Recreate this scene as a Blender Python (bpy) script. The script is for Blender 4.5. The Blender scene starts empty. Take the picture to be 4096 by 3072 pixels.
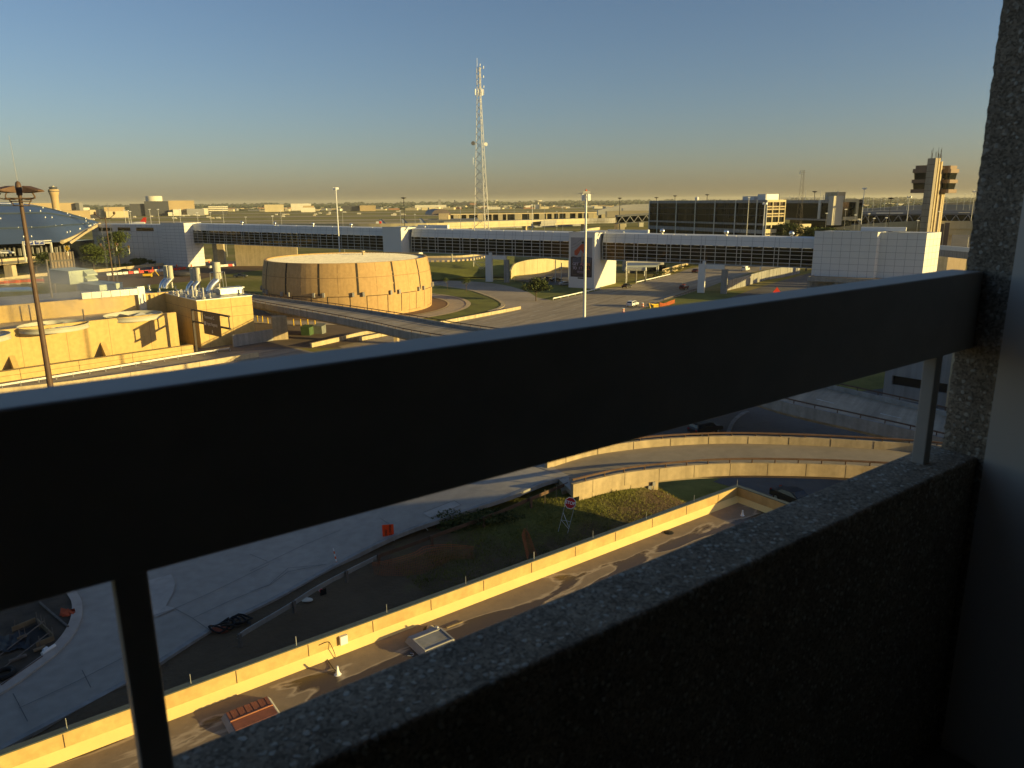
import bpy, bmesh, math, random
from mathutils import Vector, Matrix, noise as mnoise
random.seed(7)
SC=bpy.context.scene; COL=SC.collection
# ---------------------------------------------------------------- camera model (used to survey ground points from the photo)
FPX=2976.0; PITCH=math.atan((1536-806)/FPX); ROLL=math.radians(0.5); Z0=30.0
EYE=Vector((0,0,Z0))
def ray(px,py):
    u,v=px-2048.0,1536.0-py
    c,s=math.cos(ROLL),math.sin(ROLL); a=u*c+v*s; b=-u*s+v*c
    cp,sp=math.cos(PITCH),math.sin(PITCH)
    return Vector((a,FPX*cp+b*sp,-FPX*sp+b*cp))/FPX
def P(px,py,z=0.0):
    r=ray(px,py); return EYE+r*((z-Z0)/r.z)
def D(px,py,d):
    r=ray(px,py); return EYE+r*(d/math.hypot(r.x,r.y))
def dist(p): return math.hypot(p[0],p[1])
def conv(x0,y0,s): return lambda x,y:(x0+x*s,y0+y*s)
ca=conv(0,650,.4973);cb=conv(1000,750,.4069);cc=conv(1800,750,.4069);cd=conv(2500,700,.4521);ce=conv(3100,550,.4503);cf=conv(0,1000,.4973)
q1=conv(2000,1600,.9476);q2=conv(1000,1900,.5877);q3=conv(0,2250,.5877);q5=conv(2800,1350,.5859);q4=conv(1000,2200,.5877)
g1=conv(0,900,.18987);g2=conv(380,950,.18987);g3=conv(600,1020,.18987);g4=conv(1700,850,.18987);g5=conv(2400,880,.18987);g6=conv(2560,760,.18987);g7=conv(3000,760,.18987)
g8=conv(3640,850,.14467);h8=conv(3550,550,.24111)
def bvec(deg): b=math.radians(deg); return Vector((math.sin(b),math.cos(b),0))
UP=Vector((0,0,1))
FD=bvec(53.5); FN=bvec(53.5-90)          # along the hotel front, and out from it
def AO(a,o,z=0.0): return FD*a+FN*o+UP*z
def to_ao(p): return p.x*FD.x+p.y*FD.y, p.x*FN.x+p.y*FN.y
# ---------------------------------------------------------------- mesh builder
class MB:
    def __init__(s): s.v=[]; s.f=[]; s.m=[]
    def add(s,vs,fs,mi=0):
        n=len(s.v); s.v+=[tuple(x) for x in vs]
        for f in fs: s.f.append([n+i for i in f]); s.m.append(mi)
        return s
    def poly(s,pts,mi=0): return s.add(pts,[list(range(len(pts)))],mi)
    def obox(s,o,a,b,c,mi=0):
        o=Vector(o);a=Vector(a);b=Vector(b);c=Vector(c)
        vs=[o,o+a,o+a+b,o+b,o+c,o+a+c,o+a+b+c,o+b+c]
        return s.add(vs,[(3,2,1,0),(4,5,6,7),(0,1,5,4),(1,2,6,5),(2,3,7,6),(3,0,4,7)],mi)
    def box(s,c,size,rz=0.0,mi=0):
        u=Vector((math.cos(rz),math.sin(rz),0)); w=Vector((-u.y,u.x,0)); c=Vector(c)
        return s.obox(c-u*size[0]/2-w*size[1]/2-UP*size[2]/2,u*size[0],w*size[1],UP*size[2],mi)
    def prism(s,pts,z0,z1,mi=0,top=None):
        n=len(pts); lo=[(p[0],p[1],z0 if z0 is not None else p[2]) for p in pts]; hi=[(p[0],p[1],z1 if z1 is not None else p[2]) for p in pts]
        s.add(lo+hi,[list(range(n-1,-1,-1))]+[(i,(i+1)%n,n+(i+1)%n,n+i) for i in range(n)],mi)
        s.add(hi,[list(range(n))],mi if top is None else top); return s
    def tube(s,p0,p1,r0,r1=None,n=8,mi=0,cap=True):
        p0=Vector(p0);p1=Vector(p1); r1=r0 if r1 is None else r1
        d=(p1-p0); 
        if d.length<1e-6: return s
        d.normalize(); x=d.cross(UP)
        if x.length<1e-3: x=Vector((1,0,0))
        x.normalize(); y=d.cross(x)
        vs=[]
        for p,r in ((p0,r0),(p1,r1)):
            for i in range(n):
                a=2*math.pi*i/n; vs.append(p+x*(r*math.cos(a))+y*(r*math.sin(a)))
        fs=[(i,(i+1)%n,n+(i+1)%n,n+i) for i in range(n)]
        if cap: fs+=[list(range(n-1,-1,-1)),list(range(n,2*n))]
        return s.add(vs,fs,mi)
    def path(s,pts,r,n=6,mi=0):
        for a,b in zip(pts[:-1],pts[1:]): s.tube(a,b,r,r,n,mi)
        return s
    def bend(s,pts,r,n=10,mi=0):
        pts=[Vector(p) for p in pts]; vs=[]; k=len(pts)
        ref=None
        for i,p in enumerate(pts):
            d=(pts[min(i+1,k-1)]-pts[max(i-1,0)]).normalized()
            x=d.cross(Vector((.37,.93,.05))) if ref is None else (ref-d*ref.dot(d))
            x.normalize(); ref=x; y=d.cross(x)
            rr=r[i] if isinstance(r,(list,tuple)) else r
            for j in range(n):
                a=2*math.pi*j/n; vs.append(p+x*(rr*math.cos(a))+y*(rr*math.sin(a)))
        fs=[(i*n+j,i*n+(j+1)%n,(i+1)*n+(j+1)%n,(i+1)*n+j) for i in range(k-1) for j in range(n)]
        fs+=[list(range(n-1,-1,-1)),list(range((k-1)*n,k*n))]
        return s.add(vs,fs,mi)
    def lathe(s,c,prof,n=24,mi=0,a0=0.0,a1=2*math.pi):
        c=Vector(c); full=abs(a1-a0-2*math.pi)<1e-6; m=n if full else n+1; vs=[]
        for r,z in prof:
            for i in range(m):
                a=a0+(a1-a0)*i/n; vs.append(c+Vector((r*math.cos(a),r*math.sin(a),z)))
        fs=[]
        for k in range(len(prof)-1):
            for i in range(n):
                j=(i+1)%m if full else i+1
                fs.append((k*m+i,k*m+j,(k+1)*m+j,(k+1)*m+i))
        return s.add(vs,fs,mi)
    def strip(s,L,R,thick=0.0,mi=0):
        n=len(L); vs=[Vector(p) for p in L]+[Vector(p) for p in R]
        fs=[(i,n+i,n+i+1,i+1) for i in range(n-1)]
        if thick:
            vs+= [p-UP*thick for p in vs[:2*n]]; k=2*n
            fs+=[(k+i+1,k+n+i+1,k+n+i,k+i) for i in range(n-1)]
            fs+=[(i,i+1,k+i+1,k+i) for i in range(n-1)]+[(n+i+1,n+i,k+n+i,k+n+i+1) for i in range(n-1)]
            fs+=[(0,k,k+n,n),(n-1,2*n-1,k+2*n-1,k+n-1)]
        return s.add(vs,fs,mi)
    def build(s,name,mats,parent=None,smooth=False,norm=True):
        me=bpy.data.meshes.new(name); me.from_pydata(s.v,[],s.f)
        if not isinstance(mats,(list,tuple)): mats=[mats]
        for m in mats: me.materials.append(m)
        if len(mats)>1: me.polygons.foreach_set('material_index',s.m)
        if norm:
            bm=bmesh.new(); bm.from_mesh(me); bmesh.ops.remove_doubles(bm,verts=bm.verts,dist=1e-5) if smooth else None
            bmesh.ops.recalc_face_normals(bm,faces=bm.faces); bm.to_mesh(me); bm.free()
        if smooth:
            me.polygons.foreach_set('use_smooth',[True]*len(me.polygons)); me.set_sharp_from_angle(angle=math.radians(40))
        me.update()
        o=bpy.data.objects.new(name,me); COL.objects.link(o)
        if parent is not None:
            o.parent=parent
            if parent.type=='EMPTY': o.location=-parent.location
        return o
def tag(o,label=None,cat=None,group=None,kind=None):
    if label: o['label']=label
    if cat: o['category']=cat
    if group: o['group']=group
    if kind: o['kind']=kind
    return o
def thing(name,label,cat,loc=(0,0,0),group=None):
    o=bpy.data.objects.new(name,None); COL.objects.link(o); o.location=loc; o.empty_display_size=.2
    return tag(o,label,cat,group)
def struct(name,mb,mats,smooth=False): return tag(mb.build(name,mats,None,smooth),kind='structure')
KIDS={}
def kids(o):
    return [c for c in bpy.data.objects if c.parent==o]
def copy_tree(o,parent=None):
    c=o.copy(); COL.objects.link(c); c.parent=parent
    for k in ('label','group'):
        if parent is None and k in c and k=='label': del c['label']
    for ch in kids(o): copy_tree(ch,c)
    return c
def dup(proto,loc,rz=0.0,label=None,scale=None,group=None):
    c=copy_tree(proto); c.location=loc; c.rotation_euler=(0,0,rz)
    if scale: c.scale=(scale,)*3 if not isinstance(scale,tuple) else scale
    if label: c['label']=label
    if group: c['group']=group
    return c
def spline(pts,n=8):
    pts=[Vector(p) for p in pts]; out=[]
    for i in range(len(pts)-1):
        p0=pts[max(i-1,0)];p1=pts[i];p2=pts[i+1];p3=pts[min(i+2,len(pts)-1)]
        for k in range(n):
            t=k/n; out.append(.5*((2*p1)+(p2-p0)*t+(2*p0-5*p1+4*p2-p3)*t*t+(3*p1-p0-3*p2+p3)*t**3))
    out.append(pts[-1]); return out
def offset(line,d,dz=0.0):
    out=[]; n=len(line)
    for i,p in enumerate(line):
        t=line[min(i+1,n-1)]-line[max(i-1,0)]; t.z=0; t.normalize()
        out.append(p+Vector((t.y,-t.x,0))*d+UP*dz)   # positive = right of travel
    return out
def text_mesh(name,body,size,mat,origin,xdir,ydir,parent,align='CENTER',extrude=.01,bold=0.0,xs=1.0):
    cu=bpy.data.curves.new(name,'FONT'); cu.body=body; cu.size=size; cu.align_x=align; cu.align_y='CENTER'; cu.extrude=extrude; cu.offset=bold
    t=bpy.data.objects.new(name,cu); COL.objects.link(t)
    bpy.context.view_layer.update()
    dg=bpy.context.evaluated_depsgraph_get(); me=bpy.data.meshes.new_from_object(t.evaluated_get(dg)); bpy.data.objects.remove(t)
    x=Vector(xdir).normalized(); y=Vector(ydir).normalized(); z=x.cross(y); o0=Vector(origin)
    for v in me.vertices: v.co=o0+x*(v.co.x*xs)+y*v.co.y+z*v.co.z
    me.name=name; me.materials.clear(); me.materials.append(mat)
    o=bpy.data.objects.new(name,me); COL.objects.link(o)
    if parent is not None:
        o.parent=parent
        if parent.type=='EMPTY': o.location=-parent.location
    return o
# ---------------------------------------------------------------- materials
def mat(name,col,rough=.8,var=.15,scale=.5,metal=0.0,spec=.3,bump=0.0,streak=0.0,col2=None,fine=None,coords='Object',emit=None):
    m=bpy.data.materials.new(name); m.use_nodes=True; nt=m.node_tree; b=nt.nodes['Principled BSDF']
    b.inputs['Roughness'].default_value=rough; b.inputs['Metallic'].default_value=metal; b.inputs['Specular IOR Level'].default_value=spec
    N=nt.nodes.new; L=nt.links.new
    tc=N('ShaderNodeTexCoord'); co=tc.outputs[coords]
    n1=N('ShaderNodeTexNoise'); n1.inputs['Scale'].default_value=scale; n1.inputs['Detail'].default_value=6; n1.inputs['Roughness'].default_value=.62
    L(co,n1.inputs['Vector'])
    fac=n1.outputs['Fac']
    mr=N('ShaderNodeMapRange'); mr.inputs[1].default_value=.3; mr.inputs[2].default_value=.7; L(fac,mr.inputs[0])
    c2=col2 or tuple(c*(1-var) for c in col); c1=tuple(min(1,c*(1+var*.6)) for c in col) if col2 is None else col
    mx=N('ShaderNodeMix'); mx.data_type='RGBA'; mx.inputs['A'].default_value=(*c2,1); mx.inputs['B'].default_value=(*c1,1)
    L(mr.outputs[0],mx.inputs['Factor']); out=mx.outputs['Result']
    if fine:
        n2=N('ShaderNodeTexNoise'); n2.inputs['Scale'].default_value=fine; n2.inputs['Detail'].default_value=4; L(co,n2.inputs['Vector'])
        m2=N('ShaderNodeMapRange'); m2.inputs[1].default_value=.3; m2.inputs[2].default_value=.7; m2.inputs[3].default_value=.90; m2.inputs[4].default_value=1.07; L(n2.outputs['Fac'],m2.inputs[0])
        v=N('ShaderNodeVectorMath'); v.operation='SCALE'; L(out,v.inputs[0]); L(m2.outputs[0],v.inputs['Scale']); out=v.outputs[0]
    if streak:
        mp=N('ShaderNodeMapping'); mp.inputs['Scale'].default_value=(1.3,1.3,.07); L(co,mp.inputs[0])
        n3=N('ShaderNodeTexNoise'); n3.inputs['Scale'].default_value=1.0; n3.inputs['Detail'].default_value=5; L(mp.outputs[0],n3.inputs['Vector'])
        m3=N('ShaderNodeMapRange'); m3.inputs[1].default_value=.42; m3.inputs[2].default_value=.66; m3.inputs[3].default_value=1.04; m3.inputs[4].default_value=1-streak; L(n3.outputs['Fac'],m3.inputs[0])
        v=N('ShaderNodeVectorMath'); v.operation='SCALE'; L(out,v.inputs[0]); L(m3.outputs[0],v.inputs['Scale']); out=v.outputs[0]
    L(out,b.inputs['Base Color'])
    if bump:
        bp=N('ShaderNodeBump'); bp.inputs['Strength'].default_value=bump; bp.inputs['Distance'].default_value=.05
        nb=N('ShaderNodeTexNoise'); nb.inputs['Scale'].default_value=(fine or scale*6); nb.inputs['Detail'].default_value=5; L(co,nb.inputs['Vector'])
        L(nb.outputs['Fac'],bp.inputs['Height']); L(bp.outputs[0],b.inputs['Normal'])
    if emit:
        b.inputs['Emission Color'].default_value=(*emit[:3],1); b.inputs['Emission Strength'].default_value=emit[3]
    return m
M={}
M['concrete']=mat('concrete',(.46,.36,.22),.88,.16,.35,streak=.22,fine=3.0)
M['pale_concrete']=mat('pale_concrete',(.52,.42,.26),.88,.14,.3,streak=.15,fine=2.5)
M['drum_concrete']=mat('drum_concrete',(.47,.305,.135),.85,.07,.10,streak=.05,fine=1.2)
M['plant_wall']=mat('plant_wall',(.54,.38,.145),.85,.05,.12,streak=.04,fine=1.5)
M['grey_concrete']=mat('grey_concrete',(.30,.29,.27),.88,.16,.4,streak=.2,fine=3.0)
M['white_panel']=mat('white_panel',(.66,.66,.64),.45,.04,.2,spec=.4)
M['panel_joint']=mat('panel_joint',(.22,.22,.24),.8,.1,1)
M['white_paint']=mat('white_paint',(.72,.72,.70),.5,.06,.6)
M['dirty_white']=mat('dirty_white',(.6,.58,.5),.6,.15,.8)
M['galv']=mat('galvanised_steel',(.52,.52,.50),.35,.15,1.5,metal=.6)
M['bright_metal']=mat('bright_metal',(.75,.74,.70),.22,.1,2,metal=.9)
M['dark_steel']=mat('dark_steel',(.045,.042,.04),.55,.25,2)
M['brown_steel']=mat('brown_steel',(.10,.062,.042),.55,.2,1.5)
M['rust_steel']=mat('rust_steel',(.12,.07,.045),.7,.3,2)
M['asphalt']=mat('asphalt',(.15,.135,.12),.92,.25,.08,fine=1.2,coords='Object')
M['road_concrete']=mat('road_concrete',(.40,.33,.25),.9,.18,.07,fine=.8)
M['old_road']=mat('old_road',(.36,.325,.275),.9,.13,.12,fine=1.6)
M['road_line']=mat('road_line',(.55,.53,.48),.8,.2,.8)
M['grass']=mat('lawn_grass',(.165,.175,.035),.95,.35,.14,fine=2.2,bump=.3)
M['glass_dark']=mat('dark_glass',(.010,.012,.012),.06,.2,.3,spec=.3)
M['black']=mat('black_rubber',(.012,.012,.012),.7,.2,3)
M['yellow']=mat('yellow_paint',(.62,.40,.03),.6,.15,1)
M['orange']=mat('orange_plastic',(.75,.13,.03),.6,.15,1.5)
M['red']=mat('red_plastic',(.62,.035,.02),.5,.15,1.5)
M['white_plastic']=mat('white_plastic',(.75,.74,.70),.5,.1,1.5)
M['blue_sign']=mat('blue_sign',(.03,.05,.22),.5,.1,1)
M['brown_sign']=mat('brown_sign',(.085,.052,.042),.5,.1,1)
M['sign_white']=mat('sign_white',(.8,.8,.78),.5,.05,1)
M['bark']=mat('bark',(.10,.075,.05),.95,.3,4)
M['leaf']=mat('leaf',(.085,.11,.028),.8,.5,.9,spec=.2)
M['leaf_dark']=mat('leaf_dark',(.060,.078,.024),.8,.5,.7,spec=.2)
M['joint']=mat('dark_joint',(.05,.04,.03),.9,.2,2)
M['roof_membrane']=mat('roof_membrane',(.34,.33,.31),.85,.2,.25,fine=2)
M['brown_roof']=mat('brown_roof',(.22,.17,.12),.9,.2,.25,fine=2)
M['lamp_white']=mat('lamp_white',(.8,.8,.78),.4,.05,2)
M['soil']=mat('bare_soil',(.16,.10,.055),.95,.3,.3,fine=2.5,bump=.4)
# ---------------------------------------------------------------- camera, sky, sun
cam=bpy.data.cameras.new('camera'); co=bpy.data.objects.new('camera',cam); COL.objects.link(co); SC.camera=co
cam.sensor_width=36; cam.lens=36*FPX/4096; cam.clip_start=.05; cam.clip_end=40000
co.location=EYE
co.rotation_euler=(Matrix.Rotation(math.pi/2-PITCH,4,'X')@Matrix.Rotation(-ROLL,4,'Z')).to_euler()
cam.dof.use_dof=True; cam.dof.focus_distance=200; cam.dof.aperture_fstop=5.0
SUN_B,SUN_E=109.0,9.0
SUND=bvec(SUN_B)*math.cos(math.radians(SUN_E))+UP*math.sin(math.radians(SUN_E))
sl=bpy.data.lights.new('sun','SUN'); sl.energy=4.3; sl.angle=math.radians(.5); sl.color=(1,.755,.27)
so=bpy.data.objects.new('sun',sl); COL.objects.link(so); so.location=(0,0,200)
so.rotation_euler=SUND.to_track_quat('Z','Y').to_euler()
wd=bpy.data.worlds.new('World'); SC.world=wd; wd.use_nodes=True; nt=wd.node_tree
bg=nt.nodes['Background']; sk=nt.nodes.new('ShaderNodeTexSky'); sk.sky_type='NISHITA'; sk.sun_disc=False
sk.sun_elevation=math.radians(SUN_E); sk.sun_rotation=math.radians(SUN_B); sk.altitude=180; sk.air_density=1.0; sk.dust_density=1.1; sk.ozone_density=3.0
tn=nt.nodes.new('ShaderNodeMix'); tn.data_type='RGBA'; tn.blend_type='MULTIPLY'; tn.inputs['Factor'].default_value=1; tn.inputs['B'].default_value=(1.06,.94,.94,1)
nt.links.new(sk.outputs[0],tn.inputs['A']); nt.links.new(tn.outputs['Result'],bg.inputs['Color']); bg.inputs['Strength'].default_value=.072
vs=SC.view_settings; vs.view_transform='Standard'; vs.look='None'; vs.gamma=1; vs.exposure=0.90
SC.cycles.max_bounces=6; SC.cycles.diffuse_bounces=3; SC.cycles.glossy_bounces=3; SC.cycles.transmission_bounces=4; SC.cycles.transparent_max_bounces=8; SC.cycles.volume_bounces=0
SC.cycles.use_denoising=True
# ---------------------------------------------------------------- the hotel room front: rail, parapet, pillar
def aggregate(name,base=(.31,.25,.18)):
    m=bpy.data.materials.new(name); m.use_nodes=True; nt=m.node_tree; b=nt.nodes['Principled BSDF']; N=nt.nodes.new; L=nt.links.new
    b.inputs['Roughness'].default_value=.9; b.inputs['Specular IOR Level'].default_value=.2
    tc=N('ShaderNodeTexCoord')
    # warp the lookup so pebbles are irregular
    nw=N('ShaderNodeTexNoise'); nw.inputs['Scale'].default_value=35; nw.inputs['Detail'].default_value=3; L(tc.outputs['Object'],nw.inputs['Vector'])
    va=N('ShaderNodeVectorMath'); va.operation='MULTIPLY_ADD'; va.inputs[1].default_value=(.02,.02,.02); L(nw.outputs['Color'],va.inputs[0]); L(tc.outputs['Object'],va.inputs[2])
    v1=N('ShaderNodeTexVoronoi'); v1.inputs['Scale'].default_value=55; v1.inputs['Randomness'].default_value=1; L(va.outputs[0],v1.inputs['Vector'])
    v2=N('ShaderNodeTexVoronoi'); v2.inputs['Scale'].default_value=130; L(va.outputs[0],v2.inputs['Vector'])
    n=N('ShaderNodeTexNoise'); n.inputs['Scale'].default_value=6; n.inputs['Detail'].default_value=6; L(tc.outputs['Object'],n.inputs['Vector'])
    # large pebbles: only some cells
    sep=N('ShaderNodeSeparateColor'); L(v1.outputs['Color'],sep.inputs[0])
    pick=N('ShaderNodeMapRange'); pick.inputs[1].default_value=.62; pick.inputs[2].default_value=.95; L(sep.outputs[0],pick.inputs[0])
    inr=N('ShaderNodeMapRange'); inr.inputs[1].default_value=.55; inr.inputs[2].default_value=.35; L(v1.outputs['Distance'],inr.inputs[0])
    mk=N('ShaderNodeMath'); mk.operation='MULTIPLY'; L(pick.outputs[0],mk.inputs[0]); L(inr.outputs[0],mk.inputs[1])
    sep2=N('ShaderNodeSeparateColor'); L(v2.outputs['Color'],sep2.inputs[0])
    pk2=N('ShaderNodeMapRange'); pk2.inputs[1].default_value=0; pk2.inputs[2].default_value=1; pk2.inputs[3].default_value=.55; pk2.inputs[4].default_value=1.5; L(sep2.outputs[1],pk2.inputs[0])
    mr=N('ShaderNodeMapRange'); mr.inputs[1].default_value=.25; mr.inputs[2].default_value=.75; mr.inputs[3].default_value=.75; mr.inputs[4].default_value=1.2; L(n.outputs['Fac'],mr.inputs[0])
    mm=N('ShaderNodeMath'); mm.operation='MULTIPLY'; L(pk2.outputs[0],mm.inputs[0]); L(mr.outputs[0],mm.inputs[1])
    sc=N('ShaderNodeVectorMath'); sc.operation='SCALE'; sc.inputs[0].default_value=base; L(mm.outputs[0],sc.inputs['Scale'])
    mx=N('ShaderNodeMix'); mx.data_type='RGBA'; L(mk.outputs[0],mx.inputs['Factor']); L(sc.outputs[0],mx.inputs['A']); mx.inputs['B'].default_value=(.62,.56,.46,1)
    L(mx.outputs['Result'],b.inputs['Base Color'])
    ad=N('ShaderNodeMath'); ad.operation='ADD'; L(mk.outputs[0],ad.inputs[0]); L(sep2.outputs[1],ad.inputs[1])
    bp=N('ShaderNodeBump'); bp.inputs['Strength'].default_value=.7; bp.inputs['Distance'].default_value=.006; L(ad.outputs[0],bp.inputs['Height']); L(bp.outputs[0],b.inputs['Normal'])
    return m
M['aggregate']=aggregate('exposed_aggregate')
M['rail_paint']=mat('rail_paint',(.44,.40,.35),.5,.10,8,spec=.45)
M['jamb']=mat('jamb_paint',(.78,.69,.58),.6,.06,1.5)  # pale colour stands in for reflections veiling the window glass
M['dark_wall']=mat('dark_room_wall',(.03,.03,.03),.9,.1,1)
M['hotel_wall']=mat('hotel_wall',(.28,.25,.21),.9,.15,.3)
def aobox(mb,a0,a1,o0,o1,z0,z1,mi=0): return mb.obox(AO(a0,o0,Z0+z0),FD*(a1-a0),FN*(o1-o0),UP*(z1-z0),mi)
def bevel(o,w,seg=3):
    md=o.modifiers.new('bevel','BEVEL'); md.width=w; md.segments=seg; md.limit_method='ANGLE'; return o
rail=thing('guard_rail','dark metal guard rail with a deep top beam crossing the view','railing',AO(1.5,1.335,Z0-1.06))
bevel(aobox(MB(),-3.0,3.325,1.29,1.415,-.604,-.289).build('top_beam',M['rail_paint'],rail),.006)
for a in (-2.78,.136,3.056):
    bevel(aobox(MB(),a,a+.052,1.309,1.36,-1.062,-.602).build('post',M['rail_paint'],rail),.004,2)
par=bevel(aobox(MB(),-3.0,3.36,1.215,1.42,-2.6,-1.06).build('parapet_wall',M['aggregate']),.012)
tag(par,'rough exposed-aggregate concrete parapet under the dark rail','parapet')
def rough_box(name,a0,a1,o0,o1,z0,z1,step,amp,m):
    # a concrete pier with slightly ragged arrises
    mb=MB(); nz=int((z1-z0)/step)
    rows=[]
    for k in range(nz+1):
        z=z0+(z1-z0)*k/nz; row=[]
        for (a,o) in ((a0,o0),(a0,o1),(a1,o1),(a1,o0)):
            j=amp*mnoise.noise(Vector((a*9,o*9,z*38)))+amp*.6*mnoise.noise(Vector((a*3+5,o*3,z*110)))
            row.append(AO(a+j*.4,o+j,Z0+z))
        rows.append(row)
    for k in range(nz):
        for i in range(4):
            j=(i+1)%4; mb.poly([rows[k][i],rows[k][j],rows[k+1][j],rows[k+1][i]])
    mb.poly(rows[0][::-1]); mb.poly(rows[-1])
    return mb.build(name,m)
pil=rough_box('concrete_pillar',3.33,4.1,1.19,1.36,-2.6,2.6,.012,.006,M['aggregate'])
tag(pil,'rough exposed-aggregate concrete pillar at the end of the dark rail','pillar')
hot=thing('hotel_building','dark hotel room front framing the view, smooth grey window jamb beside the pillar','hotel',AO(0,-2,7))
aobox(MB(),3.325,6.0,-8,1.189,-2.6,2.04).build('window_jamb',M['jamb'],hot)
aobox(MB(),-60,6.0,-22,1.2,2.05,12).build('upper_storeys',M['hotel_wall'],hot)
aobox(MB(),-60,6.0,-22,1.2,-23.2,-2.5).build('lower_storeys',M['hotel_wall'],hot)
aobox(MB(),-60,-3.05,-22,.25,-2.5,2.04).build('side_bay',M['dark_wall'],hot)
aobox(MB(),-3.05,6.0,-22,-6,-2.5,2.04).build('back_wall',M['dark_wall'],hot)
aobox(MB(),86,175,0,22,-31,-15.5).build('far_wing',M['hotel_wall'],hot)  # unseen block added and sized to shade the lower-right road
fl=aobox(MB(),-3.0,3.3,-5.9,1.23,-2.49,-2.45); aobox(fl,-3.0,3.3,-5.9,1.2,2.0,2.04); fl.build('floor_and_ceiling',mat('carpet',(.20,.18,.15),.95,.2,3),hot)
# ---------------------------------------------------------------- near ground, hotel road, curved ramp, low wing
def sm(a,b,x):
    t=max(0,min(1,(x-a)/(b-a))); return t*t*(3-2*t)
def hgt(a,o):
    h=7.0+sm(18,39,a)*(.9+1.35*sm(33,40.5,o))
    right=1-sm(40.0,53.0,a+.25*(o-36))
    back=1-sm(53,64,o)
    if a>30: back=min(back,1-sm(49+max(0,38-a)*.6,58,o))
    n=.18*mnoise.noise(Vector((a*.22,o*.22,3)))+.07*mnoise.noise(Vector((a*.9,o*.9,1)))
    e=sm(40.5,39.0,o) if a>16 else sm(40.5,38.5,o)
    road=1.0 if o<40 else 0.0
    return h*right*back + n*road*right - .06
def ground_mix(name):
    m=bpy.data.materials.new(name); m.use_nodes=True; nt=m.node_tree; b=nt.nodes['Principled BSDF']; N=nt.nodes.new; L=nt.links.new
    b.inputs['Roughness'].default_value=.95; b.inputs['Specular IOR Level'].default_value=.15
    tc=N('ShaderNodeTexCoord'); at=N('ShaderNodeAttribute'); at.attribute_name='grassy'
    n1=N('ShaderNodeTexNoise'); n1.inputs['Scale'].default_value=.35; n1.inputs['Detail'].default_value=8; n1.inputs['Roughness'].default_value=.7; L(tc.outputs['Object'],n1.inputs['Vector'])
    n2=N('ShaderNodeTexNoise'); n2.inputs['Scale'].default_value=4; n2.inputs['Detail'].default_value=5; L(tc.outputs['Object'],n2.inputs['Vector'])
    ad=N('ShaderNodeMath'); ad.operation='ADD'; L(at.outputs['Fac'],ad.inputs[0]); L(n1.outputs['Fac'],ad.inputs[1])
    mr=N('ShaderNodeMapRange'); mr.inputs[1].default_value=.85; mr.inputs[2].default_value=1.1; L(ad.outputs[0],mr.inputs[0])
    g=N('ShaderNodeMix'); g.data_type='RGBA'; g.inputs['A'].default_value=(.06,.07,.018,1); g.inputs['B'].default_value=(.19,.18,.05,1); L(n2.outputs['Fac'],g.inputs['Factor'])
    s=N('ShaderNodeMix'); s.data_type='RGBA'; s.inputs['A'].default_value=(.055,.04,.024,1); s.inputs['B'].default_value=(.19,.13,.075,1); L(n1.outputs['Fac'],s.inputs['Factor'])
    mx=N('ShaderNodeMix'); mx.data_type='RGBA'; L(mr.outputs[0],mx.inputs['Factor']); L(s.outputs['Result'],mx.inputs['A']); L(g.outputs['Result'],mx.inputs['B'])
    L(mx.outputs['Result'],b.inputs['Base Color'])
    bp=N('ShaderNodeBump'); bp.inputs['Strength'].default_value=.8; bp.inputs['Distance'].default_value=.12; L(n2.outputs['Fac'],bp.inputs['Height']); L(bp.outputs[0],b.inputs['Normal'])
    return m
M['bank']=ground_mix('bank_ground')
A0,A1,OO0,OO1,ST=-75.0,80.0,10.0,68.0,1.0
na=int((A1-A0)/ST)+1; no=int((OO1-OO0)/ST)+1
mb=MB(); gr=[]
for i in range(na):
    for j in range(no):
        a=A0+i*ST; o=OO0+j*ST; p=AO(a,o); mb.v.append((p.x,p.y,max(hgt(a,o),-.3)))
        gg=.40*sm(31,36,o-.12*(a-10))*sm(6,26,a)+.34*sm(22,32,a) if a<41 else .15+.5*sm(36,44,o)*sm(60,46,a)
        if a<2: gg*=sm(-6,4,a)
        gr.append(min(1,gg))
for i in range(na-1):
    for j in range(no-1):
        k=i*no+j; mb.f.append((k,k+no,k+no+1,k+1)); mb.m.append(0)
bank=mb.build('grass_bank',M['bank'],None,smooth=False,norm=False)
bank.data.polygons.foreach_set('use_smooth',[True]*len(bank.data.polygons))
at=bank.data.attributes.new('grassy','FLOAT','POINT'); at.data.foreach_set('value',gr)
tag(bank,kind='structure')
# road surface along the hotel
def hz(p,dz=0.0):
    a,o=to_ao(p); return Vector((p.x,p.y,7.0+sm(16,34,a)*2.42+dz))
def Pr(px,py):   # on the hotel road, whose level rises towards the ramp
    p=P(px,py,7.2)
    for _ in range(6): p=P(px,py,hz(p).z+.05)
    return p
near_edge=spline([Pr(*q3(-400,1450)),Pr(*q3(0,1250)),Pr(*q3(870,790)),Pr(*q3(1410,455)),Pr(*q2(160,830)),Pr(*q2(600,590)),Pr(*q2(1000,395)),Pr(*q2(1380,262)),Pr(*q2(1750,140)),Pr(*q1(190,340)),Pr(*q1(290,322))],6)
RL=[]
for p in near_edge:
    a,o=to_ao(p); RL.append(p)
far_o=lambda a: 47.5 if a<36 else 47.5-(a-36)*.35
far=[]
for p in near_edge:
    a,o=to_ao(p); q=AO(a-1.5,max(o+5.5,58-.2*max(0,a+5))); q.z=p.z; far.append(q)
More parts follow.
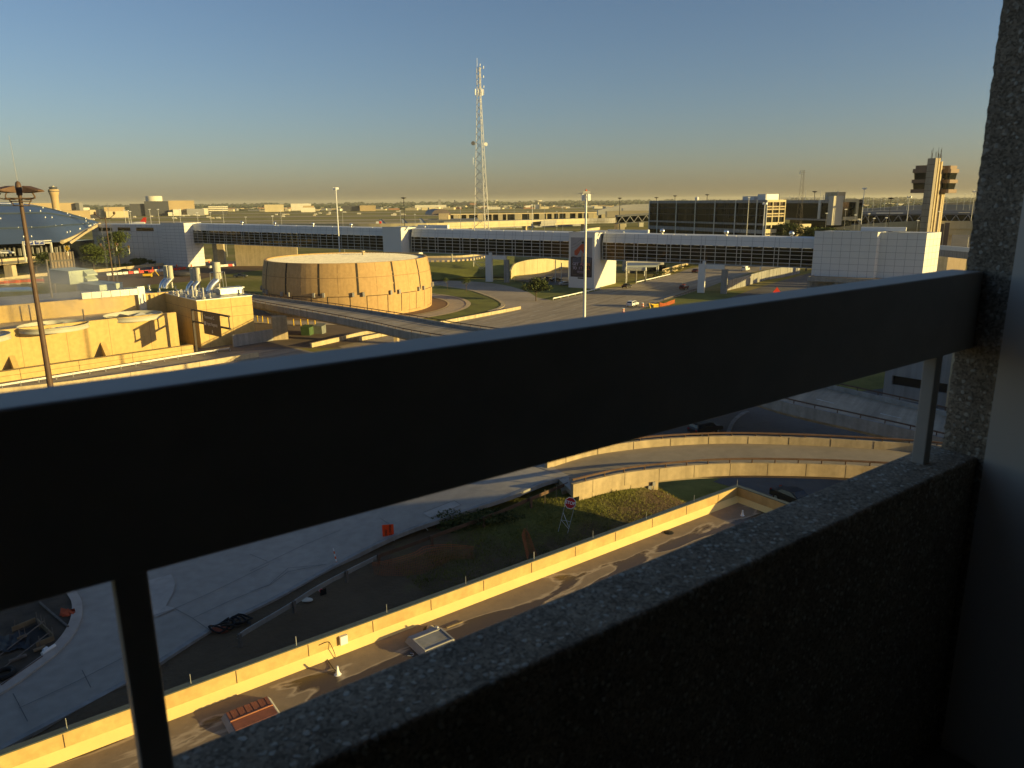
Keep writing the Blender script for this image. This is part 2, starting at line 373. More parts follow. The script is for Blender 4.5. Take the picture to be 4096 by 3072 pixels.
# the road is one sheet wide enough to reach past what the rail hides
road=struct('hotel_road',MB().strip(far,RL,.25),M['old_road'])
kerb=MB()
ko=offset(RL,.0); k2=offset(RL,.32)
kerb.strip([p+UP*.03 for p in ko],[p+UP*.03 for p in k2],.3)
struct('road_kerb',kerb,M['grey_concrete'])
# joints and patches in the slab
M['crack']=mat('crack_seal',(.11,.11,.11),.8,.2,2)
M['new_slab']=mat('new_slab',(.42,.38,.33),.9,.12,.3,fine=2)
cr=MB()
def line_on(pts,w,dz=.075,mi=0):
    for p,q in zip(pts[:-1],pts[1:]):
        d=(q-p); d.z=0; d.normalize(); n=Vector((-d.y,d.x,0))*w/2
        cr.poly([p+n+UP*dz,p-n+UP*dz,q-n+UP*dz,q+n+UP*dz],mi)
for pl in ([(q3(1030,375)),(q3(1180,325)),(q3(1430,215)),(q3(1830,20))],[q3(1190,320),q3(1310,385),q3(1430,470)],[q3(1310,388),q3(1560,270),q3(1780,180),q3(1840,160),q3(1960,70),q3(2210,20)],
           [q2(0,660),q2(350,490),q2(640,370),q2(830,280)],[q2(0,545),q2(120,595)],[q2(870,290),q2(970,355)],[q2(1180,260),q2(1390,180)],[q2(1390,180),q2(1435,208)],[q3(130,1000),q3(520,820),q3(850,650)],[q3(560,740),q3(620,860)],[q3(90,900),q3(190,1090)],
           [q2(0,800),q2(130,755),q2(260,640),q2(520,615)]):
    line_on([Pr(*x) for x in pl],.035)
tag(cr.build('slab_joints',M['crack']),kind='structure')
ns=MB(); ns.poly([Pr(*x)+UP*.06 for x in (q3(1000,130),q3(1165,85),q3(1195,140),q3(1180,210),q3(1130,300),q3(1200,318),q3(1065,375),q3(1040,372))])
ns.poly([Pr(*x)+UP*.06 for x in (q2(1180,265),q2(1385,180),q2(1435,207),q2(1230,295))])
struct('new_concrete_patch',ns,M['new_slab'])
# construction island at the far side of the road
isl=[Pr(*q3(*x)) for x in ((-500,1150),(0,860),(200,722),(330,622),(430,512),(480,420),(495,340),(490,280),(462,232),(420,150),(250,60),(-300,20),(-700,300))]
struct('construction_island',MB().prism([(p.x,p.y) for p in isl],6.6,7.19),mat('excavated_soil',(.075,.058,.04),.95,.45,.8,fine=3,bump=.8))
kb=MB(); ik=spline(isl[:10],6); kb.strip([p+UP*.22 for p in offset(ik,-.02)],[p+UP*.10 for p in offset(ik,.5)],.2); struct('island_kerb',kb,M['new_slab'])
def Pi(x,y,z=7.2): return P(x*.22906,2380+y*.22906,z)
M['timber']=mat('form_timber',(.20,.15,.09),.85,.3,3)
M['grey_timber']=mat('grey_timber',(.15,.13,.11),.85,.3,3)
fw=thing('excavation_formwork','timber formwork box around an excavated hole beside the kerb','formwork',Pi(640,700))
def plank(mb,p,q,h,w=.06,mi=0):
    d=(q-p); L=d.length; d.normalize(); n=Vector((-d.y,d.x,0)).normalized()
    mb.obox(p-n*w/2,d*L,n*w,UP*h,mi)
for a,b,h in (((215,640),(625,470),.28),((660,490),(935,760),.3),((640,920),(950,790),.3),((310,820),(470,745),.25)):
    m=MB(); plank(m,Pi(*a),Pi(*b),h); m.build('form_board',M['timber'],fw)
for x,y in ((660,470),(690,600),(740,520),(800,570),(935,740),(870,760),(705,900),(360,790),(450,730),(275,600)):
    MB().tube(Pi(x,y),Pi(x,y)+UP*.62,.025,n=5).build('stake',M['grey_timber'],fw)
hole=MB().poly([Pi(*q)+UP*.004 for q in ((280,660),(620,520),(900,760),(650,850),(330,860))]); hole.build('dark_hole',M['black'],fw)  # flat black sheet, painting the shade inside the excavation
m=MB(); random.seed(3)
g=[[Pi(-60+i*45,700+j*42+40*math.sin(i*.5)) for j in range(8)] for i in range(14)]
for i in range(14):
    for j in range(8): g[i][j]=g[i][j]+UP*(.05+.22*abs(mnoise.noise(Vector((i*.7,j*.9,2)))))
for i in range(13):
    for j in range(7): m.poly([g[i][j],g[i+1][j],g[i+1][j+1],g[i][j+1]])
tag(m.build('plastic_sheet',mat('black_plastic_sheet',(.012,.012,.016),.55,.2,3,spec=.25),None,True),'crumpled black plastic sheet lying in the excavated island','plastic sheet')
for k,(a,b,r,mm,nm,lb) in enumerate((((690,145),(1190,575),.07,'grey_timber','timber_pole','long grey timber pole lying by the orange rag'),((0,1070),(790,545),.035,'grey_timber','timber_pole','thin timber pole lying over the black plastic sheet'),((0,1330),(880,745),.03,'grey_timber','timber_pole','thin timber pole in front of the white pipes'),((20,1590),(745,1085),.035,'rust_steel','steel_bar','rusty steel bar lying along the kerb'),((590,1010),(800,930),.09,'timber','timber_plank','short timber plank beside the white pipes'),((165,1195),(470,1080),.09,'grey_timber','timber_plank','grey timber plank lying above the tyre'))):
    o=MB().tube(Pi(*a)+UP*(r+.02),Pi(*b)+UP*(r+.3 if k in (1,2) else r+.02),r,n=6).build(nm,M[mm]); tag(o,lb,nm.split('_')[-1])
for k,(a,b,lb) in enumerate((((735,1055),(965,905),'longer white plastic pipe lying at the kerb'),((760,1000),(825,950),'short white plastic pipe beside the longer one'))):
    o=MB().bend([Pi(*a)+UP*.1,(Pi(*a)+Pi(*b))/2+UP*.1,Pi(*b)+UP*.1],.09,10).build('plastic_pipe',M['white_plastic'],None,True); tag(o,lb,'pipe')
o=MB().lathe(Pi(75,1400)+UP*.1,[(.28+.14+.12*math.cos(t*math.pi/4),.12*math.sin(t*math.pi/4)) for t in range(9)],20).build('worn_tyre',M['black'],None,True); tag(o,'worn black tyre lying flat on the excavated island','tyre')
m=MB(); c=Pi(1175,335)
for i in range(10):
    a=i*2.4; m.poly([c+Vector((.05*i*math.cos(a),.05*i*math.sin(a),.05+.03*i)),c+Vector((.45*math.cos(a+.3),.35*math.sin(a+.3),.03)),c+Vector((.4*math.cos(a+1.2),.3*math.sin(a+1.2),.05)),c+Vector((.1,.1,.22))])
tag(m.build('orange_rag',mat('orange_cloth',(.42,.09,.04),.9,.2,2)),'crumpled orange cloth lying beside the island kerb','cloth')
# ---------------------------------------------------------------- curved ramp
ZD=9.45
farF=[P(*q1(*x),ZD) for x in ((200,290),(380,236),(590,205),(760,191),(950,184),(1150,187),(1350,194),(1570,206),(1740,217),(1900,232),(2080,255),(2260,285))]
nearT=[P(*q1(*x),ZD+.6) for x in ((300,352),(500,306),(690,282),(850,268),(1010,262),(1200,263),(1400,268),(1640,280),(1850,297),(2080,325),(2280,352))]
farS=spline(farF,6); nearS=spline(nearT,6)
def resample(pts,n):
    Ls=[0]
    for a,b in zip(pts[:-1],pts[1:]): Ls.append(Ls[-1]+(b-a).length)
    out=[];k=0
    for i in range(n):
        t=Ls[-1]*i/(n-1)
        while k<len(Ls)-2 and Ls[k+1]<t: k+=1
        f=(t-Ls[k])/max(1e-6,Ls[k+1]-Ls[k]); out.append(pts[k]+(pts[k+1]-pts[k])*f)
    return out
NR=61
farR=resample(farS,NR); nearR=resample(nearS,NR)
nearD=[Vector((p.x,p.y,ZD)) for p in nearR]
ap=[far[-1],farR[0]+Vector((-3,4,-.05)),farR[0]-UP*.02,nearD[0]-UP*.02,RL[-1]]
am=MB(); am.poly([p+UP*.03 for p in (far[-2],far[-1],RL[-1],RL[-2])]); am.poly([p+UP*.035 for p in (far[-1],farR[0]+Vector((-1,3,0)),farR[0],nearD[0],RL[-1])]); am.poly([p+UP*.032 for p in (far[-1],far[-1]+Vector((0,14,0)),farR[0]+Vector((0,14,0)),farR[0]+Vector((-1,3,0)))])
struct('ramp_approach',am,M['old_road'])
ramp=thing('curved_ramp','sunlit curved concrete ramp bridge sweeping in from the grass bank','ramp bridge',nearD[10])
dk=MB().strip(farR,nearD,.35)
# girder soffit
dk.strip([p-UP*.36 for p in offset(farR,1.1)],[p-UP*.36 for p in offset(nearD,-1.1)],.75)
dk.build('deck',[mat('ramp_deck',(.30,.25,.18),.9,.15,.12,fine=1.2)],ramp)
def barrier(mb,line,side,h,w,down=0.0):
    a=offset(line,0); b=offset(line,side*w)
    mb.strip([p+UP*h for p in a],[p+UP*h for p in b],h+down)
jn_=MB(); barrier(jn_,nearD,1,.6,.28,.42); jf_=MB(); barrier(jf_,farR,-1,.66,.28,.5)
for i in range(3,NR,5):
    t=(nearD[min(i+1,NR-1)]-nearD[i-1]); t.z=0; t.normalize()
    jn_.obox(nearD[i]+Vector((t.y,-t.x,0))*.275-UP*.41,t*.035,Vector((t.y,-t.x,0))*.01,UP*1.0,1)
    t=(farR[min(i+1,NR-1)]-farR[i-1]); t.z=0; t.normalize()
    jf_.obox(farR[i]+Vector((t.y,-t.x,0))*.004,t*.05,Vector((t.y,-t.x,0))*.008,UP*.65,1)
jn_.build('near_parapet',[M['concrete'],M['joint']],ramp); jf_.build('far_parapet',[M['concrete'],M['joint']],ramp)
for line,sd,nm in ((nearD,.14,'near_hand_rail'),(farR,-.14,'far_hand_rail')):
    hr=MB(); l=offset(line,sd); hr.bend([p+UP*.92 for p in l],.09,6)
    for i in range(2,NR,3): hr.tube(l[i]+UP*.55,l[i]+UP*.92,.05,n=5)
    hr.build(nm,M['rust_steel'],ramp)
# abutment wall below the near edge
i0=[k for k in range(NR) if to_ao(nearD[k])[0]>34.2][0]; i1=[k for k in range(NR) if to_ao(nearD[k])[0]>40.6][0]
ab=MB(); l=[p for p in offset(nearD[i0:i1+1],.22)]
ab.strip([p-UP*.43 for p in l],[p-UP*.43 for p in offset(nearD[i0:i1+1],-5.0)],6.0)
sj=ab
for k in range(i0+2,i1,3):
    q=nearD[k]; t=(nearD[k+1]-nearD[k-1]); t.z=0; t.normalize(); n=Vector((t.y,-t.x,0)); sj.obox(q+n*.222-UP*6,t*.03,n*.008,UP*5.5,1)
ab.build('abutment_wall',[M['concrete'],M['joint']],ramp)
E0=offset(nearD[i1:i1+2],.26)[0]; tE=(nearD[i1+1]-nearD[i1]).normalized(); nE=Vector((tE.y,-tE.x,0))
for (s,z,w) in ((-.9,-1.0,.28),(-.55,-.7,.22),(-2.1,-1.15,.26),(-.15,-2.3,.2)):
    boxes=MB(); boxes.obox(E0+tE*s+UP*z,tE*w,nE*.14,UP*.3)
    boxes.tube(E0+tE*(s+w/2)+nE*.05+UP*z,E0+tE*(s+w/2)+nE*.05+UP*(-2.9),.03,n=5); boxes.build('cable_box',M['grey_concrete'],ramp)
MB().box(E0+tE*.55-UP*2.2+nE*.3,(.25,.25,1.5)).build('marker_post',M['white_plastic'],ramp)
# brown pipe rail leading up to the ramp on the grass, and guard rail along the road
def post_rail(name,label,pts,zs,post_every,m_rail,m_post,w=.31,h=.72,cat='guard rail'):
    t=thing(name,label,cat,pts[0]); mb=MB(); line=spline(pts,5)
    for p,q in zip(line[:-1],line[1:]):
        d=(q-p); n=Vector((-d.y,d.x,0)).normalized()
        for k,(zz,off) in enumerate(((h,0),(h-.08,.05),(h-.155,0),(h-.23,.05))):
            pass
        mb.poly([p+UP*h,q+UP*h,q+UP*(h-.08)+n*.05,p+UP*(h-.08)+n*.05]); mb.poly([p+UP*(h-.08)+n*.05,q+UP*(h-.08)+n*.05,q+UP*(h-.16)-n*.02,p+UP*(h-.16)-n*.02])
        mb.poly([p+UP*(h-.16)-n*.02,q+UP*(h-.16)-n*.02,q+UP*(h-.24)+n*.05,p+UP*(h-.24)+n*.05]); mb.poly([p+UP*(h-.24)+n*.05,q+UP*(h-.24)+n*.05,q+UP*(h-w),p+UP*(h-w)])
        mb.poly([p+UP*h-n*.03,q+UP*h-n*.03,q+UP*(h-w)-n*.03,p+UP*(h-w)-n*.03]); mb.poly([p+UP*h,q+UP*h,q+UP*h-n*.03,p+UP*h-n*.03])
    mb.build('rail_beam',m_rail,t)
    L=0; last=-99
    for p,q in zip(line[:-1],line[1:]):
        d=(q-p).length; 
        if L-last>=post_every:
            n=Vector((-(q-p).y,(q-p).x,0)).normalized()
            MB().box(p-n*.14+UP*(h/2-.05),(.16,.16,h+.25),math.atan2((q-p).y,(q-p).x)).build('post',m_post,t); last=L
        L+=d
    return t
def Pg(px,py,dz=0.0):
    p=P(px,py,7.5)
    for _ in range(8):
        a,o=to_ao(p); p=P(px,py,hgt(a,o)+dz)
    return Vector((p.x,p.y,p.z-dz))
post_rail('guard_rail','grey steel guard rail on timber posts along the shaded verge',[Pg(*q3(1615,490),.72),Pg(*q2(0,1030),.72),Pg(*q2(240,890),.72),Pg(*q2(480,740),.72),Pg(*q2(860,545),.72)],7,3.6,M['galv'],M['grey_timber'])
post_rail('guard_rail','rusty steel guard rail climbing the grass bank to the ramp',[Pg(*q2(870,540),.72),Pg(*q2(1100,460),.72),Pg(*q2(1330,375),.72),Pg(*q2(1650,260),.72),Pg(*q2(1960,130),.72),Pg(*q1(285,345),.75)],7,3.8,M['rust_steel'],M['rust_steel'],w=.26)
# stop sign on its temporary stand
sb=Pg(*q1(262,520)); sgn=thing('stop_sign','red octagonal stop sign on a thin temporary metal stand in the grass','road sign',sb)
cp=P(2281,2012,sb.z+1.75); 
xd=(P(2302,2016,cp.z)-P(2260,2006,cp.z)); xd.z=0; xd=Vector((.90,-.42,-.06)).normalized(); nd=Vector((-.32,-.86,.38)).normalized(); yd=nd.cross(xd).normalized(); xd=yd.cross(nd).normalized()
R=.42
oc=lambda r,off: [cp+xd*(r*math.cos(math.pi/8+k*math.pi/4))+yd*(r*math.sin(math.pi/8+k*math.pi/4))+nd*off for k in range(8)]
m=MB(); m.poly(oc(R,0)); m.poly(oc(R,-.012)[::-1]); m.build('sign_border',M['sign_white'],sgn)
MB().poly(oc(R*.9,.006)).build('sign_face',mat('stop_red',(.52,.012,.012),.45,.1,3),sgn)
text_mesh('sign_text','STOP',.30,M['sign_white'],cp+nd*.012,xd,yd,sgn,extrude=.002,bold=.008)
st=MB()
for s in (-1,1):
    top=cp+xd*(.34*s)-yd*.02-nd*.03; f1=Vector((top.x-.55,top.y-.75,sb.z-.1)); st.tube(top,f1,.017,n=5); 
a=cp-xd*.34; b=cp+xd*.34
pl=lambda s,f:(cp+xd*(.34*s)-nd*.03)*(1-f)+Vector((cp.x+xd.x*.34*s-.55,cp.y+xd.y*.34*s-.75,sb.z-.1))*f
st.tube(pl(-1,.35),pl(1,.8),.016,n=5); st.tube(pl(-1,.6),pl(1,.6),.016,n=5); st.tube(pl(-1,.6),pl(1,.85),.016,n=5)
st.build('sign_stand',M['galv'],sgn)
for k,(x,y) in enumerate(((190,435),(238,415))):
    p=Pg(*q1(x,y)); tag(MB().box(p+UP*.5,(.05,.05,1.1)).build('marker_stake',M['timber']),['thin timber stake in the grass, farther from the ramp wall','thin timber stake in the grass, nearer the ramp wall'][k],'stake')
# orange work sign, with a leg frame lying on the verge
p0=Pg(*q2(905,462)); ws=thing('work_sign','bright orange work-zone sign turned on its side by the kerb','road sign',p0)
X=(P(*q2(945,400),p0.z+1.2)-P(*q2(899,404),p0.z+1.2)); X.z=0; X.normalize(); nn=X.cross(UP); 
W=.78; H=1.15; base=p0+UP*.18
m=MB(); m.obox(base,X*W,nn*-.015,UP*H); m.build('sign_face',mat('work_orange',(.85,.07,.012),.5,.05,2,emit=None),ws)
ck=base+X*(W*.68)+UP*H/2+nn*.012; text_mesh('sign_text','ROAD OUT',.20,M['black'],ck,-UP,X,ws,extrude=.001,bold=.006)
ck=base+X*(W*.3)+UP*H*.45+nn*.012; text_mesh('sign_text','ONLY',.20,M['black'],ck,-UP,X,ws,extrude=.001,bold=.006)
MB().tube(p0-UP*.1,p0+UP*.3+X*.1,.03,n=5).build('sign_leg',M['galv'],ws); MB().tube(p0+X*W-UP*.1,p0+X*W+UP*.3,.03,n=5).build('sign_leg',M['galv'],ws)
lf=MB()
for a,b in (((1075,415),(1140,348)),((1160,352),(1212,405)),((960,460),(1075,418)),((1080,420),(1190,385)),((1075,375),(1175,330))):
    lf.tube(Pg(*q2(*a))+UP*.3,Pg(*q2(*b))+UP*.32,.03,n=5)
tag(lf.build('sign_leg_frame',M['galv']),'bare metal sign stand lying on the verge by the orange sign','sign stand')
# lane delineator, fallen cone, sand bag, debris
p=Pg(*q2(592,605)); dl=thing('traffic_delineator','slim orange and white delineator post leaning at the kerb','traffic post',p); top=p+UP*1.05+Vector((-.2,.1,0))
for k in range(6):
    a=p+(top-p)*(k/6); b=p+(top-p)*((k+1)/6); MB().tube(a,b,.055-.004*k,.052-.004*k,n=8).build('stripe',M['orange'] if k%2==0 else M['white_plastic'],dl)
MB().box(p+UP*.03,(.35,.35,.06)).build('base_plate',M['black'],dl)
p=Pg(*q2(500,815)); cn=thing('traffic_cone','orange traffic cone lying on its side under the guard rail','traffic cone',p)
d=(Pg(*q2(466,790))-p); d.z=.02; d.normalize(); MB().tube(p+UP*.16,p+UP*.16+d*.7,.17,.03,12).build('cone_body',M['red'],cn); MB().tube(p+UP*.16+d*.3,p+UP*.16+d*.5,.128,.088,12).build('reflective_band',M['white_plastic'],cn)
m=MB(); x=d; y=Vector((-d.y,d.x,0)); m.obox(p+UP*.0-y*.19-x*.02,x*.04,y*.38,UP*.38); m.build('cone_base',M['black'],cn)
def lump(name,label,cat,p,sx,sy,sz,mt,seed=0,n=10):
    mb=MB(); prof=[]
    for i in range(n+1):
        for j in range(16):
            th=math.pi*i/n; ph=2*math.pi*j/16; k=1+.22*mnoise.noise(Vector((math.cos(ph)*1.4+seed,math.sin(ph)*1.4,th*1.3)))
            mb.v.append((p.x+sx*k*math.sin(th)*math.cos(ph),p.y+sy*k*math.sin(th)*math.sin(ph),p.z+sz*.7+sz*k*math.cos(th)))
    for i in range(n):
        for j in range(16): mb.f.append((i*16+j,i*16+(j+1)%16,(i+1)*16+(j+1)%16,(i+1)*16+j)); mb.m.append(0)
    o=mb.build(name,mt,None,True); return tag(o,label,cat)
lump('sand_bag','pale sand bag slumped on the ground by the fallen cone','sand bag',Pg(*q2(388,858)),.34,.22,.1,M['dirty_white'],2)
p=Pg(*q3(1570,445)); hs=MB()
for k in range(5):
    c=p+Vector((.25*k-.5,.2*k-.3,.15)); hs.bend([c+Vector((.55*math.cos(t*.5+k),.4*math.sin(t*.5+k),.12*math.sin(t*1.1+k)+.1)) for t in range(13)],.055,6)
hs.poly([p+Vector((.5,.45,.1)),p+Vector((1.0,.5,.12)),p+Vector((1.1,.15,.1)),p+Vector((.6,.1,.3))])
tag(hs.build('hose_coil',M['black'],None,True),'tangle of black hoses and scrap dumped on the verge','hoses')
lump('orange_netting_roll','roll of faded orange netting beside the tangled hoses','netting',Pg(*q3(1500,470)),.55,.28,.16,mat('faded_orange',(.34,.10,.06),.9,.3,3),5)
# sagging orange safety fences
M['net']=mat('fence_net',(.42,.12,.035),.8,.2,1)
def net(name,label,base,tops,lean,n=60,rows=9):
    t=thing(name,label,'safety fence',base[0]); b=spline(base,8); tp=spline(tops,8); mb=MB()
    bb=resample(b,n); tt=resample(tp,n)
    for i in range(n): 
        mb.tube(bb[i],tt[i],.007,n=3,cap=False)
    for r in range(rows+1):
        f=r/rows
        for i in range(n-1): mb.tube(bb[i]*(1-f)+tt[i]*f,bb[i+1]*(1-f)+tt[i+1]*f,[.006,.006,.006,.006,.006,.006,.006,.012,.02,.02][min(r,9)],n=3,cap=False)
    mb.build('net',M['net'],t); return t
B=[Pg(*q2(*x)) for x in ((850,682),(960,685),(1090,680),(1240,650),(1370,580),(1520,570))]
T=[Pg(*q2(*x))+UP*.75 for x in ((835,672),(960,650),(1120,600),(1200,555),(1370,545),(1525,560))]
nf=net('orange_fence','long sagging orange mesh fence round a hole in the shaded ground',B,T,0)
for a,b in (((868,680),(893,590)),((838,612),(845,575)),((940,620),(952,560)),((962,630),(966,560)),((1262,635),(1236,570)),((1370,545),(1368,450)),((1520,565),(1525,490))):
    p=Pg(*q2(*a)); q=P(*q2(*b),p.z+.95); MB().tube(p,q,.025,n=5).build('stake',M['timber'],nf)
B=[Pg(*q2(*x)) for x in ((1890,590),(1905,540),(1960,560))]; T=[Pg(*q2(*x))+UP*.6 for x in ((1850,470),(1870,420),(1900,455))]
nf=net('orange_fence','small crumpled orange mesh fence standing near the low roof',B,T,0,26,9)
p=Pg(*q2(1885,430)); MB().tube(p,p+UP*1.1,.025,n=5).build('stake',M['timber'],nf)
# ---------------------------------------------------------------- leafy things
def leaf_cloud(center,rad,n,size,seed,lumps=7,flat=.75):
    rnd=random.Random(seed); mb=MB(); c=Vector(center); L=[]
    for k in range(lumps):
        a=rnd.uniform(0,6.28); r=rnd.uniform(.1,.62); L.append((Vector((r*math.cos(a)*rad[0],r*math.sin(a)*rad[1],rnd.uniform(-.45,.55)*rad[2])),rnd.uniform(.38,.62)))
    for i in range(n):
        o,s=rnd.choice(L); d=Vector((rnd.gauss(0,1),rnd.gauss(0,1),rnd.gauss(0,1))).normalized()*(rnd.random()**.4)
        p=c+o+Vector((d.x*rad[0]*s,d.y*rad[1]*s,d.z*rad[2]*s*flat))
        x=Vector((rnd.gauss(0,1),rnd.gauss(0,1),rnd.gauss(0,.6))).normalized(); y=x.cross(Vector((rnd.gauss(0,1),rnd.gauss(0,1),rnd.gauss(0,1)))).normalized(); s2=size*rnd.uniform(.6,1.4)
        mb.poly([p-x*s2,p-y*s2*.5,p+x*s2,p+y*s2*.5])
    return mb
def make_tree(name,label,cat,base,h,rad,n,size,seed,leafm='leaf',trunk_r=.15,lean=(0,0),group=None,crown_z=.62,lumps=8):
    t=thing(name,label,cat,base,group); rnd=random.Random(seed); b=Vector(base); cz=h*crown_z
    tr=MB(); fork=b+UP*(cz*.62)+Vector((lean[0]*.5,lean[1]*.5,0)); tr.tube(b-UP*.2,fork,trunk_r,trunk_r*.7,7)
    for k in range(5):
        a=k*1.256+rnd.random(); tr.tube(fork,b+Vector((lean[0]+rad[0]*.55*math.cos(a),lean[1]+rad[1]*.55*math.sin(a),cz+rnd.uniform(-.1,.35)*rad[2])),trunk_r*.5,trunk_r*.15,5)
    tr.build('trunk',M['bark'],t)
    leaf_cloud(b+Vector((lean[0],lean[1],cz+.08*h)),rad,n,size,seed,lumps).build('crown',M[leafm],t,norm=False); return t
bush=Pg(*q2(1520,330)); t=thing('leafy_bush','dark leafy bush overgrowing the guard rail on the shaded bank','bush',bush)
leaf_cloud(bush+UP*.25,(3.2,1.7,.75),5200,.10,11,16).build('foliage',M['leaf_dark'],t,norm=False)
MB().tube(bush-UP*.1,bush+UP*.5,.06,.03,5).build('stem',M['bark'],t)
# grass blades on the lit mound and verge (uncountable)
rnd=random.Random(5); gb=MB()
for i in range(46000):
    a=rnd.uniform(20,43); o=rnd.uniform(28.6,40.2)
    if rnd.random()>(.25+.75*sm(29,34,o-.1*(a-30)))*(1 if a<39 else .35): continue
    p=AO(a,o); z=hgt(a,o); 
    an=rnd.uniform(0,6.28); w=rnd.uniform(.010,.028); hh=rnd.uniform(.06,.19)*(1+.6*mnoise.noise(Vector((a*.6,o*.6,9)))); x=Vector((math.cos(an),math.sin(an),0))
    q=Vector((p.x,p.y,z-.02)); tip=q+UP*hh+Vector((rnd.uniform(-.12,.12),rnd.uniform(-.12,.12),0))
    gb.poly([q-x*w,q+x*w,tip])
tag(gb.build('bank_grass',mat('grass_blades',(.17,.17,.035),.85,.45,.5,spec=.2),None,norm=False),'rough green grass growing on the bank below the ramp','grass',kind='stuff')
# ---------------------------------------------------------------- low wing with the wet flat roof
CA,CO=39.2,28.1; ZT=11.6; ZR=10.72
wing=thing('low_wing','low flat-roofed wing with wet stained roof and sunlit parapet','building',AO(0,24,0))
def roof_mat():
    m=bpy.data.materials.new('wet_roof'); m.use_nodes=True; nt=m.node_tree; b=nt.nodes['Principled BSDF']; N=nt.nodes.new; L=nt.links.new
    tc=N('ShaderNodeTexCoord'); mp=N('ShaderNodeMapping'); mp.inputs['Rotation'].default_value=(0,0,-math.radians(90-53.5)); L(tc.outputs['Object'],mp.inputs[0])
    m2=N('ShaderNodeMapping'); m2.inputs['Scale'].default_value=(.16,.55,1); L(mp.outputs[0],m2.inputs[0])
    n1=N('ShaderNodeTexNoise'); n1.inputs['Scale'].default_value=1.0; n1.inputs['Detail'].default_value=7; n1.inputs['Roughness'].default_value=.5; n1.inputs['Distortion'].default_value=.4; L(m2.outputs[0],n1.inputs['Vector'])
    # puddle band at a set distance in front of the hotel (the roof's low line): out = FN.p
    dp=N('ShaderNodeVectorMath'); dp.operation='DOT_PRODUCT'; dp.inputs[1].default_value=tuple(FN); L(tc.outputs['Object'],dp.inputs[0])
    bd=N('ShaderNodeMapRange'); bd.inputs[1].default_value=22.2; bd.inputs[2].default_value=24.6; bd.inputs[3].default_value=-.16; bd.inputs[4].default_value=.06; L(dp.outputs['Value'],bd.inputs[0])
    be=N('ShaderNodeMapRange'); be.inputs[1].default_value=25.6; be.inputs[2].default_value=27.6; be.inputs[3].default_value=0; be.inputs[4].default_value=-.14; L(dp.outputs['Value'],be.inputs[0])
    ad=N('ShaderNodeMath'); ad.operation='ADD'; L(n1.outputs['Fac'],ad.inputs[0]); L(bd.outputs[0],ad.inputs[1])
    ae=N('ShaderNodeMath'); ae.operation='ADD'; L(ad.outputs[0],ae.inputs[0]); L(be.outputs[0],ae.inputs[1])
    wet=N('ShaderNodeMapRange'); wet.inputs[1].default_value=.535; wet.inputs[2].default_value=.56; L(ae.outputs[0],wet.inputs[0])
    cr=N('ShaderNodeValToRGB'); e=cr.color_ramp.elements; e[0].position=.505; e[0].color=(0,0,0,1); e[1].position=.53; e[1].color=(1,1,1,1); x=e.new(.548); x.color=(0,0,0,1); L(ae.outputs[0],cr.inputs[0])
    n2=N('ShaderNodeTexNoise'); n2.inputs['Scale'].default_value=1.7; n2.inputs['Detail'].default_value=8; n2.inputs['Roughness'].default_value=.7; L(tc.outputs['Object'],n2.inputs['Vector'])
    base=N('ShaderNodeMix'); base.data_type='RGBA'; base.inputs['A'].default_value=(.16,.12,.08,1); base.inputs['B'].default_value=(.36,.27,.17,1); L(n2.outputs['Fac'],base.inputs['Factor'])
    w=N('ShaderNodeMix'); w.data_type='RGBA'; w.inputs['B'].default_value=(.085,.06,.036,1); L(wet.outputs[0],w.inputs['Factor']); L(base.outputs['Result'],w.inputs['A'])
    ed=N('ShaderNodeMix'); ed.data_type='RGBA'; ed.inputs['B'].default_value=(.60,.48,.33,1); 
    sc=N('ShaderNodeMath'); sc.operation='MULTIPLY'; sc.inputs[1].default_value=.6; L(cr.outputs[0],sc.inputs[0]); L(sc.outputs[0],ed.inputs['Factor']); L(w.outputs['Result'],ed.inputs['A'])
    L(ed.outputs['Result'],b.inputs['Base Color'])
    ro=N('ShaderNodeMapRange'); ro.inputs[3].default_value=.8; ro.inputs[4].default_value=.25; L(wet.outputs[0],ro.inputs[0]); L(ro.outputs[0],b.inputs['Roughness']); b.inputs['Specular IOR Level'].default_value=.35
    bp=N('ShaderNodeBump'); bp.inputs['Strength'].default_value=.3; bp.inputs['Distance'].default_value=.02; L(n2.outputs['Fac'],bp.inputs['Height']); L(bp.outputs[0],b.inputs['Normal'])
    return m
def wbox(a0,a1,o0,o1,z0,z1): return MB().obox(AO(a0,o0,z0),FD*(a1-a0),FN*(o1-o0),UP*(z1-z0))
wbox(-70,CA-.25,1.3,CO-.0,-1,ZR-.004).build('walls',M['grey_concrete'],wing)
MB().poly([AO(-70,1.3,ZR),AO(CA-.02,1.3,ZR),AO(CA-.02,CO,ZR),AO(-70,CO,ZR)]).build('roof',roof_mat(),wing)
M['parapet']=mat('roof_parapet',(.50,.34,.135),.85,.14,.6,streak=.12,fine=4)
pw=wbox(-70,CA+.28,CO,CO+.28,-1,ZT); pw.obox(AO(CA,1.3,-1),FD*.28,FN*(CO-1.3-.002),UP*(ZT+1)); 
for k in range(-20,13): pw.obox(AO(k*3.05+.6,CO-.012,ZR+.3),FD*.03,FN*.01,UP*.56,1)
pw.build('parapet',[M['parapet'],M['joint']],wing)
cp_=wbox(-70.05,CA+.31,CO-.0,CO+.31,ZT+.002,ZT+.05); cp_.obox(AO(CA-.0,1.3,ZT+.002),FD*.31,FN*(CO-1.3-.002),UP*.046); cp_.build('metal_coping',mat('coping_green',(.10,.115,.095),.5,.15,2,metal=.3),wing)
ct=MB(); ct.poly([AO(-70,CO-.34,ZR+.004),AO(CA-.02,CO-.34,ZR+.004),AO(CA-.02,CO-.004,ZR+.3),AO(-70,CO-.004,ZR+.3)])
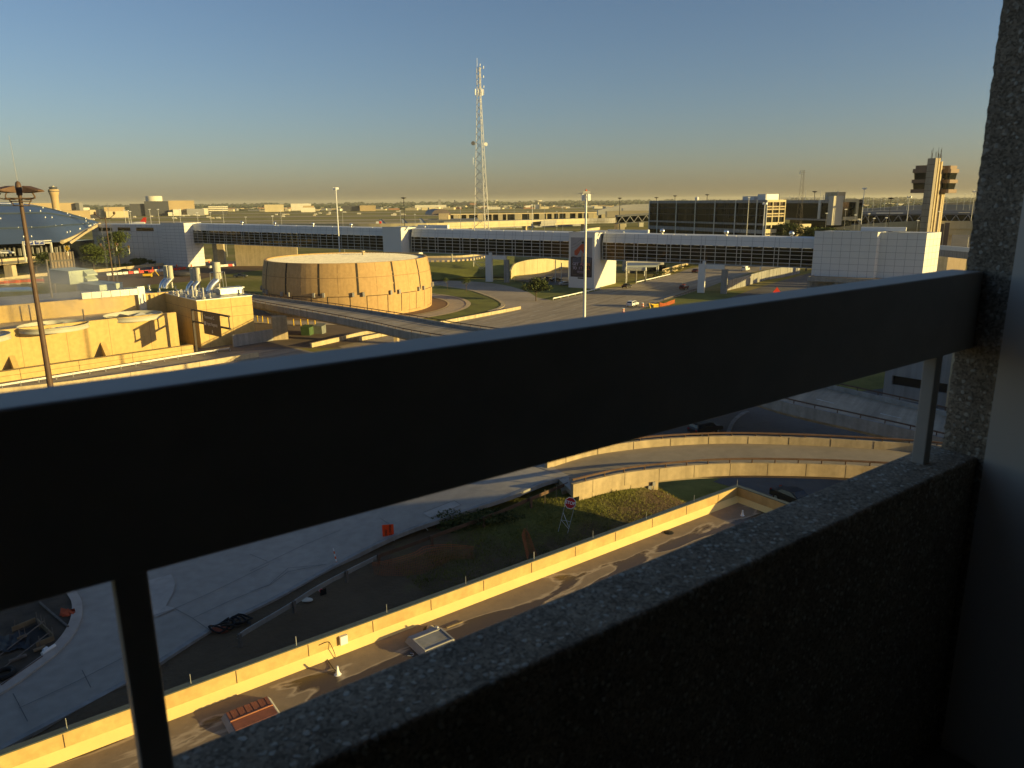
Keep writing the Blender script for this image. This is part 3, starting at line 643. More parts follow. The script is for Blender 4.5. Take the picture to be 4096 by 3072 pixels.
ct.poly([AO(CA-.34,1.4,ZR+.006),AO(CA-.34,CO-.3,ZR+.006),AO(CA-.004,CO-.02,ZR+.28),AO(CA-.004,1.4,ZR+.28)])
ct.build('cant_flashing',mat('cant_flashing',(.78,.58,.22),.6,.10,.5,spec=.4),wing)
rods=[]
for x in (q3(468,1175),q3(1320,862),q3(2040,592),q2(340,1187),q2(958,960),q2(1488,755),q2(1948,580),q1(152,678),q1(403,587),q1(625,503),q1(827,430),q1(1021,368)):
    p=P(*x,ZT+.05); a,o=to_ao(p); q=AO(a,CO+.16,ZT+.05); MB().tube(q,q+UP*.42,.014,n=5).build('lightning_rod',M['galv'],wing)
# things standing on the roof
def roofP(px,py): return P(px,py,ZR)
c=roofP(*q4(1235,640)); hg=thing('roof_hatch','grey two-leaf roof hatch on a raised curb beside a white vent cone','hatch',c)
ha,ho=to_ao(c)
def curb(t,a,o,sa,so,h,m):
    mb=MB()
    lo=[AO(a-sa/2,o-so/2,ZR),AO(a+sa/2,o-so/2,ZR),AO(a+sa/2,o+so/2,ZR),AO(a-sa/2,o+so/2,ZR)]; k=.86
    hi=[AO(a-sa/2*k,o-so/2*k,ZR+h),AO(a+sa/2*k,o-so/2*k,ZR+h),AO(a+sa/2*k,o+so/2*k,ZR+h),AO(a-sa/2*k,o+so/2*k,ZR+h)]
    mb.add(lo+hi,[(0,1,5,4),(1,2,6,5),(2,3,7,6),(3,0,4,7),(4,5,6,7)]); mb.build('curb',m,t)
curb(hg,ha,ho,1.75,1.75,.28,M['roof_membrane'])
for s in (-1,1): MB().obox(AO(ha-.66,ho-.35+s*.335-.325,ZR+.285),FD*1.32,FN*.65,UP*.035).build('hatch_leaf',M['grey_concrete'],hg)
fr=MB()
for (a0,a1,o0,o1) in ((-.75,.75,-.75,-.68),(-.75,.75,.32,.39),(-.75,-.68,-.68,.32),(.68,.75,-.68,.32)):
    fr.obox(AO(ha+a0,ho+o0-.0,ZR+.283),FD*(a1-a0),FN*(o1-o0),UP*.07)
fr.build('hatch_frame',M['roof_membrane'],hg)
c=roofP(*q3(1720,1065)); a,o=to_ao(c); tl=thing('tiled_skylight_curb','raised roof curb with red-brown ribbed panels','roof curb',c)
curb(tl,a,o,1.95,1.55,.22,M['roof_membrane'])
m=MB(); mr_=MB()
for k in range(12):
    m.obox(AO(a-.80+k*.133,o+.05,ZR+.223+(.012 if k%2 else 0)),FD*.125,FN*.58,UP*.04)
mr_.obox(AO(a-.80,o-.60,ZR+.223),FD*1.59,FN*.54,UP*.04); 
M['redpanel']=mat('red_brown_panel',(.27,.095,.05),.6,.25,2)
m.build('ribbed_panel',M['redpanel'],tl); mr_.build('flat_panel',M['redpanel'],tl)
MB().obox(AO(a-.82,o-.03,ZR+.225),FD*1.63,FN*.05,UP*.07).build('panel_ridge',mat('copper_strip',(.5,.22,.12),.4,.1,2,metal=.4),tl)
def cone(label,x,y,r=.10,h=.30):
    c=roofP(x,y); t=thing('roof_vent_cone',label,'roof vent',c); MB().lathe(c,[(r*1.6,.012),(r*1.2,.03),(r,.05),(.045,h),(.045,h+.1),(.001,h+.11)],14).build('vent_cone',M['white_paint'],t,True); return t
cone('white vent cone beside the grey roof hatch',*q4(1278,575)); cone('white vent cone standing alone in the puddle by the dangling cable',*q4(598,848)); cone('white vent cone near the far corner of the wet roof',*q1(1023,488),.09,.26)
c=roofP(*q4(1228,540)); t=thing('roof_drain','round roof drain with a pale dome strainer in a dark wet patch','roof drain',c)
MB().lathe(c,[(.34,.006),(.3,.03),(.2,.03)],20).build('drain_ring',M['black'],t,True); MB().lathe(c,[(.17,.02),(.17,.12),(.10,.16),(.001,.17)],16).build('strainer',M['pale_concrete'],t,True)
c=roofP(*q1(712,560)); t=thing('roof_drain','round roof drain in a brown stain near the far parapet','roof drain',c); MB().lathe(c,[(.3,.006),(.26,.04),(.15,.06),(.001,.07)],18).build('drain_ring',M['black'],t,True)
p=P(*q4(638,625),ZR+.45); a,o=to_ao(p); q=AO(a,CO-.16,ZR+.28); t=thing('junction_box','small pale junction box fixed to the roof parapet','junction box',q)
MB().obox(AO(a-.17,CO-.16,ZR+.32),FD*.36,FN*.15,UP*.42).build('box_body',M['dirty_white'],t); MB().obox(AO(a-.15,CO-.172,ZR+.34),FD*.32,FN*.012,UP*.38).build('box_lid',M['white_paint'],t)
p1=P(*q4(462,637),ZT-.2); a,o=to_ao(p1); pts=[AO(a,CO-.02,ZT-.22),AO(a+.35,CO-.03,ZT-.2),AO(a+.5,CO-.05,ZR+.55),AO(a+.55,CO-.38,ZR+.05),roofP(*q4(520,730))+UP*.03,roofP(*q4(560,800))+UP*.03,roofP(*q4(590,842))+UP*.1]
tag(MB().bend(spline(pts,4),.016,5).build('loose_cable',M['black']),'thin dark cable running down the parapet to a vent cone','cable')
pts=[roofP(*q4(1072,722))+UP*.02,roofP(*q4(1105,722))+UP*.02,roofP(*q4(1112,708))+UP*.02,roofP(*q4(1090,706))+UP*.02]
tag(MB().bend(spline(pts,4),.02,5).build('pipe_bend',M['galv']),'small bent grey pipe lying near the roof hatch','pipe')
p=roofP(*q4(1340,535)); tag(MB().obox(p,FD*.9,FN*.12,UP*.05).build('timber_sleeper',M['timber']),'short timber strip lying beside the vent cone','timber')
# ---------------------------------------------------------------- ground and roads of the middle distance
def ground_mat():
    m=bpy.data.materials.new('airport_ground'); m.use_nodes=True; nt=m.node_tree; b=nt.nodes['Principled BSDF']; N=nt.nodes.new; L=nt.links.new
    b.inputs['Roughness'].default_value=.96; b.inputs['Specular IOR Level'].default_value=.1
    tc=N('ShaderNodeTexCoord'); mp=N('ShaderNodeMapping'); mp.inputs['Scale'].default_value=(.004,.03,1); L(tc.outputs['Object'],mp.inputs[0])
    n1=N('ShaderNodeTexNoise'); n1.inputs['Scale'].default_value=1; n1.inputs['Detail'].default_value=7; L(mp.outputs[0],n1.inputs['Vector'])
    n2=N('ShaderNodeTexNoise'); n2.inputs['Scale'].default_value=.35; n2.inputs['Detail'].default_value=8; n2.inputs['Roughness'].default_value=.7; L(tc.outputs['Object'],n2.inputs['Vector'])
    cr=N('ShaderNodeValToRGB'); e=cr.color_ramp.elements; e[0].position=.35; e[0].color=(.19,.185,.04,1); e[1].position=.7; e[1].color=(.36,.28,.11,1); x=e.new(.52); x.color=(.27,.235,.065,1); L(n1.outputs['Fac'],cr.inputs[0])
    mx=N('ShaderNodeMix'); mx.data_type='RGBA'; mx.blend_type='MULTIPLY'; mx.inputs['Factor'].default_value=.8; L(cr.outputs[0],mx.inputs['A'])
    m2=N('ShaderNodeMapRange'); m2.inputs[1].default_value=.3; m2.inputs[2].default_value=.7; m2.inputs[3].default_value=.55; m2.inputs[4].default_value=1.2; L(n2.outputs['Fac'],m2.inputs[0]); L(m2.outputs[0],mx.inputs['B'])
    L(mx.outputs['Result'],b.inputs['Base Color']); return m
M['ground']=ground_mat()
g=MB().poly([(-9000,-900,-.02),(9000,-900,-.02),(22000,26000,-.02),(-22000,26000,-.02)]); struct('ground',g,M['ground'])
def sheet(name,pts,m,z=.0,thick=None,kind='structure'):
    pp=[(p[0],p[1]) for p in pts]; mb=MB()
    if thick: mb.prism(pp,z-thick,z)
    else: mb.poly([(x,y,z) for x,y in pp])
    o=mb.build(name,m); o['kind']=kind; return o
G=lambda f,*xs: [P(*f(*x)) for x in xs]
lawn=sheet('lawn',G(cc,(-330,1240),(-300,880),(0,700),(380,690),(620,700),(640,870),(900,940),(1165,985),(1425,1000),(1480,1005),(1010,1108),(690,1195),(0,1330)),M['grass'],.0)
HL=G(cc,(-1100,1560),(0,1335),(690,1200),(1010,1112),(1470,1008),(1830,945),(2212,850))+[P(*cd(560,830)),P(*cd(900,765)),P(*cd(1300,715))]
HR=[P(*cd(1560,760)),P(*cd(1380,812)),P(*cd(1140,858)),P(*cd(860,945)),P(*cd(640,1030)),P(*cd(330,1115)),P(*cd(150,1185)),P(*cd(-150,1300)),P(*cd(-700,1480)),P(1700,1560)]
def road_mat(name,along,col=(.42,.345,.25)):
    m=mat(name,col,.88,.10,.06,fine=.9); nt=m.node_tree; b=nt.nodes['Principled BSDF']; N=nt.nodes.new; L=nt.links.new
    src=b.inputs['Base Color'].links[0].from_socket
    tc=N('ShaderNodeTexCoord'); mp=N('ShaderNodeMapping'); mp.vector_type='TEXTURE'; mp.inputs['Rotation'].default_value=(0,0,math.radians(90-along)); mp.inputs['Scale'].default_value=(30,1.6,1); L(tc.outputs['Object'],mp.inputs[0])
    n=N('ShaderNodeTexNoise'); n.inputs['Scale'].default_value=1; n.inputs['Detail'].default_value=5; n.inputs['Roughness'].default_value=.65; L(mp.outputs[0],n.inputs['Vector'])
    r=N('ShaderNodeMapRange'); r.inputs[1].default_value=.35; r.inputs[2].default_value=.68; r.inputs[3].default_value=.62; r.inputs[4].default_value=1.1; L(n.outputs['Fac'],r.inputs[0])
    v=N('ShaderNodeVectorMath'); v.operation='SCALE'; L(src,v.inputs[0]); L(r.outputs[0],v.inputs['Scale']); L(v.outputs[0],b.inputs['Base Color']); return m
hwd=(HL[6]-HL[1]); HB=math.degrees(math.atan2(hwd.x,hwd.y))
M['highway']=road_mat('highway_concrete',HB)
sheet('highway',HL+HR,M['highway'],.012)
ln=MB(); HU=bvec(HB); HN=Vector((HU.y,-HU.x,0))
base=HL[1]
for k,offs in enumerate((3.9,7.6,11.3,15.0)):
    for s in range(-2,16):
        a=base+HU*(s*12.0+4*k)+HN*offs; 
        ln.poly([(a+HN*.09)+UP*.018,(a-HN*.09)+UP*.018,(a-HN*.09+HU*3)+UP*.018,(a+HN*.09+HU*3)+UP*.018])
struct('lane_lines',ln,M['road_line'])
# loop road around the lawn
oL=spline(G(cb,(1500,905),(1790,895))+G(cc,(0,915),(300,930),(560,965),(760,1025),(850,1080)),5); iL=spline(G(cb,(1500,985),(1790,965))+G(cc,(0,975),(220,1010),(400,1068),(505,1115),(540,1150)),5)
n=40; A=resample(oL,n); B=resample(iL,n)
loop=MB().strip([p+UP*.016 for p in A],[p+UP*.016 for p in B]); struct('loop_road',loop,M['road_concrete'])
sheet('loop_merge',[A[-1],B[-1]]+G(cc,(505,1185),(420,1212),(690,1205),(850,1155),(1010,1112)),M['road_concrete'],.014)
kb=MB(); ed=spline(G(cc,(-200,940),(0,975),(220,1010),(400,1068),(505,1115),(540,1150),(510,1185),(400,1220)),6); kb.strip([p+UP*.13 for p in offset(ed,0)],[p+UP*.13 for p in offset(ed,1.2)],.13); struct('lawn_kerb',kb,M['pale_concrete'])
# apron round the drum building
# drum: fit the circle from its sides and its front foot
bl=math.atan2(*(lambda r:(r.x,r.y))(ray(1047,1130))); br=math.atan2(*(lambda r:(r.x,r.y))(ray(1728,1165)))
bc=(bl+br)/2; ph=(br-bl)/2; F0=P(1582,1258)
best=None
for k in range(2080,3000):
    d=k*.1; c=Vector((d*math.sin(bc),d*math.cos(bc),0)); e=abs((F0-c).length-d*math.sin(ph))
    if best is None or e<best[0]: best=(e,c,d*math.sin(ph),d)
DC,DR=best[1],best[2]
df=best[3]-DR*.955
DH=D(1386,1053,df).z
print('drum',DC,DR,DH)
drum=thing('drum_building','round windowless tan concrete building with dark vertical slots and pale flat roof','building',DC)
prof=[(DR*.992,-.3),(DR*1.0,DH*.25),(DR*1.003,DH*.42),(DR*.996,DH*.6),(DR*.98,DH*.8),(DR*.955,DH)]
def drum_r(z):
    for (r0,z0),(r1,z1) in zip(prof[:-1],prof[1:]):
        if z0<=z<=z1: return r0+(r1-r0)*(z-z0)/(z1-z0)
    return prof[-1][0]
dm=MB().lathe(DC,prof+[(DR*.955-.7,DH),(DR*.955-.7,DH-.6)],96)
def on_drum(th,z,off=0.0):   # th: angle from the direction of the camera, clockwise seen from above => to the right
    a=math.atan2(-DC.y,-DC.x)+th; r=drum_r(z)+off; return DC+Vector((r*math.cos(a),r*math.sin(a),z))
def drum_strip(mb,th,w,z0,z1,off,mi,n=8):
    dth=w/DR/2
    for k in range(n):
        za=z0+(z1-z0)*k/n; zb=z0+(z1-z0)*(k+1)/n
        mb.poly([on_drum(th-dth,za,off),on_drum(th+dth,za,off),on_drum(th+dth,zb,off),on_drum(th-dth,zb,off)],mi)
zs=DH*.42
SL=[math.radians(5.4+24.2*k) for k in range(-7,8)]
for th in SL:
    drum_strip(dm,th,.62,zs,DH*.995,.012,1)
    drum_strip(dm,th+math.radians(12.1),.10,.0,DH*.99,.01,2)
for zz in (DH*.735,):
    for k in range(96): 
        t0=2*math.pi*k/96; dm.poly([on_drum(t0,zz-.06,.03),on_drum(t0+2*math.pi/96,zz-.06,.03),on_drum(t0+2*math.pi/96,zz+.06,.03),on_drum(t0,zz+.06,.03)],2)
for th in SL:
    # stepped seam and recessed door panel between slots
    for s in (-1,1):
        drum_strip(dm,th+s*math.radians(5.2),.22,.8,zs-.35,.012,1,4)
        for k in range(4):
            t0=th+s*math.radians(5.2+k*1.72); t1=th+s*math.radians(5.2+(k+1)*1.72); dm.poly([on_drum(t0,zs-.45,.02),on_drum(t1,zs-.45,.02),on_drum(t1,zs-.28,.02),on_drum(t0,zs-.28,.02)],1)
    for k in range(6):
        t0=th+math.radians(5.2+12.1-6.9+k*2.3); t1=t0+math.radians(2.3); dm.poly([on_drum(t0,.72,.02),on_drum(t1,.72,.02),on_drum(t1,.86,.02),on_drum(t0,.86,.02)],2)
dm.build('wall',[M['drum_concrete'],M['joint'],mat('drum_seam',(.25,.155,.075),.9,.1,1)],drum)
M['gravel_roof']=mat('gravel_roof',(.80,.73,.56),.95,.22,.5,fine=3,bump=.4)
MB().lathe(DC,[(DR*.955-.7,DH-.42),(DR*.5,DH-.34),(.01,DH-.3)],64).build('roof',M['gravel_roof'],drum,True)
rl=MB(); Rr=DR*.955-.9; su=bvec(SUN_B); sv_=Vector((-su.y,su.x,0)); k=-Rr+.6
while k<Rr:
    hl=math.sqrt(max(0,Rr*Rr-k*k))-.2
    if hl>.5: c=DC+su*k+UP*(DH-.42+.12*(1-abs(k)/Rr)); rl.add([c-sv_*hl,c+sv_*hl,c+sv_*hl-su*.35+UP*.10,c-sv_*hl-su*.35+UP*.10,c-sv_*hl-su*.7,c+sv_*hl-su*.7],[(0,1,2,3),(3,2,5,4)])
    k+=.95
rl.build('roof_ribs',M['gravel_roof'],drum)  # ribs set square to the sun so their slopes brighten the roof
for i,th in enumerate(SL[3:13]):
    for s in (-1,1):
        p=on_drum(th+s*math.radians(3.1),zs+.15,.3); a=math.atan2(p.y-DC.y,p.x-DC.x)
        MB().box(p,(.6,.55,1.15),a).build('flood_light',M['grey_concrete'],drum)
v=DC+Vector((2,14,DH)); MB().lathe(v,[(.35,-.8),(.35,.5),(.7,.55),(.6,.9),(.01,1.0)],12).build('roof_vent',M['pale_concrete'],drum,True)
# drum apron and the small loop beside it
ring=MB(); mm=[]
def ringsheet(name,r0,r1,z,m,a0=0,a1=2*math.pi):
    mb=MB().lathe(DC,[(r0,z),(r1,z)],72,0,a0,a1); return struct(name,mb,m)
ringsheet('drum_apron',DR*.95,DR+4.6,.022,mat('brown_paving',(.20,.125,.07),.9,.15,.5,fine=3))
ringsheet('drum_kerb',DR+4.6,DR+5.2,.10,M['pale_concrete'])
ringsheet('drum_drive',DR+5.2,DR+10.2,.018,M['road_concrete'])
ringsheet('drum_drive_kerb',DR+10.2,DR+11.6,.11,M['pale_concrete'])
# ---------------------------------------------------------------- barriers by the highway
def wall_line(name,label,cat,pts,h,w,m,mat_joint=None,step=6):
    t=pts[0]; mb=MB(); l=spline(pts,4); mb.strip([p+UP*h for p in offset(l,-w/2)],[p+UP*h for p in offset(l,w/2)],h+.1); 
    ms=[m]
    if mat_joint:
        ms.append(mat_joint); r=resample(l,max(3,int(sum((b-a).length for a,b in zip(l[:-1],l[1:]))/step)))
        for i in range(1,len(r)-1):
            d=(r[i+1]-r[i-1]); d.z=0; d.normalize(); nn=Vector((d.y,-d.x,0)); mb.obox(r[i]-nn*(w/2+.012),d*.05,nn*(w+.024),UP*(h+.006),1)
    return tag(mb.build(name,ms),label,cat)
wall_line('concrete_barrier','sunlit concrete barrier along the highway beside the lawn','barrier',G(cc,(-900,1510),(-400,1410),(0,1328),(350,1262),(690,1195)),.85,.55,M['pale_concrete'],M['joint'])
def simple_rail(name,label,pts,m,h=.75,step=4,cat='guard rail',post=None):
    t=thing(name,label,cat,pts[0]); l=spline(pts,3); mb=MB()
    for p,q in zip(l[:-1],l[1:]):
        d=(q-p); n_=Vector((-d.y,d.x,0)).normalized()*.05
        mb.obox(p-n_+UP*(h-.33),d,n_*2,UP*.33)
    mb.build('rail_beam',m,t); L=sum((b-a).length for a,b in zip(l[:-1],l[1:]))
    for p in resample(l,max(2,int(L/step))): MB().box(p+UP*(h*.4),(.16,.16,h*.9)).build('post',post or m,t)
    return t
simple_rail('guard_rail','pale guard rail between the lawn and the highway below the mural block',G(cc,(1015,1108),(1250,1057),(1475,1004)),M['white_paint'])
simple_rail('guard_rail','white guard rail along the highway past the mural block',G(cc,(1830,945),(2000,905),(2150,868))+[P(*cd(400,885))],M['white_paint'])
simple_rail('guard_rail','low dark guard rail edging the shaded median by the orange fence',[P(*cd(345,1110)),P(*cd(480,1070)),P(*cd(630,1020))],M['grey_timber'],.6,2.5)
# ---------------------------------------------------------------- skybridge
BB=120.0; BU=bvec(BB); BW=bvec(BB-90)
C3=P(*cc(1420,995)); B0=C3+BW*4.8; B0.z=0
def BR(px,py,off=0.0):
    r=ray(px,py); q=B0+BW*off-EYE; t=(q.dot(BW))/(r.dot(BW)); p=EYE+r*t; return (p-B0).dot(BU),p.z
def BP(t,off,z): return B0+BU*t+BW*off+UP*z
def fit(pts):
    n=len(pts); sx=sum(p[0] for p in pts); sy=sum(p[1] for p in pts); sxx=sum(p[0]**2 for p in pts); sxy=sum(p[0]*p[1] for p in pts)
    k=(n*sxy-sx*sy)/(n*sxx-sx*sx); return k,(sy-k*sx)/n
kt,ct_=fit([BR(*x) for x in (cd(0,520),cd(1670,560),cc(0,420),cc(1170,450),cb(0,365),cb(1300,395),ca(1530,497))])
kb_,cb_=fit([BR(*x) for x in (cd(0,765),cd(1650,825),cc(0,650),cc(1165,705),cb(0,560),cb(1300,610),ca(1555,655))])
zt=lambda t: ct_+kt*t; zb=lambda t: cb_+kb_*t
print('bridge',kt,ct_,kb_,cb_)
sky=thing('skybridge','long white and dark-glass pedestrian skybridge striding across the highway','skybridge',B0)
segs=[(BR(*ca(1536,600))[0],BR(*cb(1305,500))[0]),(BR(*cb(1585,500))[0],BR(*cc(1168,600))[0]),(BR(*cc(1500,600))[0],BR(*ce(345,1000))[0])]
M['bridge_glass']=mat('bridge_glass',(.010,.011,.011),.03,.2,.3,spec=.55)
M['mullion']=mat('mullion',(.50,.50,.48),.5,.1,1)
M['ceiling_light']=mat('ceiling_light',(.8,.75,.6),.5,.0,1,emit=(1,.85,.6,1.1))
BD=7.5
def bridge_glass_mat():
    m=bpy.data.materials.new('tinted_glass'); m.use_nodes=True; nt=m.node_tree; N=nt.nodes.new; L=nt.links.new
    out=nt.nodes['Material Output']; nt.nodes.remove(nt.nodes['Principled BSDF'])
    tr=N('ShaderNodeBsdfTransparent'); tr.inputs[0].default_value=(.36,.37,.35,1); gl=N('ShaderNodeBsdfGlossy'); gl.inputs[0].default_value=(.9,.9,.9,1); gl.inputs['Roughness'].default_value=.02
    fr=N('ShaderNodeFresnel'); fr.inputs[0].default_value=1.38; mx=N('ShaderNodeMixShader'); L(fr.outputs[0],mx.inputs[0]); L(tr.outputs[0],mx.inputs[1]); L(gl.outputs[0],mx.inputs[2]); L(mx.outputs[0],out.inputs[0])
    return m
M['tinted']=bridge_glass_mat()
M['interior']=mat('dark_interior',(.018,.017,.015),.9,.2,1)
M['bridge_floor']=mat('bridge_floor',(.10,.10,.095),.7,.1,.5)
NB=[]
for si,(t0,t1) in enumerate(segs):
    fascia=MB(); roof=MB(); frame=MB(); glass=MB(); inner=MB(); floor=MB()
    L=t1-t0; n=max(2,int(round(L/12.6)))
    ts=[t0+L*k/n for k in range(n+1)]
    zf=lambda t: zt(t)-.335*(zt(t)-zb(t))
    for a,b in zip(ts[:-1],ts[1:]):
        # fascia leans back a little toward the roof
        fascia.poly([BP(a,0,zf(a)),BP(b,0,zf(b)),BP(b,.5,zt(b)),BP(a,.5,zt(a))],0)
        zm=lambda t: zf(t)+.56*(zt(t)-zf(t))
        fascia.poly([BP(a,.27,zm(a)-.05),BP(b,.27,zm(b)-.05),BP(b,.29,zm(b)+.05),BP(a,.29,zm(a)+.05)],1)
        roof.poly([BP(a,.5,zt(a)),BP(b,.5,zt(b)),BP(b,BD/2,zt(b)+.35),BP(a,BD/2,zt(a)+.35)]); roof.poly([BP(a,BD/2,zt(a)+.35),BP(b,BD/2,zt(b)+.35),BP(b,BD,zt(b)),BP(a,BD,zt(a))])
        floor.obox(BP(a,.02,zb(a)),BU*(b-a)+UP*(zb(b)-zb(a)),BW*(BD-.02),UP*.6)
        inner.poly([BP(a,BD-.1,zb(a)),BP(b,BD-.1,zb(b)),BP(b,BD-.1,zt(b)),BP(a,BD-.1,zt(a))]); inner.poly([BP(a,.15,zf(a)+.05),BP(b,.15,zf(b)+.05),BP(b,BD,zf(b)+.05),BP(a,BD,zf(a)+.05)])
        glass.poly([BP(a,.06,zb(a)+.0),BP(b,.06,zb(b)),BP(b,.06,zf(b)),BP(a,.06,zf(a))])
        # mullions: a wide bay, then a close pair
        for f in (0,.115,.41,.705):
            t=a+(b-a)*f; frame.obox(BP(t-.07,-.04,zb(t)),BU*.2,BW*.1,UP*(zf(t)-zb(t)))
            fascia.poly([BP(t-.04,-.01,zf(t)),BP(t+.04,-.01,zf(t)),BP(t+.04,.488,zt(t)),BP(t-.04,.488,zt(t))],1)
        for f in (.0,.20,.42,.62,.82):
            z0=zb(a)+(zf(a)-zb(a))*f; z1=zb(b)+(zf(b)-zb(b))*f
            frame.obox(BP(a,-.03,z0),BU*(b-a)+UP*(z1-z0),BW*.08,UP*.17)
        for k in range(3):
            for q in range(3):
                f=.06+k*.31+q*.085; t=a+(b-a)*f; NB.append((t,zf(t)-.12))
    inner.poly([BP(t0,.1,zb(t0)),BP(t0,BD,zb(t0)),BP(t0,BD,zt(t0)),BP(t0,.1,zt(t0))])
    fascia.build('fascia',[M['white_panel'],M['panel_joint']],sky); roof.build('roof',M['white_panel'],sky); fr_=frame.build('window_frame',M['mullion'],sky); glass.build('glazing',M['tinted'],sky,norm=False); inner.build('interior',M['interior'],sky); floor.build('floor_beam',M['bridge_floor'],sky)
lights=MB()
for t,z in NB:
    if random.random()<.22: continue
    lights.obox(BP(t,1.2,z),BU*.75,BW*.35,UP*.07)
o=lights.build('ceiling_lights',M['ceiling_light'],sky); o['kind']='stuff'
# roof vents and little roof lamps
def vent_at(t,off=1.6,s=1.0):
    z=zt(t)+.1; c=BP(t,off,z); MB().lathe(c,[(.30*s,0),(.30*s,.5*s),(.62*s,.65*s),(.74*s,1.0*s),(.62*s,1.4*s),(.3*s,1.65*s),(.01,1.7*s)],14).build('roof_vent',M['bright_metal'],sky,True)
for x in (ca(1925,490),ca(2190,490),cb(595,370),cb(970,378)): vent_at(BR(*x)[0])
for x in (cd(315,525),cd(885,535),cd(1465,545)): vent_at(BR(*x)[0],1.6,1.15)
for x in (cc(15,430),cc(230,433),cc(395,435),cc(520,440),cc(700,445),cc(805,430),cc(935,452),cc(1008,455),cd(180,535),cd(430,540),cd(690,545),cd(535,542),cd(980,550),cd(1265,555),cd(1200,545),cb(100,372),cb(270,378),cb(450,380),cb(805,395),cb(1200,402),cb(1815,420),cb(1980,428),cb(2200,440)):
    t=BR(*x)[0]; c=BP(t,.3,zt(t)-.05); MB().tube(c,c+UP*.45,.09,.14,6).build('roof_lamp',M['lamp_white'],sky)
# white piers carrying the bridge
def pier(name,label,x0,x1,topz,depth,front):
    t0=BR(*x0,front)[0]; t1=BR(*x1,front)[0]; th=thing(name,label,'bridge pier',BP((t0+t1)/2,front,0))
    MB().obox(BP(t0,front,-.6),BU*(t1-t0),BW*depth,UP*(topz+.6)).build('shaft',M['white_panel'],th)
    MB().obox(BP(t1-.9,front+.02,topz),BU*.9,BW*.9,UP*1.1).build('bracket',M['white_panel'],th)
    m=MB(); b0=BP(t1,front+.3,topz-1.4); m.obox(b0,BU*6.2,BW*1.1,UP*1.36); m.build('cross_beam',M['white_panel'],th)
    m=MB(); m.obox(BP(t1+5.4,front+.35,-.6),BU*1.9,BW*1.0,UP*(topz-.82)); m.build('rear_shaft',M['grey_concrete'],th)  # rear shaft's grey puts the shade under the bridge into its colour
    return th
pier('bridge_pier','white bridge pier on the grass beyond the loop road',cc(350,900),cc(407,900),zb(BR(*cc(380,700))[0])-.05,1.2,-.9)
pier('bridge_pier','white bridge pier on the shaded median of the highway',cd(640,1000),cd(698,1000),zb(BR(*cd(660,800))[0])-.05,1.2,-.9)
def block(name,label,x_l,x_r,x_side,top_y,cat='tower block',mats=None,depth=None,grid=None,front=-4.8,zbot=-.5,lip=True):
    t0,z0=BR(*x_l,front); t1,z1=BR(*x_r,front); zt_=z1
    th=thing(name,label,cat,BP((t0+t1)/2,front,0))
    mb=MB(); mb.obox(BP(t0,front,zbot),BU*(t1-t0),BW*depth,UP*(zt_-zbot),0)
    if grid:
        gw,gh=grid
        k=1
        while k*gw<t1-t0: mb.obox(BP(t0+k*gw-.04,front-.008,zbot),BU*.08,BW*.006,UP*(zt_-zbot),1); k+=1
        k=1
        while k*gh<zt_-1: mb.obox(BP(t0,front-.010,zt_-k*gh),BU*(t1-t0),BW*.008,UP*.08,1); mb.obox(BP(t1+.002,front,zt_-k*gh),BU*.008,BW*depth,UP*.08,1); k+=1
        k=1
        while k*gw<depth: mb.obox(BP(t1+.003,front+k*gw,zbot),BU*.006,BW*.08,UP*(zt_-zbot),1); k+=1
    mb.build('wall',[M['white_panel'],M['panel_joint']],th)
    # roof upstand and trough
    r=MB(); r.obox(BP(t0-.12,front-.12,zt_+.002),BU*(t1-t0+.24),BW*.5,UP*.22); r.obox(BP(t1-.35,front+.39,zt_+.002),BU*.47,BW*(depth-.5),UP*.22); r.build('roof_upstand',M['white_panel'],th)
    return th,t0,t1,zt_
b3,t30,t31,z3=block('mural_tower','white tower block of the skybridge carrying a tall dark advertising mural',cc(1170,445),cc(1425,445),None,0,depth=20,grid=None)
b2,t20,t21,z2=block('bridge_tower','plain white tower block of the skybridge behind the drum building',cb(1300,391),cb(1482,393),None,0,depth=14)
b1,t10,t11,z1=block('bridge_tower','white tiled tower block at the end of the skybridge near the blue roof',ca(1290,490),ca(1476,490),None,0,depth=10,grid=(3.4,1.5))
for (th,t1,zz) in ((b3,t31,z3),(b2,t21,z2)):
    m=MB(); m.obox(BP(t1,-.8,zz-.0),BU*9,BW*.5,UP*.4); m.obox(BP(t1,-4.6,zz+.05),BU*3.6,BW*.45,UP*.3); m.build('roof_trough',M['white_paint'],th)
    m=MB(); m.obox(BP(t1,6.5,zz-.9),BU*15,BW*.4,UP*1.6); m.build('back_parapet',M['white_panel'],th); 
    MB().obox(BP(t1+15,5.6,zz-.9),BU*.5,BW*1.2,UP*1.7).build('parapet_end',M['white_paint'],th)
# the mural
fr_=-4.83
def mz(y): return BR(2300,y,fr_)[1]
mt0=BR(2283,1000,fr_)[0]; mt1=BR(2369,1000,fr_)[0]; mz1=mz(949.5); mz0=mz(1107)
mural=thing('advertising_mural','tall advertising mural of a figure in an orange-red dress above a dark caption panel','mural',BP((mt0+mt1)/2,fr_,mz0))
W_=mt1-mt0; H_=mz1-mz0
def MP(u,v,o=0.0): return BP(mt0+W_*u,fr_-o,mz0+H_*v)
def flat(name,pts,m,o): MB().poly([MP(u,v,o) for u,v in pts]).build(name,m,mural)
MB().obox(MP(0,0,0),BU*W_,BW*.025,UP*H_).build('mural_panel',mat('mural_grey',(.33,.32,.33),.6,.12,.35),mural)
flat('caption_panel',[(0,0),(1,0),(1,.50),(.62,.53),(.35,.5),(.1,.52),(0,.5)],mat('mural_dark',(.055,.04,.045),.6,.3,.5),.006)
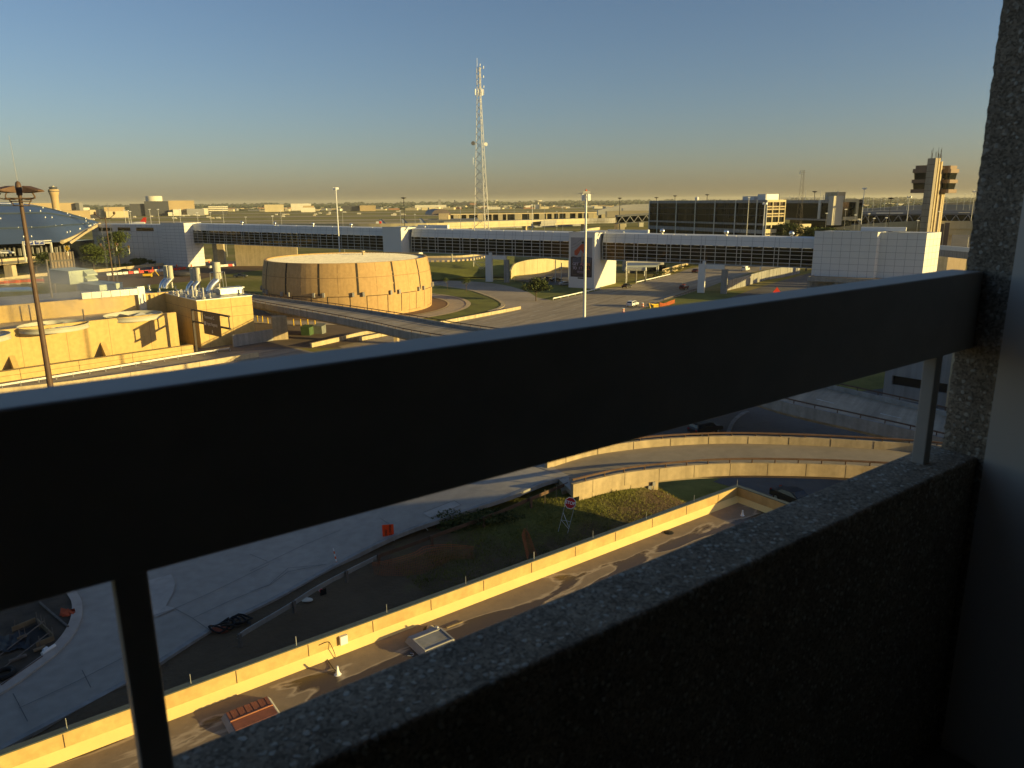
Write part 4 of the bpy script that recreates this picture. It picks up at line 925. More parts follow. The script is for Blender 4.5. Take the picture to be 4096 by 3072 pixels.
flat('blue_scene',[(.1,.36),(.95,.36),(.97,.5),(.6,.53),(.3,.5),(.1,.47)],mat('mural_blue',(.085,.09,.13),.6,.5,.6),.009)
flat('dress',[(.50,.835),(.58,.845),(.66,.80),(.70,.66),(.60,.60),(.56,.63),(.47,.70),(.38,.60),(.30,.54),(.18,.56),(.17,.66),(.30,.72),(.42,.79)],mat('mural_red',(.42,.075,.04),.6,.25,1),.010)
flat('hair',[(.52,.85),(.50,.88),(.56,.905),(.62,.895),(.62,.86),(.57,.85)],M['black'],.012)
flat('leg',[(.50,.62),(.57,.62),(.60,.47),(.55,.36),(.50,.36)],mat('mural_skin',(.36,.22,.16),.6,.2,1),.011)
cable=MB()
for (a,b,c,d) in ((.0,.80,.5,.97),(.0,.73,.45,.86),(.7,.95,.78,.55),(.84,.97,.84,.6)):
    p=[MP(a+(c-a)*k/8,b+(d-b)*(k/8)**1.6,.012) for k in range(9)]
    for x,y in zip(p[:-1],p[1:]): cable.tube(x,y,.05,n=4)
cable.build('painted_cables',mat('mural_line',(.16,.15,.16),.7,.1,1),mural)
for s,z,u,m in (('GET AGAIN',.325,.5,M['sign_white']),('TO IT ALL',.225,.5,M['sign_white'])):
    pass
lilac=mat('mural_lilac',(.42,.37,.50),.6,.1,1); coral=mat('mural_coral',(.62,.17,.07),.6,.1,1); pinkm=mat('mural_pink',(.5,.2,.26),.6,.1,1)
S_=W_/6.2
for k,(chs,vv) in enumerate((('GET AGAIN',.325),('TO IT ALL',.222))):
    n_=len(chs)
    for i,c in enumerate(chs):
        if c==' ': continue
        u=.5+(i-(n_-1)/2)*.088; text_mesh('caption_letter',c,S_,lilac if i<4 else (pinkm if i<6 else coral),MP(u,vv,.02),BU,UP,mural,extrude=.003,bold=.02)
text_mesh('caption_small','@Dallas',S_*.55,lilac,MP(.46,.135,.02),BU,UP,mural,extrude=.003)
ln2=MB()
for z,w in ((.105,.28),(.085,.22)): ln2.obox(MP(.5-w/2,z,.012),BU*W_*w,BW*.004,UP*.10)
for (u0,v0,u1,v1) in ((.08,.05,.085,.45),(.92,.05,.925,.45),(.08,.05,.3,.055),(.7,.05,.925,.055)): ln2.obox(MP(u0,v0,.012),BU*W_*max(.006,u1-u0),BW*.004,UP*max(.05,H_*(v1-v0)))
ln2.build('fine_print',mat('mural_gold',(.25,.20,.15),.6,.1,1),mural)
flat('logo_strip',[(.34,-.045),(.62,-.045),(.62,-.012),(.34,-.012)],M['dark_steel'],.01)
# gallery wing running on to the left of block 1, and the wall under the bridge
t=BR(*ca(1300,600),-4.8)[0]
gw=thing('gallery_wing','long grey panelled gallery wing between the skybridge and the blue roof','building',BP(t10-20,0,0))
e1=BP(t10,-4.0,0); zT=BR(*ca(1290,500),-4.8)[1]
q0=D(*ca(735,510),dist(e1)*1.10); q0.z=0
zg=D(*ca(735,495),dist(q0)).z
m=MB(); dv=(q0-e1); nv=Vector((dv.y,-dv.x,0)).normalized()
if nv.y<0: nv=-nv
m.add([e1-UP*.3,q0-UP*.3,q0+UP*zg,e1+UP*zT],[(0,1,2,3)],0); m.add([e1+UP*zT,q0+UP*zg,q0+UP*zg+nv*12,e1+UP*zT+nv*12],[(0,1,2,3)],0); m.add([e1-UP*.3+nv*12,q0-UP*.3+nv*12,q0+UP*zg+nv*12,e1+UP*zT+nv*12],[(0,1,2,3)],0)
for k in range(1,14): 
    f=k/14; m.tube(e1+dv*f-nv*.01,e1+dv*f-nv*.01+UP*(zT+(zg-zT)*f),.05,n=4,mi=1)
for f in (.2,.4,.55,.7,.82): m.tube(e1+UP*zT*f-nv*.01,q0+UP*zg*f-nv*.01,.05,n=4,mi=1)
m.build('wall',[M['white_panel'],M['panel_joint']],gw)
for a,b,zf_ in ((.12,.36,.84),(.44,.62,.84),(.70,.9,.83)):
    p=e1+dv*a+UP*(zT*zf_)-nv*.03; MB().obox(p,dv*(b-a),nv*.05,UP*1.7).build('dark_window_band',M['glass_dark'],gw)
uh=thing('lower_hall','cream sunlit wall standing under the left span of the skybridge','wall',BP(-150,10,0))
tw0=BR(*ca(1888,700),9)[0]; tw1=BR(*cb(300,620),9)[0]; tp0=BR(*ca(1745,700),9)[0]; tp1=BR(*ca(1782,700),9)[0]
SDu=bvec(60)
m=MB(); a=BP(tw0,9,-.3); b=BP(tw1,9,-.3); d=(b-a); c=bvec(95)*d.length; m.obox(a,c,Vector((0,1,0)),UP*(zb(-150)+.2)); m.build('cream_wall',M['pale_concrete'],uh)
m=MB(); m.obox(BP(tp0,9,-.3),bvec(95)*(tp1-tp0),Vector((0,2,0)),UP*(zb(-170))); m.build('cream_pier',M['pale_concrete'],uh)
m=MB(); m.obox(BP(t11+.5,10,-.3),BU*(tp0-t11-.5),BW*3,UP*zb(-180)); m.build('grey_wall',M['grey_concrete'],uh)  # shaded stretch of wall, its shade put into the greyer colour
# right hand block: two big tiled boxes on a low concrete base
rb=thing('tiled_block','big white tiled block at the near end of the skybridge','building',BP(86,0,0))
ta,za=BR(*ce(355,835),-3.0); tb_,_=BR(*ce(915,840),-3.0); tc_,zc=BR(*ce(1352,850),-1.2); zlow=7.0; SD=bvec(50)
for (x0,x1,off,zz,dep) in ((ta,tb_,-3.0,za,9),(tb_+.01,tc_,-1.2,zc,10)):
    m=MB(); m.obox(BP(x0,off,zlow),BU*(x1-x0),SD*dep,UP*(zz-zlow),0)
    k=1; gw_=2.55; gh_=1.9
    while k*gw_<x1-x0: m.obox(BP(x0+k*gw_-.035,off-.008,zlow),BU*.07,BW*.006,UP*(zz-zlow),1); k+=1
    k=1
    while k*gh_<zz-zlow: m.obox(BP(x0,off-.010,zz-k*gh_),BU*(x1-x0),BW*.008,UP*.07,1); m.obox(BP(x1+.002,off,zz-k*gh_),BU*.012,SD*dep,UP*.07,1); k+=1
    k=1
    while k*gw_<dep: m.obox(BP(x1+.003,off,zlow)+SD*(k*gw_),BU*.012,SD*.07,UP*(zz-zlow),1); k+=1
    m.build('wall',[M['white_panel'],M['panel_joint']],rb)
    MB().obox(BP(x0-.1,off-.1,zz+.002),BU*(x1-x0+.2),BW*.4,UP*.15).build('roof_trim',M['white_panel'],rb)
MB().obox(BP(ta+12,3,za+.1),BU*12,BW*3,UP*1.1).build('roof_plant',M['white_panel'],rb)
# low base building with a brown flat roof
lb=thing('low_terminal','low concrete building with a brown flat roof below the tiled block','building',BP(80,-8,0))
zl=7.5
pA=P(*ce(290,1235),zl); pB=P(*ce(1400,1275),zl); pC=P(*ce(445,1192),zl); pD=P(*ce(1600,1235),zl)
pE=P(*ce(1640,1290),zl)
rf=[pA,pE,P(*ce(1850,1225),zl),pC]
m=MB(); m.prism([(p.x,p.y) for p in rf],zl-1.35,zl-.25); m.build('fascia',M['grey_concrete'],lb)
m=MB(); m.poly([Vector((p.x,p.y,zl-.246)) for p in rf]); m.build('roof',M['brown_roof'],lb)
m=MB()
for p,q in ((rf[0],rf[1]),(rf[0],rf[3])):
    d=q-p; nn=Vector((-d.y,d.x,0)).normalized()*.3; m.obox(Vector((p.x,p.y,zl-.24)),d,nn if p is rf[0] and q is rf[1] else -nn,UP*.24)
m.build('roof_edge',M['grey_concrete'],lb)
d=(pE-pA); m=MB(); nn=Vector((-d.y,d.x,0)).normalized()
for k in range(6): m=MB(); m.obox(Vector((pA.x,pA.y,-.2))+d*(k/5.2)+nn*.3,d.normalized()*.8,nn*.8,UP*(zl-1.0)); m.build('column',M['grey_concrete'],lb)
m=MB(); m.obox(Vector((pA.x,pA.y,-.2))+nn*5,d,nn*.3,UP*(zl-1.0)); m.build('rear_wall',M['grey_concrete'],lb)
for x,y,s in ((492,1218,.45),(880,1212,.7)):
    c=P(*ce(x,y+8),zl-.2); MB().lathe(c,[(s*.5,0),(s*.5,s*.9),(s*.75,s*1.0),(s*.7,s*1.5),(.01,s*1.7)],12).build('roof_vent',M['white_paint'],lb,True)
c=P(*ce(340,1228),zl); MB().tube(c,c+Vector((.3,0,2.6)),.05,n=5).build('aerial',M['galv'],lb)
# concrete retaining wall right of the highway
rw=[P(*cd(862,1032)),P(*cd(1060,985)),P(*cd(1240,930)),P(*cd(1400,905)),P(*cd(1545,872))]
rt=[D(*cd(x,y),dist(p)).z for p,(x,y) in zip(rw,((862,940),(1060,893),(1240,845),(1400,812),(1545,800)))]
m=MB()
for i in range(len(rw)-1):
    p,q=rw[i],rw[i+1]; d=q-p; nn=Vector((-d.y,d.x,0)).normalized()*.5
    m.add([p,q,q+UP*rt[i+1],p+UP*rt[i],p+nn,q+nn,q+nn+UP*rt[i+1],p+nn+UP*rt[i]],[(0,1,2,3),(4,5,6,7),(3,2,6,7)],0)
    for k in range(1,5): 
        a=p+d*(k/5)-nn*.04; zz=rt[i]+(rt[i+1]-rt[i])*k/5; m.obox(a,d.normalized()*.12,-nn.normalized()*.02,UP*zz,1)
tag(m.build('retaining_wall',[M['grey_concrete'],M['joint']]),'grey concrete retaining wall with dark joints beside the highway','wall')
sheet('slip_road',[P(*cd(880,1105)),P(*cd(1080,1030)),P(*cd(1400,930)),P(*cd(1600,875)),P(*cd(1750,850)),P(*cd(2100,1000)),P(*cd(1500,1300)),P(*cd(600,1300)),P(*cd(500,1250))],M['asphalt'],.008)
sheet('median_grass',[P(*cd(150,1190)),P(*cd(330,1118)),P(*cd(480,1075)),P(*cd(640,1022)),P(*cd(860,1030)),P(*cd(1080,1022)),P(*cd(860,1110)),P(*cd(500,1240)),P(*cd(0,1350))],M['grass'],.03)
# ---------------------------------------------------------------- overpass in front of the drum, curving down to the right
ZO=6.6
nearO=spline([P(*cb(-420,1040),ZO),P(*cb(30,1140),ZO),P(*cb(600,1245),ZO),P(*cb(1200,1362),ZO),P(*cb(1820,1490),ZO),P(*q5(-250,240),ZO),P(*q5(540,455),ZO),P(*q5(1000,560),ZO),P(*q5(1440,660),ZO),P(*q5(1800,750),ZO)],10)
farO=spline([P(*cb(-300,1010),ZO),P(*cb(30,1072),ZO),P(*cb(600,1150),ZO),P(*cb(1200,1237),ZO),P(*cb(1820,1340),ZO),P(*cb(2212,1405),ZO),P(*q5(350,225),ZO),P(*q5(880,352),ZO),P(*q5(1480,490),ZO),P(*q5(2000,620),ZO)],10)
nO=72; aO=resample(nearO,nO); bO=resample(farO,nO)
ov=thing('overpass','long concrete overpass running diagonally in front of the drum building','overpass',aO[20])
m=MB().strip(bO,aO,.5); m.strip([p-UP*.5 for p in offset(bO,.9)],[p-UP*.5 for p in offset(aO,-.9)],.95); m.build('deck',M['highway'],ov)
for l,sd,nm in ((aO,1,'near_parapet'),(bO,-1,'far_parapet')):
    m=MB(); barrier(m,l,sd,.55,.32,.8); m.build(nm,M['grey_concrete'],ov)
    m=MB(); ll=offset(l,sd*.16); m.bend([p+UP*.95 for p in ll],.085,5)
    for i in range(0,nO): m.tube(ll[i]+UP*.5,ll[i]+UP*.95,.06,n=4)
    m.build(nm.split('_')[0]+'_hand_rail',M['rust_steel'],ov)
m=MB()
mid=[(p+q)/2 for p,q in zip(aO,bO)]
for s in range(4,nO-4,3):
    d=(mid[s+1]-mid[s-1]).normalized(); n_=Vector((d.y,-d.x,0))*.08; m.poly([mid[s]+n_+UP*.012,mid[s]-n_+UP*.012,mid[s]-n_+d*2.4+UP*.012,mid[s]+n_+d*2.4+UP*.012])
m.build('lane_dashes',M['road_line'],ov)
def pier2(x0,x1,z0,lbl):
    p=P(*x0,z0); q=P(*x1,z0); d=(q-p); n_=Vector((-d.y,d.x,0)).normalized()
    if n_.y<0: n_=-n_
    MB().obox(p-UP*.3,d,n_*2.2,UP*(ZO-1.3-z0+.3)).build('pier',M['concrete'],ov)
pier2(cb(232,1503),cb(378,1492),0,'')
pier2(cb(1415,1545),cb(1450,1545),0,'')
# ---------------------------------------------------------------- utility plant on the left
def vz(px,py,p): return D(px,py,dist(p)).z      # level of a photo point standing above ground point p
def extr(mb,p,q,thick,h,z0=-.3,mi=0,flip=False):
    d=q-p; n_=Vector((-d.y,d.x,0)).normalized()
    if n_.y<0: n_=-n_
    if flip: n_=-n_
    return mb.obox(Vector((p.x,p.y,z0)),Vector((d.x,d.y,0)),n_*thick,UP*(h-z0),mi)
W0=P(*cf(-500,1062),0); W1=P(*cf(1450,800),0)
PD=(W1-W0).normalized(); PN=Vector((-PD.y,PD.x,0))
if PN.y<0: PN=-PN
Wl=P(*cf(0,985),0); 
zw=vz(*cf(1422,500),W1)
print('plant wall',W0,W1,zw,math.degrees(math.atan2(PD.x,PD.y)))
plant=thing('cooling_plant','sunlit yellow-tan cooling plant with buttressed front wall and big round fan rings','industrial building',W1)
m=MB(); extr(m,W0,W1,.8,zw)
for k in range(1,8): m.obox(W1-PD*(k*7.6-2)-PN*.01,PD*.09,PN*.02,UP*zw,1)
m.build('front_wall',[M['plant_wall'],mat('plant_seam',(.33,.22,.10),.9,.1,1)],plant)
for x,y in ((1012,832),(315,940)):
    b=P(*cf(x,y),1.2); t=(b-W1).dot(PD); a=W1+PD*t; 
    hh=vz(*cf(x-118,y-105),a)
    m=MB(); w=PD*.9; o=a-PD*3.6-PN*.0
    m.add([o,o+w,o-PN*4.2,o+w-PN*4.2,o+UP*hh,o+w+UP*hh],[(0,2,4),(1,5,3),(0,1,3,2),(2,3,5,4),(0,4,5,1)]); m.build('buttress',M['plant_wall'],plant)
# deck, rear wall, fan rings
zdeck=zw-.9
m=MB(); m.obox(W0+PN*.8+UP*(zdeck-.4),PD*((W1-W0).length-.5),PN*16,UP*.4); m.build('deck',M['pale_concrete'],plant)
m=MB(); m.obox(W1-PD*1.0+PN*.8-UP*.3,PD*.6,PN*16,UP*(zdeck+.3)); m.build('end_wall',M['plant_wall'],plant)
R1=W1+PN*17; zr1=vz(*cf(1240,348),R1)
RA=R1-PD*2+PN*0
m=MB(); m.obox(W0+PN*17-UP*.3,PD*((W1-W0).length+4.5),PN*.8,UP*(zr1+.3)); m.build('rear_wall',M['plant_wall'],plant)
m=MB(); m.obox(W0+PN*17.8+UP*(zr1-1.4),PD*((W1-W0).length+4.5),PN*26,UP*.5); m.build('plant_roof',M['roof_membrane'],plant)
M['fan_white']=mat('fan_ring_white',(.46,.44,.34),.6,.12,.4)
for (x,y,ww) in ((428,598,215),(1068,516,193),(-230,690,215)):
    c=P(*cf(x,y),zdeck+.9); rr=ww*.4973/FPX*(c-EYE).length
    m=MB(); m.lathe(c,[(rr*1.0,-.9),(rr*.97,-.45),(rr,.0),(rr-.12,.02),(rr*.95,-.4),(rr*.93,-.9)],48); m.build('fan_ring',M['fan_white'],plant,True)
    m=MB(); m.lathe(c,[(.01,-.5),(.9,-.5),(.9,-.62),(.01,-.62)],16)
    for k in range(8):
        a=k*math.pi/4; u=Vector((math.cos(a),math.sin(a),0)); v=Vector((-u.y,u.x,.35)).normalized(); m.poly([c+u*.8-v*.3-UP*.55,c+u*(rr*.9)-v*.75-UP*.55,c+u*(rr*.9)+v*.75-UP*.55,c+u*.8+v*.3-UP*.55])
    m.build('fan_blades',M['dirty_white'],plant)
for x,y,h in ((252,575,3.4),(680,580,2.6)):
    c=P(*cf(x,y),zdeck); MB().tube(c,c+UP*h,.13,n=8).build('vent_pipe',M['brown_steel'],plant)
# low wall in front, guard rail, road and outer barrier
m=MB(); f0=P(*cf(-500,1140),0); f1=P(*cf(1560,832),0); dv=(f1-f0).normalized(); nv=Vector((-dv.y,dv.x,0)); nv=nv if nv.y>0 else -nv
zf=vz(*cf(1440,772),f1)
m.obox(f0-UP*.3,f1-f0,nv*1.3,UP*(zf+.3),0)
for k in range(0,6): m.obox(f1-dv*(2.5+9.5*k)-nv*.01,dv*.07,nv*.02,UP*zf,1)
m.obox(f0-nv*.004+UP*(zf*.52),f1-f0,nv*.008,UP*.05,1)
tag(m.build('low_wall',[M['plant_wall'],M['joint']]),'low sunlit retaining wall in front of the cooling plant','wall')
simple_rail('guard_rail','pale steel guard rail on the road edge below the cooling plant',[P(*cf(-300,1165),0),P(*cf(0,1118),0),P(*cf(900,970),0),P(*cf(1500,868),0),P(*cf(1850,812),0)],M['galv'],.8,2.6)
sheet('plant_road',[f0,f1,P(*cf(2400,790)),P(*cf(2700,870)),P(*cf(1700,1100)),P(*cf(0,1400)),P(*cf(-900,1500))],M['highway'],.006)
wall_line('concrete_barrier','long low concrete barrier on the near side of the plant road','barrier',[P(*cf(-300,1190),0),P(*cf(430,1112),0),P(*cf(800,1062),0),P(*cf(1280,990),0),P(*cf(1700,922),0),P(*cf(2080,858),0)],.95,.5,M['pale_concrete'],M['joint'],9)
# stack building
Cb=P(*cf(1622,792),0); zs_=vz(*cf(1585,410),Cb)
rb2=P(*cf(2062,700),0); ra=(rb2-Cb); ra.z=0
# its lit face runs parallel to the plant's front wall
p=ray(*cf(2036,500)); t=(Cb.cross(Vector((p.x,p.y,0))).z)/(Vector((p.x,p.y,0)).cross(PD).z); Lf=abs(t)
stk=thing('stack_building','tan concrete boiler building with silver exhaust stacks on its roof','industrial building',Cb)
DEP=24.0
m=MB(); m.obox(Cb-UP*.3,PD*Lf,PN*DEP,UP*(zs_+.3),0)
for k in (.155,.60): m.obox(Cb+PD*(Lf*k)-PN*.01,PD*.10,PN*.015,UP*zs_,1)
for f in (.80,.60): m.obox(Cb-PN*.012+UP*zs_*f,PD*Lf,PN*.015,UP*.09,1); m.obox(Cb-PD*.012+UP*zs_*f,PD*.015,PN*DEP,UP*.09,1)
m.build('wall',[M['plant_wall'],mat('stack_seam',(.30,.20,.09),.9,.1,1)],stk)
m=MB(); m.obox(Cb-PD*.1-PN*.1+UP*(zs_+.002),PD*(Lf+.2),PN*.35,UP*.14); m.obox(Cb-PD*.1+PN*.26+UP*(zs_+.002),PD*.35,PN*(DEP-.3),UP*.14); m.obox(Cb+PD*(Lf-.25)+PN*.26+UP*(zs_+.002),PD*.35,PN*(DEP-.3),UP*.14); m.build('roof_coping',M['galv'],stk)
M['wet_grey']=mat('blue_grey_roof',(.16,.165,.17),.5,.25,.4)
m=MB(); m.poly([Cb+PD*.2+PN*.2+UP*(zs_+.02),Cb+PD*(Lf-.2)+PN*.2+UP*(zs_+.02),Cb+PD*(Lf-.2)+PN*DEP+UP*(zs_+.02),Cb+PD*.2+PN*DEP+UP*(zs_+.02)]); m.build('roof',M['wet_grey'],stk)
def on_roof(x,y): return P(*x,zs_) if False else P(x,y,zs_)
def stack(xb,yb,xt,yt,rpx,big=False,elbow=-1,mt='fan_white'):
    b=P(*cf(xb,yb),zs_); top=D(*cf(xt,yt),dist(b)); r=rpx*.4973/FPX*(b-EYE).length; h=top.z-zs_
    m=MB(); m.tube(b+UP*(h*.42),b+UP*h,r,r,14); m.lathe(b,[(r,h),(r*.86,h),(r*.86,h-.4)],14); m.lathe(b,[(r*1.06,h*.44),(r*1.10,h*.47),(r*1.06,h*.5)],14)
    m.build('stack',M[mt],stk,True)
    e=PD*elbow; s=MB(); pts=[b+UP*h*.43,b+UP*h*.36+e*r*.3,b+UP*h*.27+e*r*1.3,b+UP*h*.14+e*r*2.2,b+e*r*2.6+UP*.0]
    s.bend(spline(pts,4),r*1.02,12); s.build('duct_elbow',M['bright_metal'],stk,True)
    MB().tube(b,b+UP*h*.44,r*.55,r*.6,10).build('stack_foot',M['bright_metal'],stk,True)
stack(1385,305,1372,125,18); stack(1350,300,1343,122,17); stack(1605,330,1592,142,17); stack(1562,325,1556,142,17); stack(1762,330,1738,97,27)
for x,y,h in ((1555,385,2.6),(1582,383,2.6),(1640,392,2.4)):
    c=P(*cf(x,y),zs_); MB().tube(c,c+UP*h,.13,n=8).build('vent_pipe',M['dirty_white'],stk); MB().box(c+UP*.15,(.55,.55,.3)).build('pipe_curb',M['dirty_white'],stk)
for x,y,s in ((1203,325,.45),(1285,345,.4),(1432,370,.45),(1690,385,.4),(1955,352,.35),(1415,318,.3)):
    c=P(*cf(x,y),zs_); MB().lathe(c,[(s,0),(s,s*.5),(s*.55,s*.6),(s*.55,s*2.6),(s*.8,s*2.7),(.01,s*3.2)],12).build('roof_vent',M['bright_metal'],stk,True)
c=P(*cf(1850,352),zs_); m=MB(); m.box(c+UP*.7,(5.2,2.4,1.2),math.atan2(PD.y,PD.x)); m.box(c+UP*1.38,(5.8,2.9,.14),math.atan2(PD.y,PD.x)); m.build('air_handler',M['galv'],stk)
m=MB(); b=P(*cf(1760,330),zs_)
for dx,dy in ((-1.4,-1.0),(1.6,-.9),(1.5,1.2),(-1.3,1.1)): m.tube(b+Vector((dx,dy,0)),b+Vector((dx*.9,dy*.9,4.4)),.07,n=4)
m.bend([b+Vector((1.4*math.cos(k*.524),1.2*math.sin(k*.524),4.4)) for k in range(13)],.06,4); m.build('stack_frame',M['galv'],stk)
m=MB()
rnd=random.Random(2)
for k in range(26):
    q=Cb+PD*rnd.uniform(.05,.55)*Lf+PN*rnd.uniform(3,18)+UP*zs_; a=rnd.choice((PD,PN)); m.tube(q+UP*.4,q+a*rnd.uniform(1,4)+UP*.4,.09,n=5); m.tube(q,q+UP*rnd.uniform(.4,1.2),.08,n=5)
o=m.build('roof_pipework',M['bright_metal'],stk); o['kind']='stuff'
# silver air duct running along the rear wall
du=thing('air_duct','patched silver air duct running along the rear plant wall and down it','duct',RA)
g0=P(*cf(655,385),zr1); g1=P(*cf(1085,335),zr1)
def onrear(x,y): 
    r=ray(*cf(x,y)); o0=W1+PN*16.6; t=(o0-EYE).dot(PN)/r.dot(PN); return EYE+r*t
q0_=onrear(655,395); q1_=onrear(1110,345)
L=(q1_-q0_).dot(PD)
for k in range(6): MB().obox(q0_+PD*(L*k/6+.04)-PN*.6,PD*(L/6-.08),PN*1.3,UP*1.35).build('duct_section',M['galv'],du)
MB().obox(Vector((q1_.x,q1_.y,q1_.z-4.6))-PD*.2-PN*.6,PD*1.5,PN*1.2,UP*6.0).build('down_duct',M['galv'],du)
# air units on the roof behind
M['unit_green']=mat('pale_green_metal',(.40,.46,.38),.55,.10,.5)
def unit(name,label,x0,y0,x1,y1,depth,hpx,hood):
    a=P(*cf(x0,y0),zr1-1); b=P(*cf(x1,y1),zr1-1); t=thing(name,label,'air unit',a)
    L=(b-a).length; u=(b-a).normalized(); v=Vector((-u.y,u.x,0)); v=v if v.y>0 else -v
    h=vz(*cf(x0,y0-hpx),a)-a.z
    m=MB(); m.obox(a,u*L,v*depth,UP*h); m.build('casing',M['unit_green'],t)
    m=MB(); m.add([a-u*.2-v*.2+UP*(h+.003),b+u*.2-v*.2+UP*(h+.003),b+u*.2+v*(depth+.2)+UP*(h+.25),a-u*.2+v*(depth+.2)+UP*(h+.25)],[(0,1,2,3)]); m.build('lid',M['unit_green'],t)
    if hood:
        for f in (.14,.56):
            m=MB(); o=a+u*(L*.58)+UP*(h*f); w=u*(L*.44); m.add([o,o+w,o+w-v*1.5,o-v*1.5,o+UP*h*.4,o+w+UP*h*.4,o+w-v*1.5+UP*h*.12,o-v*1.5+UP*h*.12],[(0,1,2,3),(4,7,6,5),(3,2,6,7),(0,3,7,4),(1,5,6,2)]); m.build('intake_hood',M['unit_green'],t)
    return t
unit('air_unit','big pale green rooftop air unit with two intake hoods',565,278,762,258,9,108,True)
unit('air_unit','smaller pale green rooftop air unit without hoods',805,335,992,312,8,52,False)
m=MB(); a=P(*cf(-200,345),zr1-.5); b=P(*cf(300,330),zr1-.5)
m=MB(); d=b-a; m.obox(a,d,PN*9,UP*.35); m.build('glass_roof',mat('blue_skylight',(.10,.15,.22),.25,.15,.3,spec=.6),plant)
# gantry sign
gb_=P(*cf(1583,826),0); gan=thing('gantry_sign','rust-brown cantilever gantry carrying a brown terminal direction sign','road sign',gb_)
ztop=vz(*cf(1545,478),gb_); zlow_=vz(*cf(1555,572),gb_)
M['gantry']=mat('gantry_steel',(.055,.042,.032),.6,.25,1.5)
MB().box(gb_+UP*(ztop/2),(.42,.42,ztop),math.atan2(PD.y,PD.x)).build('post',M['gantry'],gan)
e1_=P(*cf(1838,532),ztop); ed=(e1_-gb_); ed.z=0; el=ed.length; eu=ed.normalized(); ev=Vector((-eu.y,eu.x,0))
for z in (ztop-.2,zlow_-.2): MB().obox(Vector((gb_.x,gb_.y,z))-ev*.16,eu*(el+.3),ev*.32,UP*.32).build('beam',M['gantry'],gan)
for f in (.26,1.0): MB().obox(Vector((gb_.x,gb_.y,zlow_))+eu*(el*f-.1)-ev*.1,eu*.2,ev*.2,UP*(ztop-zlow_)).build('strut',M['gantry'],gan)
fside=ev if ev.dot(-gb_)>0 else -ev
fu0,fu1=.33,.80
so=Vector((gb_.x,gb_.y,0))+fside*.3
sa=so+eu*(el*fu0); sw=el*(fu1-fu0); szt=ztop-.05; szb=zlow_-2.0
MB().obox(sa+UP*szb-fside*.06,eu*sw,fside*.06,UP*(szt-szb)).build('sign_panel',M['brown_sign'],gan)
sh=szt-szb; c0=sa+fside*.02
M['sign_text']=mat('sign_lettering',(.62,.55,.48),.5,.1,1)
text_mesh('sign_text','Terminal C',sh*.21,M['sign_text'],c0+eu*(sw*.08)+UP*(szb+sh*.80),eu,UP,gan,'LEFT',.003,.012)
text_mesh('sign_text','Hyatt Regency',sh*.21,M['sign_text'],c0+eu*(sw*.21)+UP*(szb+sh*.50),eu,UP,gan,'LEFT',.003,.012,xs=.80)
m=MB(); o=c0+eu*(sw*.06)+UP*(szb+sh*.42); m.obox(o,eu*sw*.11,fside*.01,UP*sh*.17,0); m.build('hotel_symbol',M['sign_text'],gan)
m=MB(); o=c0+eu*(sw*.5)+UP*(szb+sh*.08); m.poly([o,o+eu*.32+UP*.34,o+eu*.12+UP*.34,o+eu*.12+UP*.72,o-eu*.12+UP*.72,o-eu*.12+UP*.34,o-eu*.32+UP*.34]); m.build('down_arrow',M['sign_text'],gan)
# little wall and pipe stand by the boiler building
m=MB(); a=P(*cf(1880,780),0); b=P(*cf(2200,728),0); extr(m,a,b,.4,2.6); tag(m.build('yard_wall',M['grey_concrete']),'low grey yard wall beside the boiler building','wall')
sheet('plant_yard',G(cf,(1450,760),(2060,640),(2300,560),(2560,700),(2350,800),(1600,850))+[],M['asphalt'],.004)
sheet('under_road',G(cb,(-60,1260),(700,1330),(1500,1420),(1600,1560),(600,1580),(-100,1560)),mat('brown_road',(.17,.125,.085),.9,.2,.15,fine=1.5),.010)
# things under the overpass
def dumpster(label,x,y,w,mt):
    a=P(*cb(x,y),0); t=thing('dumpster',label,'dumpster',a); u=bvec(100); v=bvec(10); W=w*.4069/FPX*(a-EYE).length
    m=MB(); m.add([a,a+u*W,a+u*W+v*2.2,a+v*2.2,a-u*.0+UP*1.9-v*.2,a+u*W+UP*1.9-v*.2,a+u*W+v*2.3+UP*1.9,a+v*2.3+UP*1.9],[(0,1,5,4),(1,2,6,5),(2,3,7,6),(3,0,4,7),(0,3,2,1)]); m.build('body',mt,t)
    m=MB(); m.add([a+UP*1.903-v*.25-u*.1,a+u*(W+.1)+UP*1.903-v*.25,a+u*(W+.1)+v*2.35+UP*2.25,a-u*.1+v*2.35+UP*2.25],[(0,1,2,3)]); m.build('lid',mt,t)
dumpster('green dumpster on the road under the overpass',505,1455,85,mat('dumpster_green',(.07,.12,.05),.6,.2,1)); dumpster('grey dumpster beside the green one under the overpass',628,1440,85,mat('dumpster_grey',(.20,.21,.19),.6,.2,1))
bl_=None
for i,x in enumerate(((75,1318),(125,1322),(178,1340),(430,1355),(500,1357),(570,1357),(640,1357))):
    p=P(*cb(*x),0)
    if bl_ is None:
        bl_=thing('bollard','yellow steel bollard in the row behind the overpass pier','bollard',p,'yellow bollards behind the overpass'); o=MB().tube(Vector((0,0,0)),Vector((0,0,1.5)),.14,n=8); o.lathe(Vector((0,0,1.5)),[(.14,0),(.1,.1),(.001,.14)],8); ob=o.build('bollard_post',M['yellow']); ob.parent=bl_
    else:
        c=dup(bl_,p,0,'yellow steel bollard in the row behind the overpass pier')
m=MB(); a=P(*cb(470,1545),0); b=P(*cb(980,1420),0); c=P(*cb(1180,1430),0); e=P(*cb(650,1560),0)
wl=wall_line('concrete_barrier','curving sunlit concrete barrier under the overpass','barrier',[P(*cb(600,1572),0),P(*cb(900,1505),0),P(*cb(1110,1455),0),P(*cb(1260,1440),0)],.95,.6,M['pale_concrete'],M['joint'],8)
